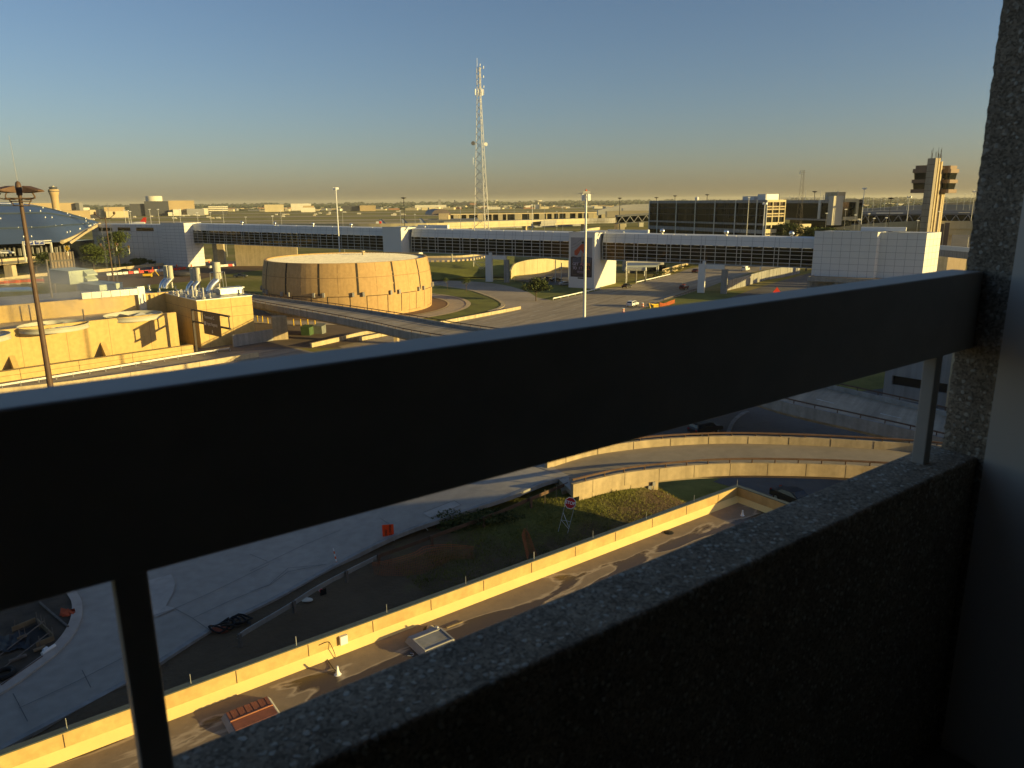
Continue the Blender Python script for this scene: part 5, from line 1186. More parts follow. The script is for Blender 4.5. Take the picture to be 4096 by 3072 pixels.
# ---------------------------------------------------------------- lamp masts
def flood_mast(name,label,xb,d,zb,xt,yt,rb,rt,mt,heads='floods'):
    b=D(xb,1500,d); b.z=zb; top=D(xt,yt,d); 
    t=thing(name,label,'light mast',b); b=Vector((top.x,top.y,zb)); t.location=b
    MB().tube(b,top,rb,rt,12).build('pole',M[mt],t,True)
    return t,top
mast,top=flood_mast('flood_light_mast','tall brown steel mast with a ring of big floodlights','light',60,0,0,0,0,0,0,'brown_steel') if False else (None,None)
top=D(*ca(163,292),78.0); b=Vector((top.x,top.y,6.9))
fm=thing('flood_light_mast','tall brown steel mast with a crown of big flood lights','light mast',b)
MB().tube(b,top+UP*.4,.30,.15,14).build('pole',M['brown_steel'],fm,True)
m=MB(); R_=1.75; 
for k in range(4):
    a=(math.pi+.45,-.25,-1.75,1.3)[k]; u=Vector((math.cos(a),math.sin(a),0)); v=Vector((-u.y,u.x,0)); c=top+u*1.35+UP*.62
    h=MB(); h.add([c-v*.5-u*.5-UP*.14,c+v*.5-u*.5-UP*.14,c+v*.34+u*.9-UP*.02,c-v*.34+u*.9-UP*.02,c-v*.42-u*.5+UP*.44,c+v*.42-u*.5+UP*.44,c+v*.2+u*.95+UP*.1,c-v*.2+u*.95+UP*.1],[(0,3,2,1),(4,5,6,7),(0,1,5,4),(1,2,6,5),(2,3,7,6),(3,0,4,7)]); h.build('flood_light',M['rust_steel'],fm)
    m.bend(spline([top+UP*.05,top+u*.8-UP*.05,top+u*1.5+UP*.1,c-UP*.15],4),.05,5)
for zz,rr in ((.05,1.1),(-.55,.6),(-.2,.8)): m.bend([top+Vector((rr*math.cos(k*.449),rr*math.sin(k*.449),zz)) for k in range(15)],.045,5)
for k in range(6): a=k*1.047; m.tube(top+Vector((.6*math.cos(a),.6*math.sin(a),-.55)),top+Vector((1.0*math.cos(a),1.0*math.sin(a),.05)),.03,n=4)
m.build('lamp_frame',M['brown_steel'],fm)
m=MB(); m.lathe(top,[(.22,.3),(.25,1.0),(.18,1.35),(.001,1.5)],10); m.build('cap',M['brown_steel'],fm,True); MB().tube(top+UP*1.4,top+UP*5.2+Vector((-.1,0,0)),.025,.012,5).build('lightning_rod',M['galv'],fm)
# white mast in the middle, standing beyond the rail
top=D(*cc(1338,100),112.0); b=Vector((top.x,top.y,0)); wm=thing('camera_mast','tall white steel mast with a small head of boxes in front of the mural block','mast',b)
MB().tube(b,top,.27,.15,14).build('pole',M['white_paint'],wm,True)
m=MB(); m.box(top+UP*.75,(1.1,.8,.35)); m.build('head_box',M['dirty_white'],wm); m=MB(); m.tube(top+UP*.6-Vector((1.25,0,0)),top+UP*.6+Vector((1.25,0,0)),.035,n=5); m.build('cross_arm',M['galv'],wm)
for k in range(4): a=k*1.57+.4; MB().box(top+Vector((.55*math.cos(a),.55*math.sin(a),.05)),(.28,.2,.95),a).build('antenna_panel',M['white_paint'],wm)
MB().lathe(top+UP*.93,[(.12,0),(.12,.2),(.001,.26)],8).build('beacon',M['orange'],wm,True); MB().tube(top+UP*.2,top+UP*.7,.12,n=8).build('neck',M['galv'],wm)
# ---------------------------------------------------------------- far left: blue-roofed terminal and roads
def pt(c,x,y,d): return D(*c(x,y),d)
M['blue_roof']=mat('blue_metal_roof',(.085,.125,.20),.38,.12,.05,metal=.25,spec=.5)
tr=thing('blue_roof_terminal','airport terminal under a huge curved blue metal roof','terminal',pt(ca,300,700,410))
ridge=[pt(ca,-500,300,470),pt(ca,-150,315,474),pt(ca,100,324,478),pt(ca,260,338,478),pt(ca,430,375,474),pt(ca,620,430,468),pt(ca,800,482,462)]
eave=[pt(ca,-500,675,392),pt(ca,-150,665,394),pt(ca,100,655,396),pt(ca,300,647,398),pt(ca,500,632,400),pt(ca,660,562,430),pt(ca,802,486,461.9)]
rr=resample(spline(ridge,6),34); ee=resample(spline(eave,6),34); m=MB(); nv_=12
for i in range(34):
    for j in range(nv_+1):
        f=j/nv_; p=ee[i]*(1-f)+rr[i]*f; span=(rr[i]-ee[i]).length; p=p+UP*(.055*span*math.sin(math.pi*f)); m.v.append(tuple(p))
for i in range(33):
    for j in range(nv_): k=i*(nv_+1)+j; m.f.append((k,k+nv_+1,k+nv_+2,k+1)); m.m.append(0)
m.build('roof',M['blue_roof'],tr,True)
def roofpt(i,f):
    i0=min(32,int(i)); g=i-i0; a=ee[i0]*(1-g)+ee[i0+1]*g; b=rr[i0]*(1-g)+rr[i0+1]*g; return a*(1-f)+b*f+UP*(.055*(b-a).length*math.sin(math.pi*f)+.25)
rnd=random.Random(9)
m=MB()
for i in range(34):
    pass
for k in range(46):
    i=rnd.uniform(4,31); f=rnd.choice((.08,.2,.35,.5,.66,.8,.93)); m.lathe(roofpt(i,f)-UP*.3,[(.22,0),(.22,.5),(.1,.62),(.001,.66)],6)
o=m.build('roof_anchors',M['lamp_white'],tr); o['kind']='stuff'
m=MB()
for f in (.2,.45,.7):
    pts=[roofpt(i*.5,f)-UP*.12 for i in range(4,60)]; m.bend(pts,.35,4)
m.build('roof_gutters',mat('roof_gutter',(.05,.07,.10),.5,.1,1),tr)
for a,b,f in ((3,12,.78),(3,10.5,.89),(3,9,.96)):
    m=MB()
    for k in range(20):
        p=roofpt(a+(b-a)*k/19,f); q=roofpt(a+(b-a)*k/19,f+.032*math.sin(math.pi*(k+.3)/19.6)); m.v+= [tuple(p),tuple(q+UP*.25)]
    for k in range(19): m.f.append((2*k,2*k+2,2*k+3,2*k+1)); m.m.append(0)
    m.build('skylight',M['lamp_white'],tr)
m=MB(); tri=[pt(ca,500,640,400),pt(ca,660,570,430),pt(ca,802,494,462)]
m.bend(spline(tri,5),1.0,5); m.build('eave_trim',M['pale_concrete'],tr)
m=MB(); m.add([pt(ca,560,640,402),pt(ca,680,560,425),pt(ca,735,528,436),pt(ca,735,545,436),pt(ca,680,580,425),pt(ca,575,655,402)],[(0,1,4,5),(1,2,3,4)]); m.build('canopy_fascia',M['pale_concrete'],tr)
zg_=pt(ca,300,745,405).z
m=MB(); a=pt(ca,-500,700,410); b=pt(ca,560,700,412); m.obox(Vector((a.x,a.y,zg_-8)),Vector((b.x-a.x,b.y-a.y,0)),Vector((0,22,0)),UP*(pt(ca,300,650,410).z-zg_+8.2),0); m.build('glass_front',M['glass_dark'],tr)
for k in range(24):
    f=k/23; x=-300+f*850; c=pt(ca,x,700,409); MB().obox(Vector((c.x,c.y,zg_-.2)),Vector((.55 if k%4 else 1.2,0,0)),Vector((0,.4,0)),UP*(pt(ca,300,655,409).z-zg_-1.5 if k%4==0 else 4.0)).build('column',M['grey_concrete'],tr)
dkz=zg_
sheet('terminal_road',[pt(ca,-500,740,404)]+[pt(ca,600,745,404)]+[pt(ca,1000,760,380),pt(ca,560,770,330),pt(ca,-500,770,300)],M['asphalt'],dkz-.2) if False else None
# elevated approach road (yellow concrete) in front of that terminal
el=thing('approach_viaduct','sunlit tan concrete approach viaduct with square piers in front of the blue roof','viaduct',P(*ca(75,930)))
pz=P(*ca(75,930)); dE=dist(pz); zt2=D(*ca(75,772),dE).z
v0=D(*ca(-500,785),dE*.96); v1=D(*ca(75,772),dE); v2=D(*ca(480,752),dE*1.06); v3=D(*ca(860,715),dE*1.19); v4=D(*ca(1060,700),dE*1.30)
vl=spline([Vector((p.x,p.y,zt2)) for p in (v0,v1,v2,v3,v4)],6); vf=[p+Vector((0,60,0)) for p in vl]
m=MB(); m.strip([p-UP*.9 for p in offset(vl,-60)],[p-UP*.9 for p in vl],1.4,0); m.build('deck',M['asphalt'],el)
m=MB(); m.strip([p for p in offset(vl,-.5)],[p for p in offset(vl,.05)],1.1); m.strip([p-UP*1.2 for p in offset(vl,-1.2)],[p-UP*1.2 for p in offset(vl,-.35)],1.3); m.build('parapet',M['pale_concrete'],el)
for x0,x1,y in ((45,108,935),(-320,-255,960),(430,480,900)):
    p=P(*ca(x0,y)); q=P(*ca(x1,y)); MB().obox(Vector((p.x,p.y,-.3)),Vector((q.x-p.x,q.y-p.y,0)),Vector((0,3,0)),UP*(zt2-2.4)).build('pier',M['pale_concrete'],el)
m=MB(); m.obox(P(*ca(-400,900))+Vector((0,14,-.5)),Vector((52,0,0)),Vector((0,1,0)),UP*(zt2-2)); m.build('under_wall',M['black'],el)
# road signs and gantries there
sg=thing('blue_gantry_sign','two blue direction signs on a pale gantry in front of the blue-roofed terminal','road sign',pt(ca,280,700,372))
dd=372
def at(x,y,d=dd): return pt(ca,x,y,d)
m=MB()
for x in (180,405): a=at(x,640); m.obox(Vector((a.x-.3,a.y,zt2-.9)),Vector((.6,0,0)),Vector((0,.5,0)),UP*(a.z-zt2+.9))
m.obox(at(178,645),at(407,632)-at(178,645),Vector((0,.5,0)),UP*.5); m.obox(at(178,660),at(407,650)-at(178,660),Vector((0,.5,0)),UP*.4); m.build('gantry',M['dirty_white'],sg)
for x0,x1,y0,y1 in ((202,278,632,665),(280,362,628,662)):
    a=at(x0,y1); b=at(x1,y1-3); m=MB(); m.obox(a-Vector((0,.3,0)),b-a,Vector((0,.2,0)),UP*(at(x0,y0).z-a.z)); m.build('sign_panel',M['blue_sign'],sg)
    h=at(x0,y0).z-a.z; m=MB(); m.obox(a-Vector((0,.36,0))+UP*h*.62+(b-a)*.2,(b-a)*.65,Vector((0,.05,0)),UP*h*.12); m.build('sign_line',M['sign_white'],sg)
    o=a+(b-a)*.5-Vector((0,.36,0))+UP*h*.12; m=MB(); m.poly([o,o+Vector((.8,0,.8)),o+Vector((.3,0,.8)),o+Vector((.3,0,1.4)),o+Vector((-.3,0,1.4)),o+Vector((-.3,0,.8)),o+Vector((-.8,0,.8))]); m.build('down_arrow',M['sign_white'],sg)
    m=MB(); w=b-a
    for s0,s1 in ((0,.03),(.97,1.0)): m.obox(a-Vector((0,.36,0))+w*s0,w*(s1-s0),Vector((0,.05,0)),UP*h)
    for z in (0,.94): m.obox(a-Vector((0,.37,0))+UP*h*z,w,Vector((0,.05,0)),UP*h*.06)
    m.build('sign_border',M['sign_white'],sg)
bb_=thing('billboard_back','big billboard seen from behind, grey steel ribs in two rows','billboard',pt(ca,510,850,300))
a=pt(ca,415,840,300); b=pt(ca,605,850,303); zb0=pt(ca,510,850,300).z; zbt=pt(ca,510,722,300).z; zbm=pt(ca,510,790,300).z
m=MB(); d=b-a; m.obox(Vector((a.x,a.y,zb0)),Vector((d.x,d.y,0)),Vector((0,.3,0)),UP*(zbt-zb0)); m.build('panel',mat('billboard_back',(.10,.09,.08),.7,.15,.6),bb_)
for row,(z0,z1) in enumerate(((zb0+.1,zbm-.3),(zbm+.3,zbt))):
    for k in range(7): MB().obox(Vector((a.x,a.y,z0))+Vector((d.x,d.y,0))*((k+.25)/7.2)-Vector((0,.4,0)),Vector((d.x,d.y,0))*.06,Vector((0,.4,0)),UP*(z1-z0)).build('rib',M['brown_roof'],bb_)  # ribs darkened to put the back's shade into their colour
for f in (.02,.98): MB().obox(Vector((a.x,a.y,-.3))+Vector((d.x,d.y,0))*f-Vector((.25,.5,0)),Vector((.5,0,0)),Vector((0,.5,0)),UP*(zbt+.3)).build('post',M['grey_timber'],bb_)
for x,y,lb in ((540,690,'yellow diamond warning sign with a black arrow above the billboard'),(1035,678,'yellow diamond warning sign seen edge-on beside the smoky tree'),(932,655,'small yellow diamond sign half hidden by the smoky tree')):
    d_=300 if x==540 else 318
    c=pt(ca,x,y,d_); t=thing('warning_sign',lb,'road sign',Vector((c.x,c.y,zt2-1))); w=1.05 if x==540 else .8; xs=1 if x==540 else .5
    MB().add([c+Vector((w*xs,0,0)),c+UP*w,c-Vector((w*xs,0,0)),c-UP*w],[(0,1,2,3)]).build('sign_face',M['yellow'],t); MB().tube(c+Vector((0,.1,-2.6)),c+Vector((0,.1,0)),.06,n=5).build('post',M['galv'],t)
    MB().add([c+Vector((.12,-.02,-.5)),c+Vector((.12,-.02,.2)),c+Vector((.35,-.02,.2)),c+Vector((0,-.02,.6)),c+Vector((-.35,-.02,.2)),c+Vector((-.12,-.02,.2)),c+Vector((-.12,-.02,-.5))],[(0,1,2,3,4,5,6)]).build('arrow',M['black'],t)
# trees and hedge by the gallery
make_tree('roadside_tree','dark bushy tree beside the billboard','tree',P(*ca(760,872)),12,(9,6,5.5),4200,.34,21,'leaf',.25,crown_z=.55)
make_tree('roadside_tree','round smoky-green tree in front of the grey gallery wing','tree',P(*ca(965,850)),17,(8,6,7.5),4800,.34,22,'leaf',.3,crown_z=.6)
make_tree('roadside_tree','spreading dark tree behind the flood-light mast','tree',P(*ca(300,900)),10,(13,6,5),3600,.36,23,'leaf_dark',.25,crown_z=.55)
t=thing('clipped_hedge','long uneven green hedge below the grey gallery wing','hedge',P(*ca(1250,830))); m=MB()
for k in range(11):
    p=P(*ca(1060+k*45,842-k*5)); m2=leaf_cloud(p+UP*(2.6-.16*k),(4.6,2.5,2.9-.17*k),420,.34,40+k,5); m.add(m2.v,m2.f)
m.build('foliage',M['leaf'],t,norm=False); MB().tube(P(*ca(1250,835)),P(*ca(1250,835))+UP*2,.1,n=5).build('stem',M['bark'],t)
# road, dirt works and water barriers
sheet('works_road',G(ca,(600,880),(850,862),(1700,790),(2200,800),(2700,850),(2600,900),(1900,830),(1560,840),(900,915),(500,960)),M['asphalt'],.012)
sheet('dirt_works',G(ca,(700,925),(900,912),(1550,850),(2100,800),(2150,860),(1800,900),(1500,960),(900,1010)),M['soil'],.02)
wall_line('concrete_barrier','long tan concrete barrier below the hedge','barrier',G(ca,(-200,985),(300,918),(760,885),(1100,850),(1400,820),(1700,795)),1.3,.5,M['pale_concrete'],M['joint'],9)
wb=None
def wbar(p,rz,mt,lb):
    t=thing('water_barrier',lb,'road barrier',p,'plastic water barriers round the road works'); m=MB(); u=Vector((math.cos(rz),math.sin(rz),0)); v=Vector((-u.y,u.x,0))
    m.obox(p-u*1.0-v*.3,u*2.0,v*.6,UP*.35,0); m.obox(p-u*1.0-v*.17+UP*.353,u*2.0,v*.34,UP*.7,0)
    m.obox(p-u*.55-v*.185+UP*.5,u*.3,v*.01,UP*.3,1); m.obox(p+u*.25-v*.185+UP*.5,u*.3,v*.01,UP*.3,1); m.build('barrier_body',[mt,M['black']],t)
def wrow(x0,y0,x1,y1,cols):
    a=P(*ca(x0,y0)); b=P(*ca(x1,y1)); n_=len(cols); rz=math.atan2(b.y-a.y,b.x-a.x)
    for i,c in enumerate(cols): wbar(a+(b-a)*((i+.5)/n_),rz,M['red'] if c=='r' else M['white_plastic'],('red' if c=='r' else 'white')+' plastic water barrier in the row along the road works')
wrow(855,910,1322,873,'wwwwrwrrrww'); wrow(1392,868,1500,855,'rrr'); wrow(1680,850,1705,846,'w'); wrow(1765,840,2040,822,'wwrwwrrw')
tcone=None
for x,y in ((1120,872),(1228,862),(1278,855),(1422,840),(1540,838),(1682,808),(335+850-700,900)):
    p=P(*ca(x,y)); t=thing('traffic_drum','orange traffic drum standing along the road works','traffic drum',p,'orange traffic drums along the road works'); m=MB()
    for k in range(4): m.lathe(p,[(.34-.02*k,.3*k),(.34-.02*k,.3*k+.28),(.30-.02*k,.3*k+.3)],10,0)
    m.build('drum_body',M['orange'],t)
for i in range(4):
    p=P(*ca(-60+i*95,995-i*6)); t=thing('barricade','orange and white striped barricade beside the plant','barricade',p,'striped barricades beside the plant'); 
    for z in (.4,.95,1.5,2.1): MB().obox(p+UP*z,Vector((6.0,.9,0)),Vector((0,.12,0)),UP*.3).build('board',M['orange'] if int(z*2)%2 else M['pale_concrete'],t)
    for f in (.5,5.4): MB().box(p+Vector((f,.15+f*.15,1.2)),(.14,.14,2.6)).build('post',M['dirty_white'],t)
m=MB(); p=P(*ca(1190,925)); 
t=thing('yellow_digger','small yellow digger working among the dirt by the water barriers','digger',p)
MB().box(p+Vector((0,0,1.0)),(3.4,1.8,1.3),.2).build('body',M['yellow'],t); MB().box(p+Vector((-.4,0,2.2)),(1.4,1.5,1.2),.2).build('cab',M['glass_dark'],t)
m=MB(); m.bend([p+Vector((1.5,0,1.5)),p+Vector((3.2,.2,2.9)),p+Vector((4.6,.3,.6))],.18,6); m.build('arm',M['yellow'],t)
for s in (-1,1): MB().box(p+Vector((0,s*.9,.35)),(3.2,.45,.7),.2).build('track',M['black'],t)
lump('scrap_heap','dark heap of scrap beside the red water barriers','heap',P(*ca(1460,915)),5.5,2.5,1.4,mat('scrap_dark',(.055,.055,.07),.7,.5,1.2),7)
# utility pole
def upole(x,y0,y1,d,lb):
    top=pt(ca,x,y1,d); b=Vector((top.x+0,top.y,-.2)); t=thing('lamp_pole',lb,'pole',b); MB().tube(b,top,.22,.13,8).build('pole',M['brown_steel'],t,True); m=MB()
    for zz,w in ((-.4,2.6),(-8.8,2.3)):
        c=top+UP*zz
        for s in (-1,1): m.bend([c,c+Vector((s*w*.5,0,.15)),c+Vector((s*w,0,1.1))],.09,5); m.lathe(c+Vector((s*w,0,1.1)),[(.2,0),(.35,.3),(.3,.7),(.01,.8)],8)
        m.tube(c-Vector((w*.7,0,.0)),c+Vector((w*.7,0,0)),.06,n=4)
    m.build('lamp_brackets',M['brown_steel'],t)
upole(845,958,440,235,'slim brown lamp pole with two tiers of brackets in front of the gallery wing')
for x,y0,y1,d in ((372,1040,780,200),):
    top=pt(ca,x,y1,d); b=Vector((top.x,top.y,0)); t=thing('timber_pole','short grey timber pole beside the green air unit','pole',b); MB().tube(b,top,.25,.2,7).build('pole',M['grey_timber'],t,True)
for x0,x1,y0,y1 in ((795,330,840,685),(855,325,915,720)):
    d=330; a=pt(ca,x0,x1,d); b=pt(ca,y0,y1,d); o=thing('lattice_mast','thin lattice mast beside the slim lamp pole','mast',b,'thin lattice masts beside the lamp pole'); m=MB(); bb=Vector((b.x,b.y,0)); aa=Vector((bb.x,bb.y,a.z))
    for k in range(3): q=Vector((.3*math.cos(k*2.1),.3*math.sin(k*2.1),0)); m.tube(bb+q,aa+q*.6,.03,n=3)
    for k in range(30):
        z0=a.z*k/30; z1=a.z*(k+1)/30; q=Vector((.3*math.cos(k*2.1),.3*math.sin(k*2.1),0)); q2=Vector((.3*math.cos((k+1)*2.1),.3*math.sin((k+1)*2.1),0)); m.tube(bb+q+UP*z0,bb+q2+UP*z1,.03,n=3)
    m.build('lattice',M['galv'],o)
# ---------------------------------------------------------------- tall lattice mast
mA=P(*cc(230,845),0); mC=P(*cc(412,865),0); mm_=(mA+mC)/2; md=(mC-mA); mB=mA+md*.72+Vector((md.y,-md.x,0)).normalized()*-5.5
if mB.length>mm_.length: pass
mB=mA+md*.72-mm_.normalized()*4.5
lm=thing('lattice_mast','very tall pale lattice radio mast tapering upward beyond the skybridge','radio mast',mm_)
dm_=dist(mm_); topP=D(1915,266,dm_); zT_=topP.z; zW=D(1920,372,dm_).z; ctr=Vector((topP.x,topP.y,0)); 
def legp(base,z):
    f=min(1,z/zW); w=.105; c0=(mA+mB+mC)/3; off=(base-c0); c=c0*(1-f)+Vector((ctr.x,ctr.y,0))*f; return c+off*((1-f)+f*w*1.9)+UP*z
M['mast_paint']=mat('mast_paint',(.62,.61,.58),.5,.1,.5)
zs2=[0]; 
while zs2[-1]<zT_-1: zs2.append(min(zT_,zs2[-1]+max(2.2,5.2*(1-zs2[-1]/zT_*.62))))
for nm,b in (('mast_leg',mA),('mast_leg',mB),('mast_leg',mC)):
    m=MB()
    for z0,z1 in zip(zs2[:-1],zs2[1:]): m.tube(legp(b,z0),legp(b,z1),.17 if z0<zW*.5 else .12,n=5)
    m.build(nm,M['mast_paint'],lm)
m=MB()
for a,b in ((mA,mB),(mB,mC),(mC,mA)):
    for z0,z1 in zip(zs2[:-1],zs2[1:]):
        m.tube(legp(a,z0),legp(b,z1),.075,n=4); m.tube(legp(b,z0),legp(a,z1),.075,n=4)
        if z0<zW*.15: m.tube(legp(a,z1),legp(b,z1),.06,n=4)
m.build('lattice',M['mast_paint'],lm)
m=MB(); c=legp(mA,zW)*.33+legp(mB,zW)*.33+legp(mC,zW)*.34
for k in range(6):
    a=k*1.047; u=Vector((math.cos(a),math.sin(a),0)); m.tube(c,c+u*1.6,.06,n=4)
for k in range(7): a=k*.9; m.box(c+Vector((1.7*math.cos(a),1.7*math.sin(a),.3)),(.35,.25,2.3),a)
m.build('antenna_ring',M['white_paint'],lm)
for px,py,s,r in ((1893,573,-1,.85),(1943,577,1,.8)):
    p=D(px,py,dm_-1); q=legp(mA if s<0 else mC,p.z); t=MB(); t.tube(p,p+Vector((.1*s,-.5,0)),r,r*.9,14); t.tube(p,q,.08,n=4); t.build('dish_antenna',M['grey_concrete'] if s<0 else M['white_paint'],lm)
m=MB(); p=D(1893,645,dm_); q=legp(mA,p.z); m.tube(p,q,.06,n=4); m.tube(p-UP*1.2,p+UP*1.4,.06,n=4); m.tube(p-UP*1.2,q-UP*1.2,.05,n=4); m.build('whip_antenna',M['galv'],lm)
for px,y0,y1 in ((1934,274,264),(1934,311,302),(1935,352,342),(1908,270,232),(1920,265,255)):
    a=D(px,y0,dm_); b=D(px,y1,dm_); MB().tube(a,b,.16 if y0-y1<12 else .06,n=5).build('whip_antenna',M['white_paint'],lm); q=legp(mC,min(a.z,zT_)); MB().tube(a,Vector((q.x,q.y,a.z)),.05,n=4).build('antenna_arm',M['galv'],lm)
for b in (mA,mB,mC): MB().tube(b-UP*.3,b+UP*1.8,.5,n=10).build('footing',M['concrete'],lm)
# ---------------------------------------------------------------- embankment and curved wall beyond the bridge
sl_=[(P(*cc(-500,905),.6)),P(*cc(-100,905),.6),P(*cc(180,880),.6),P(*cc(430,880),.4),P(*cc(620,880),.2)]
up_=[P(*cc(-700,735),4.2),P(*cc(-150,735),4.2),P(*cc(150,725),4.2),P(*cc(360,690),4.6),P(*cc(640,640),5)]
m=MB(); a=resample(spline(sl_,5),30); b=resample(spline(up_,5),30)
for i in range(30):
    for j in range(11):
        f=j/10; p=a[i]*(1-f)+b[i]*f; m.v.append((p.x,p.y,p.z+.35*mnoise.noise(Vector((p.x*.1,p.y*.1,0)))+.6*math.sin(f*math.pi)))
for i in range(29):
    for j in range(10): k=i*11+j; m.f.append((k,k+11,k+12,k+1)); m.m.append(0)
o=m.build('grass_embankment',M['grass'],None,True); o['kind']='structure'
uu=resample(spline(up_,5),30); m=MB(); m.strip([p+Vector((0,34,0.05)) for p in uu],[p+UP*.05 for p in uu],1.0); o=m.build('embankment_road',M['road_concrete']); o['kind']='structure'
m=MB()
ll=resample(uu[:24],60)
for i in range(0,59): 
    if i%2==0: d=(ll[i+1]-ll[i]); m.obox(ll[i]+Vector((0,.6,.05)),d,Vector((0,.3,0)),UP*.8)
rl_=m.build('guard_blocks',M['pale_concrete']); tag(rl_,'row of pale blocks edging the raised road above the green slope','barrier',None); rl_['kind']='stuff'
wall_line('concrete_barrier','pale concrete barrier on the far side of the raised road','barrier',[p+Vector((0,26,.05)) for p in uu[2:27:5]],.9,.4,M['pale_concrete'])
for x,y,yt,lb in ((590,1085,860,'thick dark pole behind the skybridge at the foot of the green slope'),):
    p=P(*cc(22,758),3.0); MB_=thing('lamp_pole',lb,'pole',p); tp=D(*cc(10,640),dist(p)); MB().tube(p-UP*.5,Vector((p.x,p.y,tp.z+1)),.3,.26,8).build('pole',M['galv'],MB_); MB().box(p+UP*.2,(1.2,1.2,1.0)).build('footing',M['concrete'],MB_)
wb_=[P(*cc(x,y),0) for x,y in ((600,900),(640,868),(740,858),(850,846),(960,828),(1060,806),(1180,780))]
wt_=[D(*cc(x,y),dist(p)).z for p,(x,y) in zip(wb_,((600,820),(640,752),(740,718),(850,704),(960,700),(1060,712),(1180,720)))]
m=MB(); n_=len(wb_); fine=resample(spline([Vector((p.x,p.y,z)) for p,z in zip(wb_,wt_)],6),40)
for i in range(39):
    a,b=fine[i],fine[i+1]; d=(b-a); nn=Vector((-d.y,d.x,0)).normalized()*.6
    m.add([Vector((a.x,a.y,-.3)),Vector((b.x,b.y,-.3)),b,a,a+nn,b+nn],[(0,1,2,3),(3,2,5,4)],0)
    if i%5==2: m.obox(Vector((a.x,a.y,0))-nn*.02,d.normalized()*.08,-nn*.02,UP*(a.z-.4),1)
tag(m.build('curved_wall',[mat('wing_wall',(.50,.42,.24),.85,.1,.3,streak=.1),M['joint']]),'sunlit curved concrete wing wall under the skybridge','wall')
sheet('underpass_road',G(cc,(600,905),(660,872),(900,845),(1190,790),(1190,960),(950,960)),M['asphalt'],.03)
fn=thing('iron_fence','low dark railing fence along the foot of the green slope','fence',P(*cc(300,880))); l=resample(spline([P(*cc(x,y)) for x,y in ((150,838),(230,862),(350,890),(480,915),(560,925))],4),50); m=MB()
for p in l: m.tube(p,p+UP*1.7,.035,n=3)
for z in (.25,1.6): m.bend([p+UP*z for p in l],.04,4)
m.build('railing',M['dark_steel'],fn)
fn=thing('iron_fence','dark railing fence between the pier and the mural block','fence',P(*cc(800,930))); l=resample(spline([P(*cc(x,y)) for x,y in ((640,925),(780,945),(930,955))],4),30); m=MB()
for p in l: m.tube(p,p+UP*1.7,.035,n=3)
for z in (.25,1.6): m.bend([p+UP*z for p in l],.04,4)
m.build('railing',M['dark_steel'],fn)
for x,y,yt in ((1035,932,712),(1095,935,740),(1165,905,710),(1730,940,725)):
    p=P(*cc(x,y)); t=thing('slim_post','slim white post standing beside the mural block','post',p,'slim white posts around the mural block'); MB().tube(p,Vector((p.x,p.y,min(vz(*cc(x,yt),p),zb(BR(*cc(x,700))[0])))),.16,n=7).build('post',M['white_paint'],t)
# small trees on the lawn
make_tree('lawn_tree','round leafy tree on the lawn corner beside the highway','tree',P(*cc(845,1115)),6.6,(5.6,4.6,3.3),2600,.30,31,'leaf_dark',.2,crown_z=.62)
make_tree('lawn_sapling','small sparse young tree on the lawn, nearer the loop road bend','tree',P(*cc(160,1030)),5.0,(1.9,1.7,1.5),260,.24,32,'leaf',.10,crown_z=.68,lumps=5)
make_tree('lawn_sapling','smaller sparse young tree on the lawn by the drum building','tree',P(*cb(1940,1003)),4.2,(1.6,1.4,1.1),180,.22,33,'leaf',.09,crown_z=.7,lumps=4)
# ---------------------------------------------------------------- canopy building right of the mural block
cbld=thing('canopy_building','low grey rental hall with a wide metal canopy and a barrel-roofed walkway','building',P(*cc(1900,880)))
b=P(*cc(1760,930)); dC=dist(b)
def cpt(x,y,d): return D(*cc(x,y),d)
z1=cpt(1800,745,dC+10).z; 
m=MB(); a0=cpt(1735,768,dC+6); a1=cpt(2035,763,dC+26); a2=cpt(2070,737,dC+46); a3=cpt(1735,737,dC+26)
m.add([a0,a1,a2,a3,a0-UP*.8,a1-UP*.8,a2-UP*.8],[(0,1,2,3),(0,4,5,1),(1,5,6,2)]); 
m.build('metal_canopy',mat('canopy_metal',(.17,.19,.22),.4,.1,.5,metal=.4),cbld)  # metal darkened so its colour stands in for shade on the canopy
c0=cpt(1720,800,dC+2); c1=cpt(1925,805,dC+2); r=cpt(1925,780,dC+2).z-c1.z+.2; m=MB(); d=(c1-c0); v=Vector((-d.y,d.x,0)).normalized()
for k in range(13):
    th=math.pi*k/12; off=v*(r*1.15*math.cos(th))+UP*(r*math.sin(th)-.5); m.v+=[tuple(c0+off),tuple(c1+off)]
for k in range(12): m.f.append((2*k,2*k+1,2*k+3,2*k+2)); m.m.append(0)
m.build('barrel_roof',mat('barrel_white',(.34,.34,.33),.5,.1,.5),cbld)
m=MB(); m.bend([c1+v*(r*1.2*math.cos(math.pi*k/12))+UP*(r*1.05*math.sin(math.pi*k/12)-.5) for k in range(13)],.28,6); m.build('roof_hoop',M['white_paint'],cbld)
for f in (.1,.55,1.0):
    p=c0+d*f; MB().tube(Vector((p.x,p.y,-.2)),p-UP*.5,.25,n=8).build('column',M['grey_concrete'],cbld)
m=MB(); w0=cpt(1740,850,dC+36); w1=cpt(2100,840,dC+50); w2=cpt(2400,800,dC+95); hh=z1-.6
m.obox(Vector((w0.x,w0.y,-.2)),Vector((w1.x-w0.x,w1.y-w0.y,0)),Vector((0,14,0)),UP*hh); m.build('wall',M['grey_concrete'],cbld)
m=MB(); m.obox(Vector((w0.x+4,w0.y-.2,.2)),Vector(((w1.x-w0.x)*.8,(w1.y-w0.y)*.8,0)),Vector((0,.15,0)),UP*2.6); m.build('dark_glazing',M['glass_dark'],cbld)
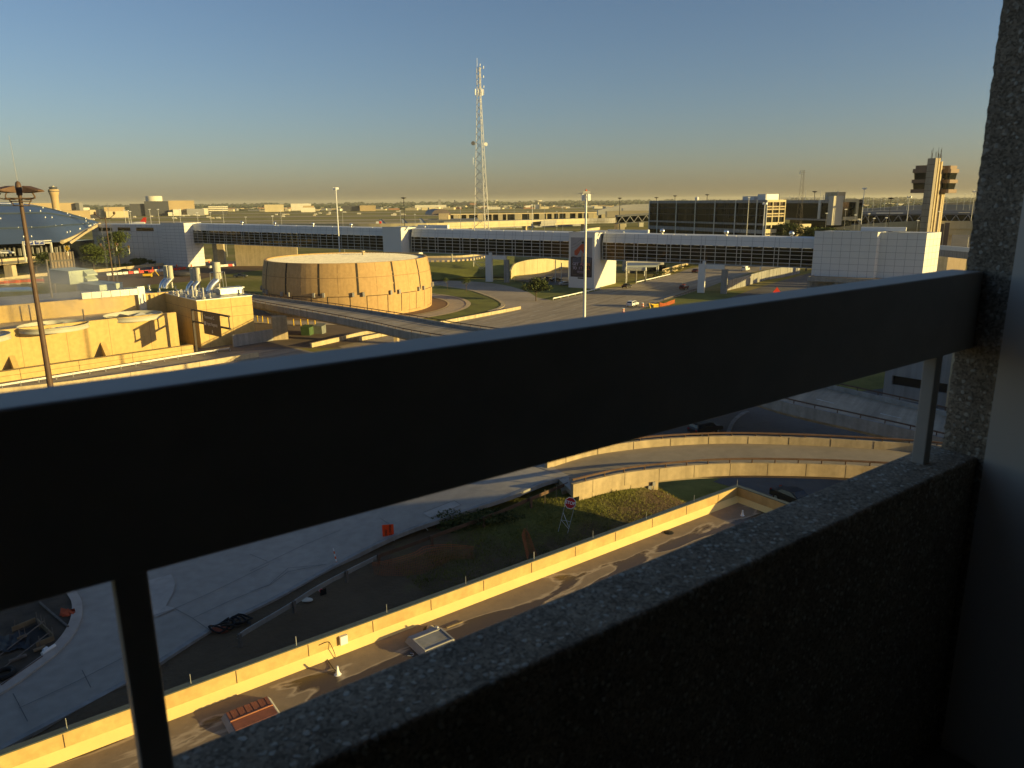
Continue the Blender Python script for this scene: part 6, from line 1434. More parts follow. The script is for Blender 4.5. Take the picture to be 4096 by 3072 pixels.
for x,y,yt in ((2045,850,770),(1910,870,815),(2030,845,770)):
    p=P(*cc(x,y)); MB().tube(p,Vector((p.x,p.y,vz(*cc(x,yt),p))),.2,n=7).build('post',M['white_paint'],cbld)
yl=[P(*cd(x,y),0) for x,y in ((330,880),(450,850),(560,800),(640,790))]
m=MB(); zz=[vz(*cd(x,y),p) for p,(x,y) in zip(yl,((330,835),(450,800),(560,778),(640,778)))]
for i in range(3):
    p,q=yl[i],yl[i+1]; m.add([p,q,Vector((q.x,q.y,zz[i+1])),Vector((p.x,p.y,zz[i]))],[(0,1,2,3)]); m.add([Vector((q.x,q.y,zz[i+1])),Vector((p.x,p.y,zz[i])),Vector((p.x,p.y+1,zz[i])),Vector((q.x,q.y+1,zz[i+1]))],[(0,1,2,3)])
tag(m.build('sunlit_wall',M['pale_concrete']),'sunlit pale wall behind the dark shrubs by the highway','wall')
t=thing('dark_shrubs','dark clipped shrubs lining the far highway verge','shrubs',P(*cd(400,880))); m=MB()
for k in range(9):
    p=P(*cd(285+k*40,905-k*13)); c=leaf_cloud(p+UP*1.0,(2.6,2.0,1.5),160,.28,60+k,4); m.add(c.v,c.f)
m.build('foliage',M['leaf_dark'],t,norm=False); MB().tube(P(*cd(400,880)),P(*cd(400,880))+UP*.6,.06,n=4).build('stem',M['bark'],t)
# ---------------------------------------------------------------- curved viaduct behind the bridge (long sunlit one)
def viaduct(name,label,pts,h,w,soff,mats,depth=10,piers=(),par=1.0):
    t=thing(name,label,'viaduct',pts[0]); l=resample(spline(pts,6),40)
    back=offset(l,depth); 
    if back[20].length<l[20].length: back=offset(l,-depth)
    sg_=1 if offset(l,1)[20].length<l[20].length else -1
    m=MB(); m.strip([p for p in back],[p for p in l],.5); m.build('deck',M['asphalt'],t)
    m=MB(); m.strip([p+UP*par for p in l],[p+UP*par for p in offset(l,sg_*.4)],par+h*.45); m.build('parapet',mats,t)
    m=MB(); m.strip([p-UP*(h*.45) for p in offset(l,-sg_*.4)],[p-UP*(h*.45) for p in offset(l,-sg_*3.2)],h*.55); m.build('girder',mats,t)
    for f in piers:
        p=l[int(f*39)]; u=(l[min(39,int(f*39)+1)]-l[max(0,int(f*39)-1)]).normalized(); v=Vector((-u.y,u.x,0)); v=v if v.y>0 else -v
        MB().obox(Vector((p.x,p.y,-.3))+v*2-u*.8,u*1.6,v*4,UP*(p.z-h+.3)).build('pier',M['pale_concrete'],t)
    return t
zv=13.0
M['viaduct']=mat('viaduct_concrete',(.52,.45,.28),.85,.1,.15,streak=.06)
viaduct('curved_viaduct','long sunlit cream viaduct curving behind the skybridge and lattice mast',[P(*cb(-100,368),zv),P(*cb(900,372),zv),P(*cb(1500,370),zv),P(*cc(0,362),zv),P(*cc(700,338),zv),P(*cc(1330,318),zv)],3.6,9,0,M['viaduct'],9,(.62,.8),1.3)
viaduct('shaded_viaduct','grey viaduct in shade running on behind the white mast',[P(*cc(900,345),zv-.4)+Vector((0,18,0)),P(*cc(1330,322),zv-.4)+Vector((0,14,0)),P(*cc(1600,312),zv-.4),P(*cc(1680,300),zv-.4)],3.6,9,0,M['grey_concrete'],9,(.5,.98),1.2)  # grey instead of cream concrete puts the shade into the colour
m=MB(); p=P(*cc(1590,318),zv-.4); MB().box(p+Vector((8,-3,-.2)),(9,3,2.6),.3).build('tmp',M['viaduct']).name='capped_pier'
tag(bpy.data.objects['capped_pier'],'sunlit cream pier cap at the end of the shaded viaduct','pier')
m=MB(); q=p+Vector((9,-2,-1)); m.add([q+Vector((-2,0,-.5)),q+Vector((4,0,-.5)),q+Vector((2.6,0,-12)),q+Vector((-.2,0,-12)),q+Vector((-2,3,-.5)),q+Vector((4,3,-.5)),q+Vector((2.6,3,-12)),q+Vector((-.2,3,-12))],[(0,1,2,3),(4,5,6,7),(0,4,7,3),(1,5,6,2)]); tag(m.build('flared_pier',M['viaduct']),'flared cream pier stem beyond the mural block','pier')
m=MB(); a=P(*cc(1335,410),11); b=P(*cc(1475,388),11); extr(m,a,b,3,11,9.0); tag(m.build('capped_pier',M['viaduct']),'lower cream pier cap just behind the mural block','pier')
# darker concourse behind
cz=thing('concourse','grey curved concourse with a row of pale pillars beyond the lattice mast','terminal',P(*cc(500,300),8))
zc_=9.0
for i,(x0,y0,x1,y1) in enumerate(((-60,350,650,335),(650,335,1300,318))):
    a=P(*cc(x0,y0-14),zc_); b=P(*cc(x1,y1-14),zc_); m=MB(); extr(m,a,b,16,zc_,0); m.build('lower_wall',M['wet_grey'],cz)
a=P(*cc(-60,262),12); b=P(*cc(1500,240),12); m=MB(); extr(m,a,b,18,12.0,10.6); m.build('roof_band',M['pale_concrete'],cz)
m=MB(); extr(m,a+Vector((0,5,0)),b+Vector((0,5,0)),8,10.5,0); m.build('recess',M['glass_dark'],cz)
for k in range(22):
    f=k/21+random.uniform(-.012,.012); p=a+(b-a)*f; MB().obox(Vector((p.x,p.y+.5,0)),Vector((random.choice((2,4,7,9)),0,0)),Vector((0,3,0)),UP*10.5).build('pillar',M['viaduct'],cz)
vb=thing('vaulted_hall','round-vaulted terminal hall with a pale end wall','terminal',P(*cb(1860,330),8))
dV=dist(P(*cb(1850,345),6)); c0=D(*cb(1855,290),dV); w=D(*cb(1950,250),dV).x-c0.x
lo=D(*cb(1855,305),dV).z; hi=D(*cb(1900,255),dV).z; 
m=MB(); m.obox(Vector((c0.x,c0.y,lo-9)),Vector((w,0,0)),Vector((0,30,0)),UP*(hi-lo+9)); m.build('end_wall',M['pale_concrete'],vb)
m=MB(); 
cx=c0.x+w*.25; rad=w*1.0; 
for k in range(17):
    th=math.pi*k/16; m.v+=[(cx+rad*math.cos(th),c0.y+3,hi-2+rad*.62*math.sin(th)),(cx+rad*math.cos(th)-14,c0.y+55,hi-2+rad*.62*math.sin(th))]
for k in range(16): m.f.append((2*k,2*k+1,2*k+3,2*k+2)); m.m.append(0)
m.f.append([2*k for k in range(17)]); m.m.append(0)
m.build('vault',mat('vault_roof',(.22,.18,.16),.5,.1,.2),vb)
m=MB(); b0=D(*cb(1740,330),dV-6); b1=D(*cb(2230,345),dV-6); m.obox(Vector((b0.x,b0.y,lo-8)),Vector((b1.x-b0.x,0,0)),Vector((0,50,0)),UP*(D(*cb(1900,315),dV-6).z-lo+8)); m.build('apron_wall',M['wet_grey'],vb)
# left of it: taxiing aircraft tails
M['plane_blue']=mat('plane_blue',(.03,.05,.13),.4,.1,.5); M['plane_grey']=mat('plane_grey',(.45,.47,.5),.35,.05,.5,metal=.3)
def airliner(label,x,y,d,s,mt,stripes=True,flip=1):
    c=D(*x_ if False else cb(x,y),d); t=thing('airliner',label,'airliner',c)
    u=Vector((flip,0.25,0)).normalized(); v=Vector((-u.y,u.x,0)); z0=c.z-5.2*s
    o=Vector((c.x,c.y,z0))
    m=MB(); m.bend([o-u*3*s+UP*1.2*s,o+UP*.4*s,o+u*6*s,o+u*24*s,o+u*29*s-UP*.4*s],[.3*s,1.2*s,1.9*s,1.9*s,.4*s],12); m.build('fuselage',M['plane_grey'],t,True)
    m=MB(); q=o+UP*1.4*s; A=[q-u*1.0*s,q+u*5.2*s,q-u*.2*s+UP*5.8*s,q-u*2.4*s+UP*5.8*s]; m.add([p-v*.12*s for p in A]+[p+v*.12*s for p in A],[(0,1,2,3),(4,5,6,7),(0,1,5,4),(1,2,6,5),(2,3,7,6),(3,0,4,7)]); m.build('tail_fin',mt,t)
    if stripes:
        m=MB()
        for k in range(6):
            f0=.12+k*.14; f1=f0+.06; L=lambda f:A[0]*(1-f)+A[3]*f; R=lambda f:A[1]*(1-f)+A[2]*f
            p=[L(f0),L(f0)*.45+R(f0)*.55,L(f1)*.5+R(f1)*.5,L(f1)]; m.add([w_-v*.16*s for w_ in p],[(0,1,2,3)])
        m.build('tail_stripes',mat('tail_stripe',(.40,.42,.48),.5,.1,1),t)
    m=MB(); m.add([o+u*2*s+UP*.6*s,o+u*4*s+UP*.6*s,o+u*.5*s-v*5.5*s+UP*.9*s,o-u*.8*s-v*5.5*s+UP*.9*s,o+u*.5*s+v*5.5*s+UP*.9*s,o-u*.8*s+v*5.5*s+UP*.9*s],[(0,1,2,3),(0,1,4,5)]); m.build('tailplane',M['plane_grey'],t)
airliner('parked airliner with a striped dark-blue tail, farthest from the vaulted hall',1300,335,650,1.0,M['plane_blue']); airliner('parked airliner with a striped dark-blue tail beside the dark lamp pole',1515,330,650,1.0,M['plane_blue']); airliner('parked airliner with a striped dark-blue tail nearest the vaulted hall',1690,325,650,1.0,M['plane_blue'])
c=D(*cb(1255,350),640); t=thing('ground_vehicle','small red and white ramp vehicle by the parked tails','vehicle',c-UP*2); MB().box(c-UP*.2,(2.6,2,3)).build('box_body',M['white_paint'],t); MB().box(c+Vector((2.2,0,.3)),(1.6,2,2.4)).build('cab',M['red'],t)
# ---------------------------------------------------------------- office blocks on the right
dO=362.0; oR=D(3065,796,dO); oL_=D(2597,806,428); OU=Vector((oR.x-oL_.x,oR.y-oL_.y,0)); OL=OU.length; OU.normalize(); OW=Vector((-OU.y,OU.x,0)); OW=OW if OW.y>0 else -OW
oL0=Vector((oL_.x,oL_.y,0)); oR0=Vector((oR.x,oR.y,0)); zO=(oR.z+oL_.z)/2
r=ray(3137,850); t_=((oR0.x*OW.y-oR0.y*OW.x))/(r.x*OW.y-r.y*OW.x); od=((Vector((r.x,r.y,0))*t_)-oR0).dot(OW)
print('office',oR,oL_,'depth',od)
off=thing('office_block','long dark-glass office block with concrete mullions and a sunlit gridded end','office building',oL0)
zlv=lambda y: D(3065,700+y*.4521,dO).z    # level from the R4 row measured at the right corner
ztop_=zO; z_f1=zlv(247); z_sp=zlv(430); z_sp2=zlv(447); z_b1=zlv(487); z_b2=zlv(522)
m=MB(); m.obox(oL0+OW*.5,OU*OL,OW*(od-.5),UP*(ztop_-.5)); m.build('glass_wall',M['glass_dark'],off)
m=MB()
for z0,z1 in ((z_f1,ztop_),(z_sp2,z_sp),(z_b2,z_b1)): m.obox(oL0-OW*.05+UP*z0,OU*OL,OW*.55,UP*(z1-z0))
m.obox(oL0+OW*6,OU*OL,OW*(od-6),UP*z_b2)
m.build('concrete_band',M['grey_concrete'],off)
def onoff(px): 
    r=ray(px,900); t=(oL0.x*OU.y-oL0.y*OU.x)/(r.x*OU.y-r.y*OU.x); return (Vector((r.x,r.y,0))*t-oL0).dot(OU)
for x in (213,285,449,616,788,970,1158,1246): 
    s=onoff(2500+x*.4521); MB().obox(oL0+OU*(s-.28)-OW*.25,OU*.56,OW*.2,UP*ztop_).build('mullion',M['dirty_white'],off)
m=MB()
for a in (249,330,366,533,571,700,735,865,885,905,1035,1070): s=onoff(2500+a*.4521); m.obox(oL0+OU*(s-.06)+OW*.44,OU*.12,OW*.05,UP*(z_f1))
for y in (300,362): z=zlv(y); m.obox(oL0+OW*.42+UP*z,OU*OL,OW*.06,UP*.35)
m.build('thin_frames',mat('thin_frame',(.08,.075,.07),.6,.1,1),off)
s0=onoff(2500+960*.4521); s1=onoff(2500+1215*.4521)
text_mesh('building_sign','DFW BUSINESS CENTER',1.5,M['dirty_white'],oL0+OU*((s0+s1)/2)-OW*.1+UP*((z_b1+z_b2)/2),OU,UP,off,extrude=.03)
# sunlit end wall
M['sun_frame']=mat('end_frame',(.55,.47,.28),.7,.08,.4)  # lighter and yellower than the front: sunlight put into the end's colour
zE0=D(3062,700+445*.4521,dO).z
m=MB(); e=oR0+OU*.02
m.obox(e+UP*zlv(240),OU*.6,OW*od,UP*(ztop_-zlv(240))); m.obox(e+UP*zE0,OU*.6,OW*od,UP*(zlv(420)-zE0)*1.0)
for f in (0,.31,.655,.965): m.obox(e+OW*(od*f)+UP*zE0,OU*.62,OW*(od*.035),UP*(ztop_-zE0))
m.build('end_frame',M['sun_frame'],off)
m=MB()
for y in (282,306,345,368): m.obox(e+OU*.03+UP*zlv(y+4),OU*.5,OW*od,UP*.55)
m.build('end_spandrel',M['pale_concrete'],off)
m=MB(); m.obox(oR0-OU*.1,OU*.02,OW*(od*.6),UP*zE0); m.build('lower_glass',M['glass_dark'],off)
m=MB(); m.obox(e+UP*zlv(516),OU*.6,OW*(od*.6),UP*(zlv(480)-zlv(516))); m.obox(e+UP*(zlv(556)),OU*.6,OW*(od*.6),UP*(zlv(530)-zlv(556))); m.obox(e+OW*od*.3+UP*2,OU*.5,OW*.6,UP*(zE0-2)); m.build('lower_band',M['sun_frame'],off)
m=MB(); m.obox(oR0+OU*3+OW*(od*.95),OU*5,OW*9,UP*zlv(436)); m.build('stair_block',mat('brown_render',(.30,.20,.12),.85,.1,.4),off)
m=MB(); m.obox(oR0+OU*8.01+OW*(od*.95),OU*.4,OW*9,UP*zlv(436)); m.build('stair_end',M['sun_frame'],off)
for x0,x1,y0,y1,mt in ((885,985,190,214,'white_panel'),(1015,1085,172,205,'white_panel')):
    a=oL0+OU*onoff(2500+x0*.4521)+OW*10; L=onoff(2500+x1*.4521)-onoff(2500+x0*.4521); h=D(2500+x0*.4521,700+y0*.4521,dist(a)).z-ztop_
    MB().obox(a+UP*(ztop_-.5),OU*L,OW*8,UP*(h+.5)).build('roof_plant',M[mt],off)
m=MB(); 
for x,y in ((1105,160),(1220,170),(1290,185),(1340,178),(1362,160),(905,180)):
    a=oL0+OU*min(OL-1,onoff(2500+x*.4521))+OW*9; h=D(2500+x*.4521,700+y*.4521,dist(a)).z; m.tube(Vector((a.x,a.y,ztop_-.5)),Vector((a.x,a.y,h)),.14,n=4)
o=m.build('roof_aerials',M['galv'],off); o['kind']='stuff'
a=oL0+OU*onoff(2500+570*.4521)+OW*4; MB().lathe(a+UP*ztop_,[(.7,0),(1.0,.8),(.9,1.5),(.01,2.0)],10).build('radome',M['white_paint'],off,True)
# second block
d2=452; k2=thing('glass_block','second dark-glass office block with a tall white stair tower at its right end','office building',D(3137,850,d2))
a=D(3120,797,d2); b=D(3322,794,d2*.93); zz2=a.z-.5; U2=Vector((b.x-a.x,b.y-a.y,0)); L2=U2.length; U2.normalize(); W2=Vector((-U2.y,U2.x,0)); W2=W2 if W2.y>0 else -W2; a0=Vector((a.x,a.y,0))
zb2=D(3300,700+390*.4521,d2*.93).z
m=MB(); m.obox(a0+W2*.4+UP*zb2,U2*L2,W2*20,UP*(zz2-zb2-.1)); m.build('glass_wall',M['glass_dark'],k2)
m=MB(); m.obox(a0+UP*(zz2-1.6),U2*L2,W2*20,UP*1.6); m.obox(a0+UP*(zb2-.9),U2*L2,W2*20,UP*.9); m.build('concrete_band',M['grey_concrete'],k2)
for x0,x1 in ((1707,1728),(1815,1838)):
    f=lambda px:(lambda r:((Vector((r.x,r.y,0))*((a0.x*U2.y-a0.y*U2.x)/(r.x*U2.y-r.y*U2.x))-a0).dot(U2)))(ray(2500+px*.4521,850))
    MB().obox(a0+U2*f(x0)-W2*.2+UP*zb2,U2*(f(x1)-f(x0)),W2*1,UP*(zz2-zb2)).build('mullion',M['dirty_white'],k2)
MB().obox(a0+U2*2+W2*6,U2*(L2-4),W2*10,UP*zb2).build('under_storey',M['glass_dark'],k2)
zt3=D(3330,700+185*.4521,d2*.93).z
q=a0+U2*(L2+.02); m=MB(); m.obox(q-W2*1.0+UP*(zb2-3),U2*3.6,W2*6,UP*(zt3-zb2+3)); m.build('stair_tower',mat('tower_white',(.52,.48,.38),.7,.08,.3),k2)
qq=q+U2*3.62+W2*5.2; zf0=D(3370,700+395*.4521,d2*.95).z; zf1=D(3370,700+214*.4521,d2*.95).z
m=MB(); m.obox(qq+UP*zf0,U2*.6,W2*9,UP*1.6); m.obox(qq+UP*(zf1-1.4),U2*.6,W2*9,UP*1.4); m.obox(qq+W2*7.4+UP*(zf0+1.6),U2*.6,W2*1.6,UP*(zf1-zf0-3)); m.build('end_frame',M['sun_frame'],k2)
MB().obox(qq-U2*.02+UP*(zf0+1.62)-U2*5,U2*3,W2*7.3,UP*(zf1-zf0-3.1)).build('end_glass',M['glass_dark'],k2)
MB().obox(a0+U2*(L2-9)+W2*4+UP*zz2,U2*9,W2*5,UP*(D(3330,768,d2*.93).z-zz2)).build('roof_plant',M['pale_concrete'],k2)
m=MB(); rnd=random.Random(4)
for k in range(16): p=a0+U2*(L2*rnd.random())+W2*rnd.uniform(1,8)+UP*zz2; m.tube(p,p+UP*rnd.uniform(1,5.5),.13,n=4)
for z in (.7,1.3): m.tube(a0+W2*.5+UP*(zz2+z),a0+U2*L2+W2*.5+UP*(zz2+z),.07,n=4)
o=m.build('roof_aerials',M['galv'],k2); o['kind']='stuff'
for x,y,h,rx,rz,sd,lb in ((1515,552,15.5,8,6.5,51,'large dark round tree in front of the second office block'),(1635,548,13.5,6.5,5,52,'mid green tree in the row before the second office block, beside the large one'),(1742,540,13.5,6.5,4.6,53,'mid green tree in the row before the second office block, third along'),(1858,530,12.5,7.5,4.6,54,'dark spreading tree below the white stair tower')):
    p=P(2500+x*.4521,700+y*.4521+6,2.5); p=D(2500+x*.4521,900,345); p.z=0; zt0=D(2500+x*.4521,700+y*.4521,345).z
    hh=D(2500+x*.4521,700+(380 if sd==51 else 398)*.4521,345).z
    make_tree('plaza_tree',lb,'tree',p,hh/1.0,(rx,5.5,(hh-zt0)*.52),2800,.36,sd,'leaf_dark' if sd in (51,54) else 'leaf',.35,crown_z=.66,lumps=9)
# lattice tower before it
def lattice(label,px,yb,yt,d,w0,w1,paint,name='radio_mast'):
    tp=D(px,yt,d); bs=Vector((tp.x,tp.y,0)); t=thing(name,label,'radio mast',bs); m=MB()
    q=[Vector((math.cos(k*2.094+.4),math.sin(k*2.094+.4),0)) for k in range(3)]; n_=int(tp.z/2.6); L=lambda k,z:bs+q[k]*(w0+(w1-w0)*z/tp.z)+UP*z
    for k in range(3): m.tube(L(k,0),L(k,tp.z),.07,.05,5)
    for i in range(n_):
        z0=tp.z*i/n_; z1=tp.z*(i+1)/n_
        for k in range(3): m.tube(L(k,z0),L((k+1)%3,z1),.028,n=3)
    m.build('lattice',paint,t); return t,tp
t,tp=lattice('slim lattice radio mast in front of the second office block',3214,875,680,372,2.2,.6,M['grey_timber'])
m=MB(); m.tube(tp-UP*.5-Vector((1.5,0,0)),tp-UP*.5+Vector((1.2,0,0)),.07,n=4); m.tube(tp-UP*1.4-Vector((1.5,0,0)),tp-UP*1.4,.07,n=4); m.box(tp-Vector((1.5,0,.9)),(.3,.3,1.6)); m.build('antenna',M['galv'],t)
# truss bridges
def truss(label,p,q,h,n,gap=False):
    t=thing('truss_bridge',label,'truss bridge',p); d=q-p; v=Vector((-d.y,d.x,0)).normalized(); v=v if v.y>0 else -v
    m=MB(); m.obox(p+UP*h,d,v*5,UP*.9); m.obox(p-UP*.6,d,v*5,UP*.6); m.build('chords',M['wet_grey'],t)
    m=MB(); m.obox(p+v*1.0,d,v*3,UP*h); m.build('tube_glass',M['glass_dark'],t)
    m=MB()
    for k in range(n):
        a=p+d*(k/n); b=p+d*((k+.5)/n); c=p+d*((k+1)/n); m.tube(a,b+UP*h,.28,n=5); m.tube(b+UP*h,c,.28,n=5)
    m.build('diagonals',M['grey_concrete'],t)
zt_=lambda y,d:D(3600,y,d).z
dT=470
truss('dark truss walkway running behind the control tower',D(3395,895,dT),D(3990,893,dT),D(3600,862,dT).z-D(3600,895,dT).z,13)
truss('dark truss walkway at the left end of the office block',D(2470,892,440),D(2600,884,446),D(2500,868,440).z-D(2500,892,440).z,4)
viaduct('sunlit_viaduct','sunlit cream viaduct passing behind the control tower',[D(*ce(430,838),425),D(*ce(800,795),425),D(*ce(1100,775),430),D(*ce(1280,768),432),D(*ce(1500,768),436),D(*ce(1900,770),440)],5.2,9,0,M['viaduct'],9,(.2,.5,.8),1.5)
# control tower
dK=425; kt_=thing('control_tower','old concrete control tower with two dark stacked cabins on either side of its shaft','control tower',D(*ce(1316,830),dK))
s0=D(*ce(1281,830),dK); s1=D(*ce(1350,830),dK); w=(Vector((s1.x-s0.x,s1.y-s0.y,0))).length
KU=bvec(150); KW=bvec(60); ztk=D(*ce(1395,185),dK).z; kb0=Vector((s0.x,s0.y,0)); wf=w/ (KU.dot(Vector((s1.x-s0.x,s1.y-s0.y,0)).normalized()))
M['tower_concrete']=mat('tower_concrete',(.34,.29,.22),.85,.1,.4,streak=.1); M['cab_brown']=mat('cab_brown',(.20,.13,.085),.6,.1,.6)
m=MB(); m.obox(kb0-UP*.3,KU*wf,KW*2.2,UP*(ztk+.3),0)
for k in range(1,16): m.obox(kb0-KW*.02+UP*(ztk*k/16),KU*wf,KW*.03,UP*.15,1)
m.build('front_slab',[M['tower_concrete'],M['joint']],kt_)
m=MB(); m.obox(kb0+KU*(.6)+KW*2.2,KU*(wf-1.2),KW*7,UP*(ztk-6)); m.build('core',M['brown_roof'],kt_)
for o_,h in ((2.9,ztk),(5.2,ztk-1.5),(8.6,ztk-4),(10.0,ztk-5)): MB().obox(kb0+KU*(wf*.2)+KW*o_,KU*(wf*.8),KW*1.1,UP*h).build('rib_wall',M['pale_concrete'],kt_)
def cab(cx,sgn):
    # levels by image rows; cx is the column of the near corner the two visible faces share
    rows=[(250,282,.80,'cab_brown'),(280,316,1.0,'cab_brown'),(316,376,.78,'glass_dark'),(374,406,1.0,'cab_brown'),(406,462,.78,'glass_dark'),(460,494,1.0,'cab_brown')]
    c0=D(*ce(cx,400),dK+(3 if sgn>0 else 5)); FWd,DPd=8.4,9.0
    cen=(c0-KU*FWd/2 if sgn>0 else c0+KU*FWd/2)+KW*DPd/2
    for y0,y1,k,mt in rows:
        dd_=dist(cen)-3
        z1=D(*ce(cx,y0),dd_).z; z0=D(*ce(cx,y1),dd_).z
        hw,hd=FWd/2*k,DPd/2*k; k2=hw*1.12 if mt=='glass_dark' else hw; kd2=hd*1.12 if mt=='glass_dark' else hd
        lo=[];hi=[]
        for x,y in ((-1,-.72),(-.72,-1),(.8,-1),(1,-.8),(1,.72),(.72,1),(-.72,1),(-1,.72)):
            p=cen+KU*(hw*x)+KW*(hd*y); q=cen+KU*(k2*x)+KW*(kd2*y); lo.append((p.x,p.y,z0+.02)); hi.append((q.x,q.y,z1-.02))
        m=MB(); m.add(lo+hi,[list(range(7,-1,-1)),list(range(8,16))]+[(i,(i+1)%8,8+(i+1)%8,8+i) for i in range(8)]); m.build('cab_rim' if mt=='cab_brown' else 'cab_glazing',M[mt],kt_)
cab(1541,1); cab(1198,-1)
m=MB(); rnd=random.Random(8)
for k in range(18):
    p=kb0+KU*rnd.uniform(0,wf)+KW*rnd.uniform(0,9)+UP*(ztk-.3-3*rnd.random()); m.tube(p,p+UP*rnd.uniform(2,6),.09,n=4)
o=m.build('roof_aerials',M['dark_steel'],kt_); o['kind']='stuff'
# right edge structures
def g8p(x,y,d): return D(3640+x*.14467,850+y*.14467,d)
for x0,x1,yt,lb in ((800,900,315,'dark slab pylon with a sunlit edge, nearer the control tower'),(910,1050,285,'dark slab pylon with a sunlit edge, nearer the concrete pillar')):
    a=g8p(x0,820,330); b=g8p(x1,820,330); zt5=g8p(x0,yt,330).z; t=thing('slab_pylon',lb,'pylon',Vector((a.x,a.y,0))); U_=bvec(118); L=(b-a).length
    MB().obox(Vector((a.x,a.y,0)),U_*L*.9,bvec(28)*2.5,UP*zt5).build('slab',M['cab_brown'],t)
    for o_ in (2.6,4.4): MB().obox(Vector((a.x,a.y,0))+U_*(L*.75)+bvec(28)*o_,U_*L*.2,bvec(28)*.5,UP*zt5).build('edge_fin',M['pale_concrete'],t)  # pale fins put the sunlit edge into their colour
lbg=thing('link_bridge','grey link bridge running out to the right of the tiled block','bridge',g8p(700,950,285))
a=g8p(620,890,283); b=g8p(2300,960,262); zu=a.z; zl_=g8p(700,1010,283).z; zl2=g8p(700,1190,283).z
m=MB(); d=Vector((b.x-a.x,b.y-a.y,0)); m.obox(Vector((a.x,a.y,zl_)),d,Vector((0,7,0)),UP*(zu-zl_),0)
for k in range(1,12): m.obox(Vector((a.x,a.y,zl_))+d*(k/12)-Vector((0,.03,0)),Vector((.09,0,0)),Vector((0,.02,0)),UP*(zu-zl_),1)
m.build('fascia',[M['white_panel'],M['panel_joint']],lbg)
m=MB(); m.obox(Vector((a.x,a.y+1,zl2)),d,Vector((0,5,0)),UP*(zl_-zl2-.01)); m.build('girder',M['grey_concrete'],lbg)
m=MB(); p=g8p(640,1300,283); MB().obox(Vector((p.x,p.y,0)),Vector((4.2,-1.0,0)),Vector((0,5,0)),UP*zl2).build('pier',M['grey_concrete'],lbg)
p=g8p(800,1400,292); q=g8p(970,1400,292); m=MB(); m.obox(Vector((p.x,p.y,-.2)),Vector((q.x-p.x,q.y-p.y,0)),Vector((0,5,0)),UP*(g8p(800,1205,292).z)); t=tag(m.build('concrete_block',mat('ochre_concrete',(.50,.33,.15),.85,.1,.4)),'sunlit ochre concrete block under the link bridge','wall')
m=MB(); a=g8p(960,1480,300); b=g8p(1560,1360,360); d=Vector((b.x-a.x,b.y-a.y,0)); h=zl2
m.obox(Vector((a.x,a.y,-.2)),d,Vector((0,1,0)),UP*(zl2-1)); 
t=tag(m.build('ribbed_wall',M['brown_roof']),'brown ribbed wall in shade under the link bridge','wall')
zpr=zl-.2
p=[P(*ce(1385,1190),5.0),P(*ce(1760,1150),5.0),P(*ce(1900,1180),5.0),P(*ce(1330,1240),5.0)]
# ---------------------------------------------------------------- the dark side under the rail, lower right
sheet('lower_road',[P(*q1(560,175)),P(*q1(760,60)),P(*q1(1100,20)),P(*q1(1700,-60)),P(*q1(2600,100)),P(*q1(2600,500)),P(*q1(1500,520)),P(*q1(900,345)),P(*q1(1000,300))],M['asphalt'],.012)
kb=MB(); l=spline(G(q1,(950,150),(975,95),(1010,62),(1040,50)),5); kb.strip([p+UP*.16 for p in offset(l,0)],[p+UP*.16 for p in offset(l,.5)],.2); struct('lower_kerb',kb,M['grey_concrete'])
gar=thing('parking_structure','grey concrete parking structure with a dark slot opening beyond the overpass','building',P(*q5(1245,400)))
a=P(*q5(1245,402)); b=P(*q5(1690,482)); d=(b-a); d.z=0; v=Vector((-d.y,d.x,0)).normalized(); v=v if v.dot(a)>0 else -v
zt6=vz(*q5(1265,240),a)+7
def gv(x,y): 
    r=ray(*q5(x,y)); t=(a.x*d.y-a.y*d.x)/(r.x*d.y-r.y*d.x); return EYE+r*t
s0=gv(1310,290); L=d.length
zs0=gv(1310,322).z; zs1=gv(1310,258).z; fs=(s0-a).dot(d.normalized())
m=MB(); u=d.normalized(); E=u*30
m.obox(a-UP*.2,u*60,v*.6,UP*(zs0+.2)); m.obox(a+UP*zs1,u*60,v*.6,UP*(zt6-zs1)); m.obox(a+UP*zs0,u*fs,v*.6,UP*(zs1-zs0)); fe=(gv(1690,330)-a).dot(u); m.obox(a+u*fe+UP*zs0,u*(60-fe),v*.6,UP*(zs1-zs0))
m.build('wall',mat('garage_wall',(.30,.295,.28),.85,.1,.3,streak=.15),gar)
m=MB(); m.obox(a+v*.62-UP*.2,u*60,v*20,UP*(zt6)); m.build('dark_interior',M['black'],gar)  # solid black fill, painted for the unlit inside
for x in (1690,): s=(gv(x,400)-a).dot(u); MB().obox(a+u*s-v*.35-UP*.2,u*1.2,v*.34,UP*zt6).build('pilaster',M['pale_concrete'],gar)
# ---------------------------------------------------------------- airfield, far buildings, woods
def hy(x): return 806.0-.00873*(x-2048)      # horizon row
def Hd(x,below,z=0.0): 
    return P(x,hy(x)+below,z)
M['runway']=mat('runway_strip',(.40,.32,.19),.9,.12,.01)
M['dry_grass']=mat('dry_grass',(.33,.28,.08),.95,.2,.02)
for k,(b0,b1,x0,x1,mt) in enumerate(((31,33.5,-600,2600,'dry_grass'),(38,40.5,-600,2500,'runway'),(46,48,-600,2400,'dry_grass'),(51,55,-600,2300,'runway'),(60,62,-600,2200,'dry_grass'),(66,72,300,2200,'runway'),(76,84,600,2000,'runway'))):
    pts=[Hd(x0,b1),Hd((x0+x1)/2,b1),Hd(x1,b1),Hd(x1,b0),Hd((x0+x1)/2,b0),Hd(x0,b0)]
    sheet('runway' if mt=='runway' else 'mown_strip',pts,M[mt],.02+.01*k)
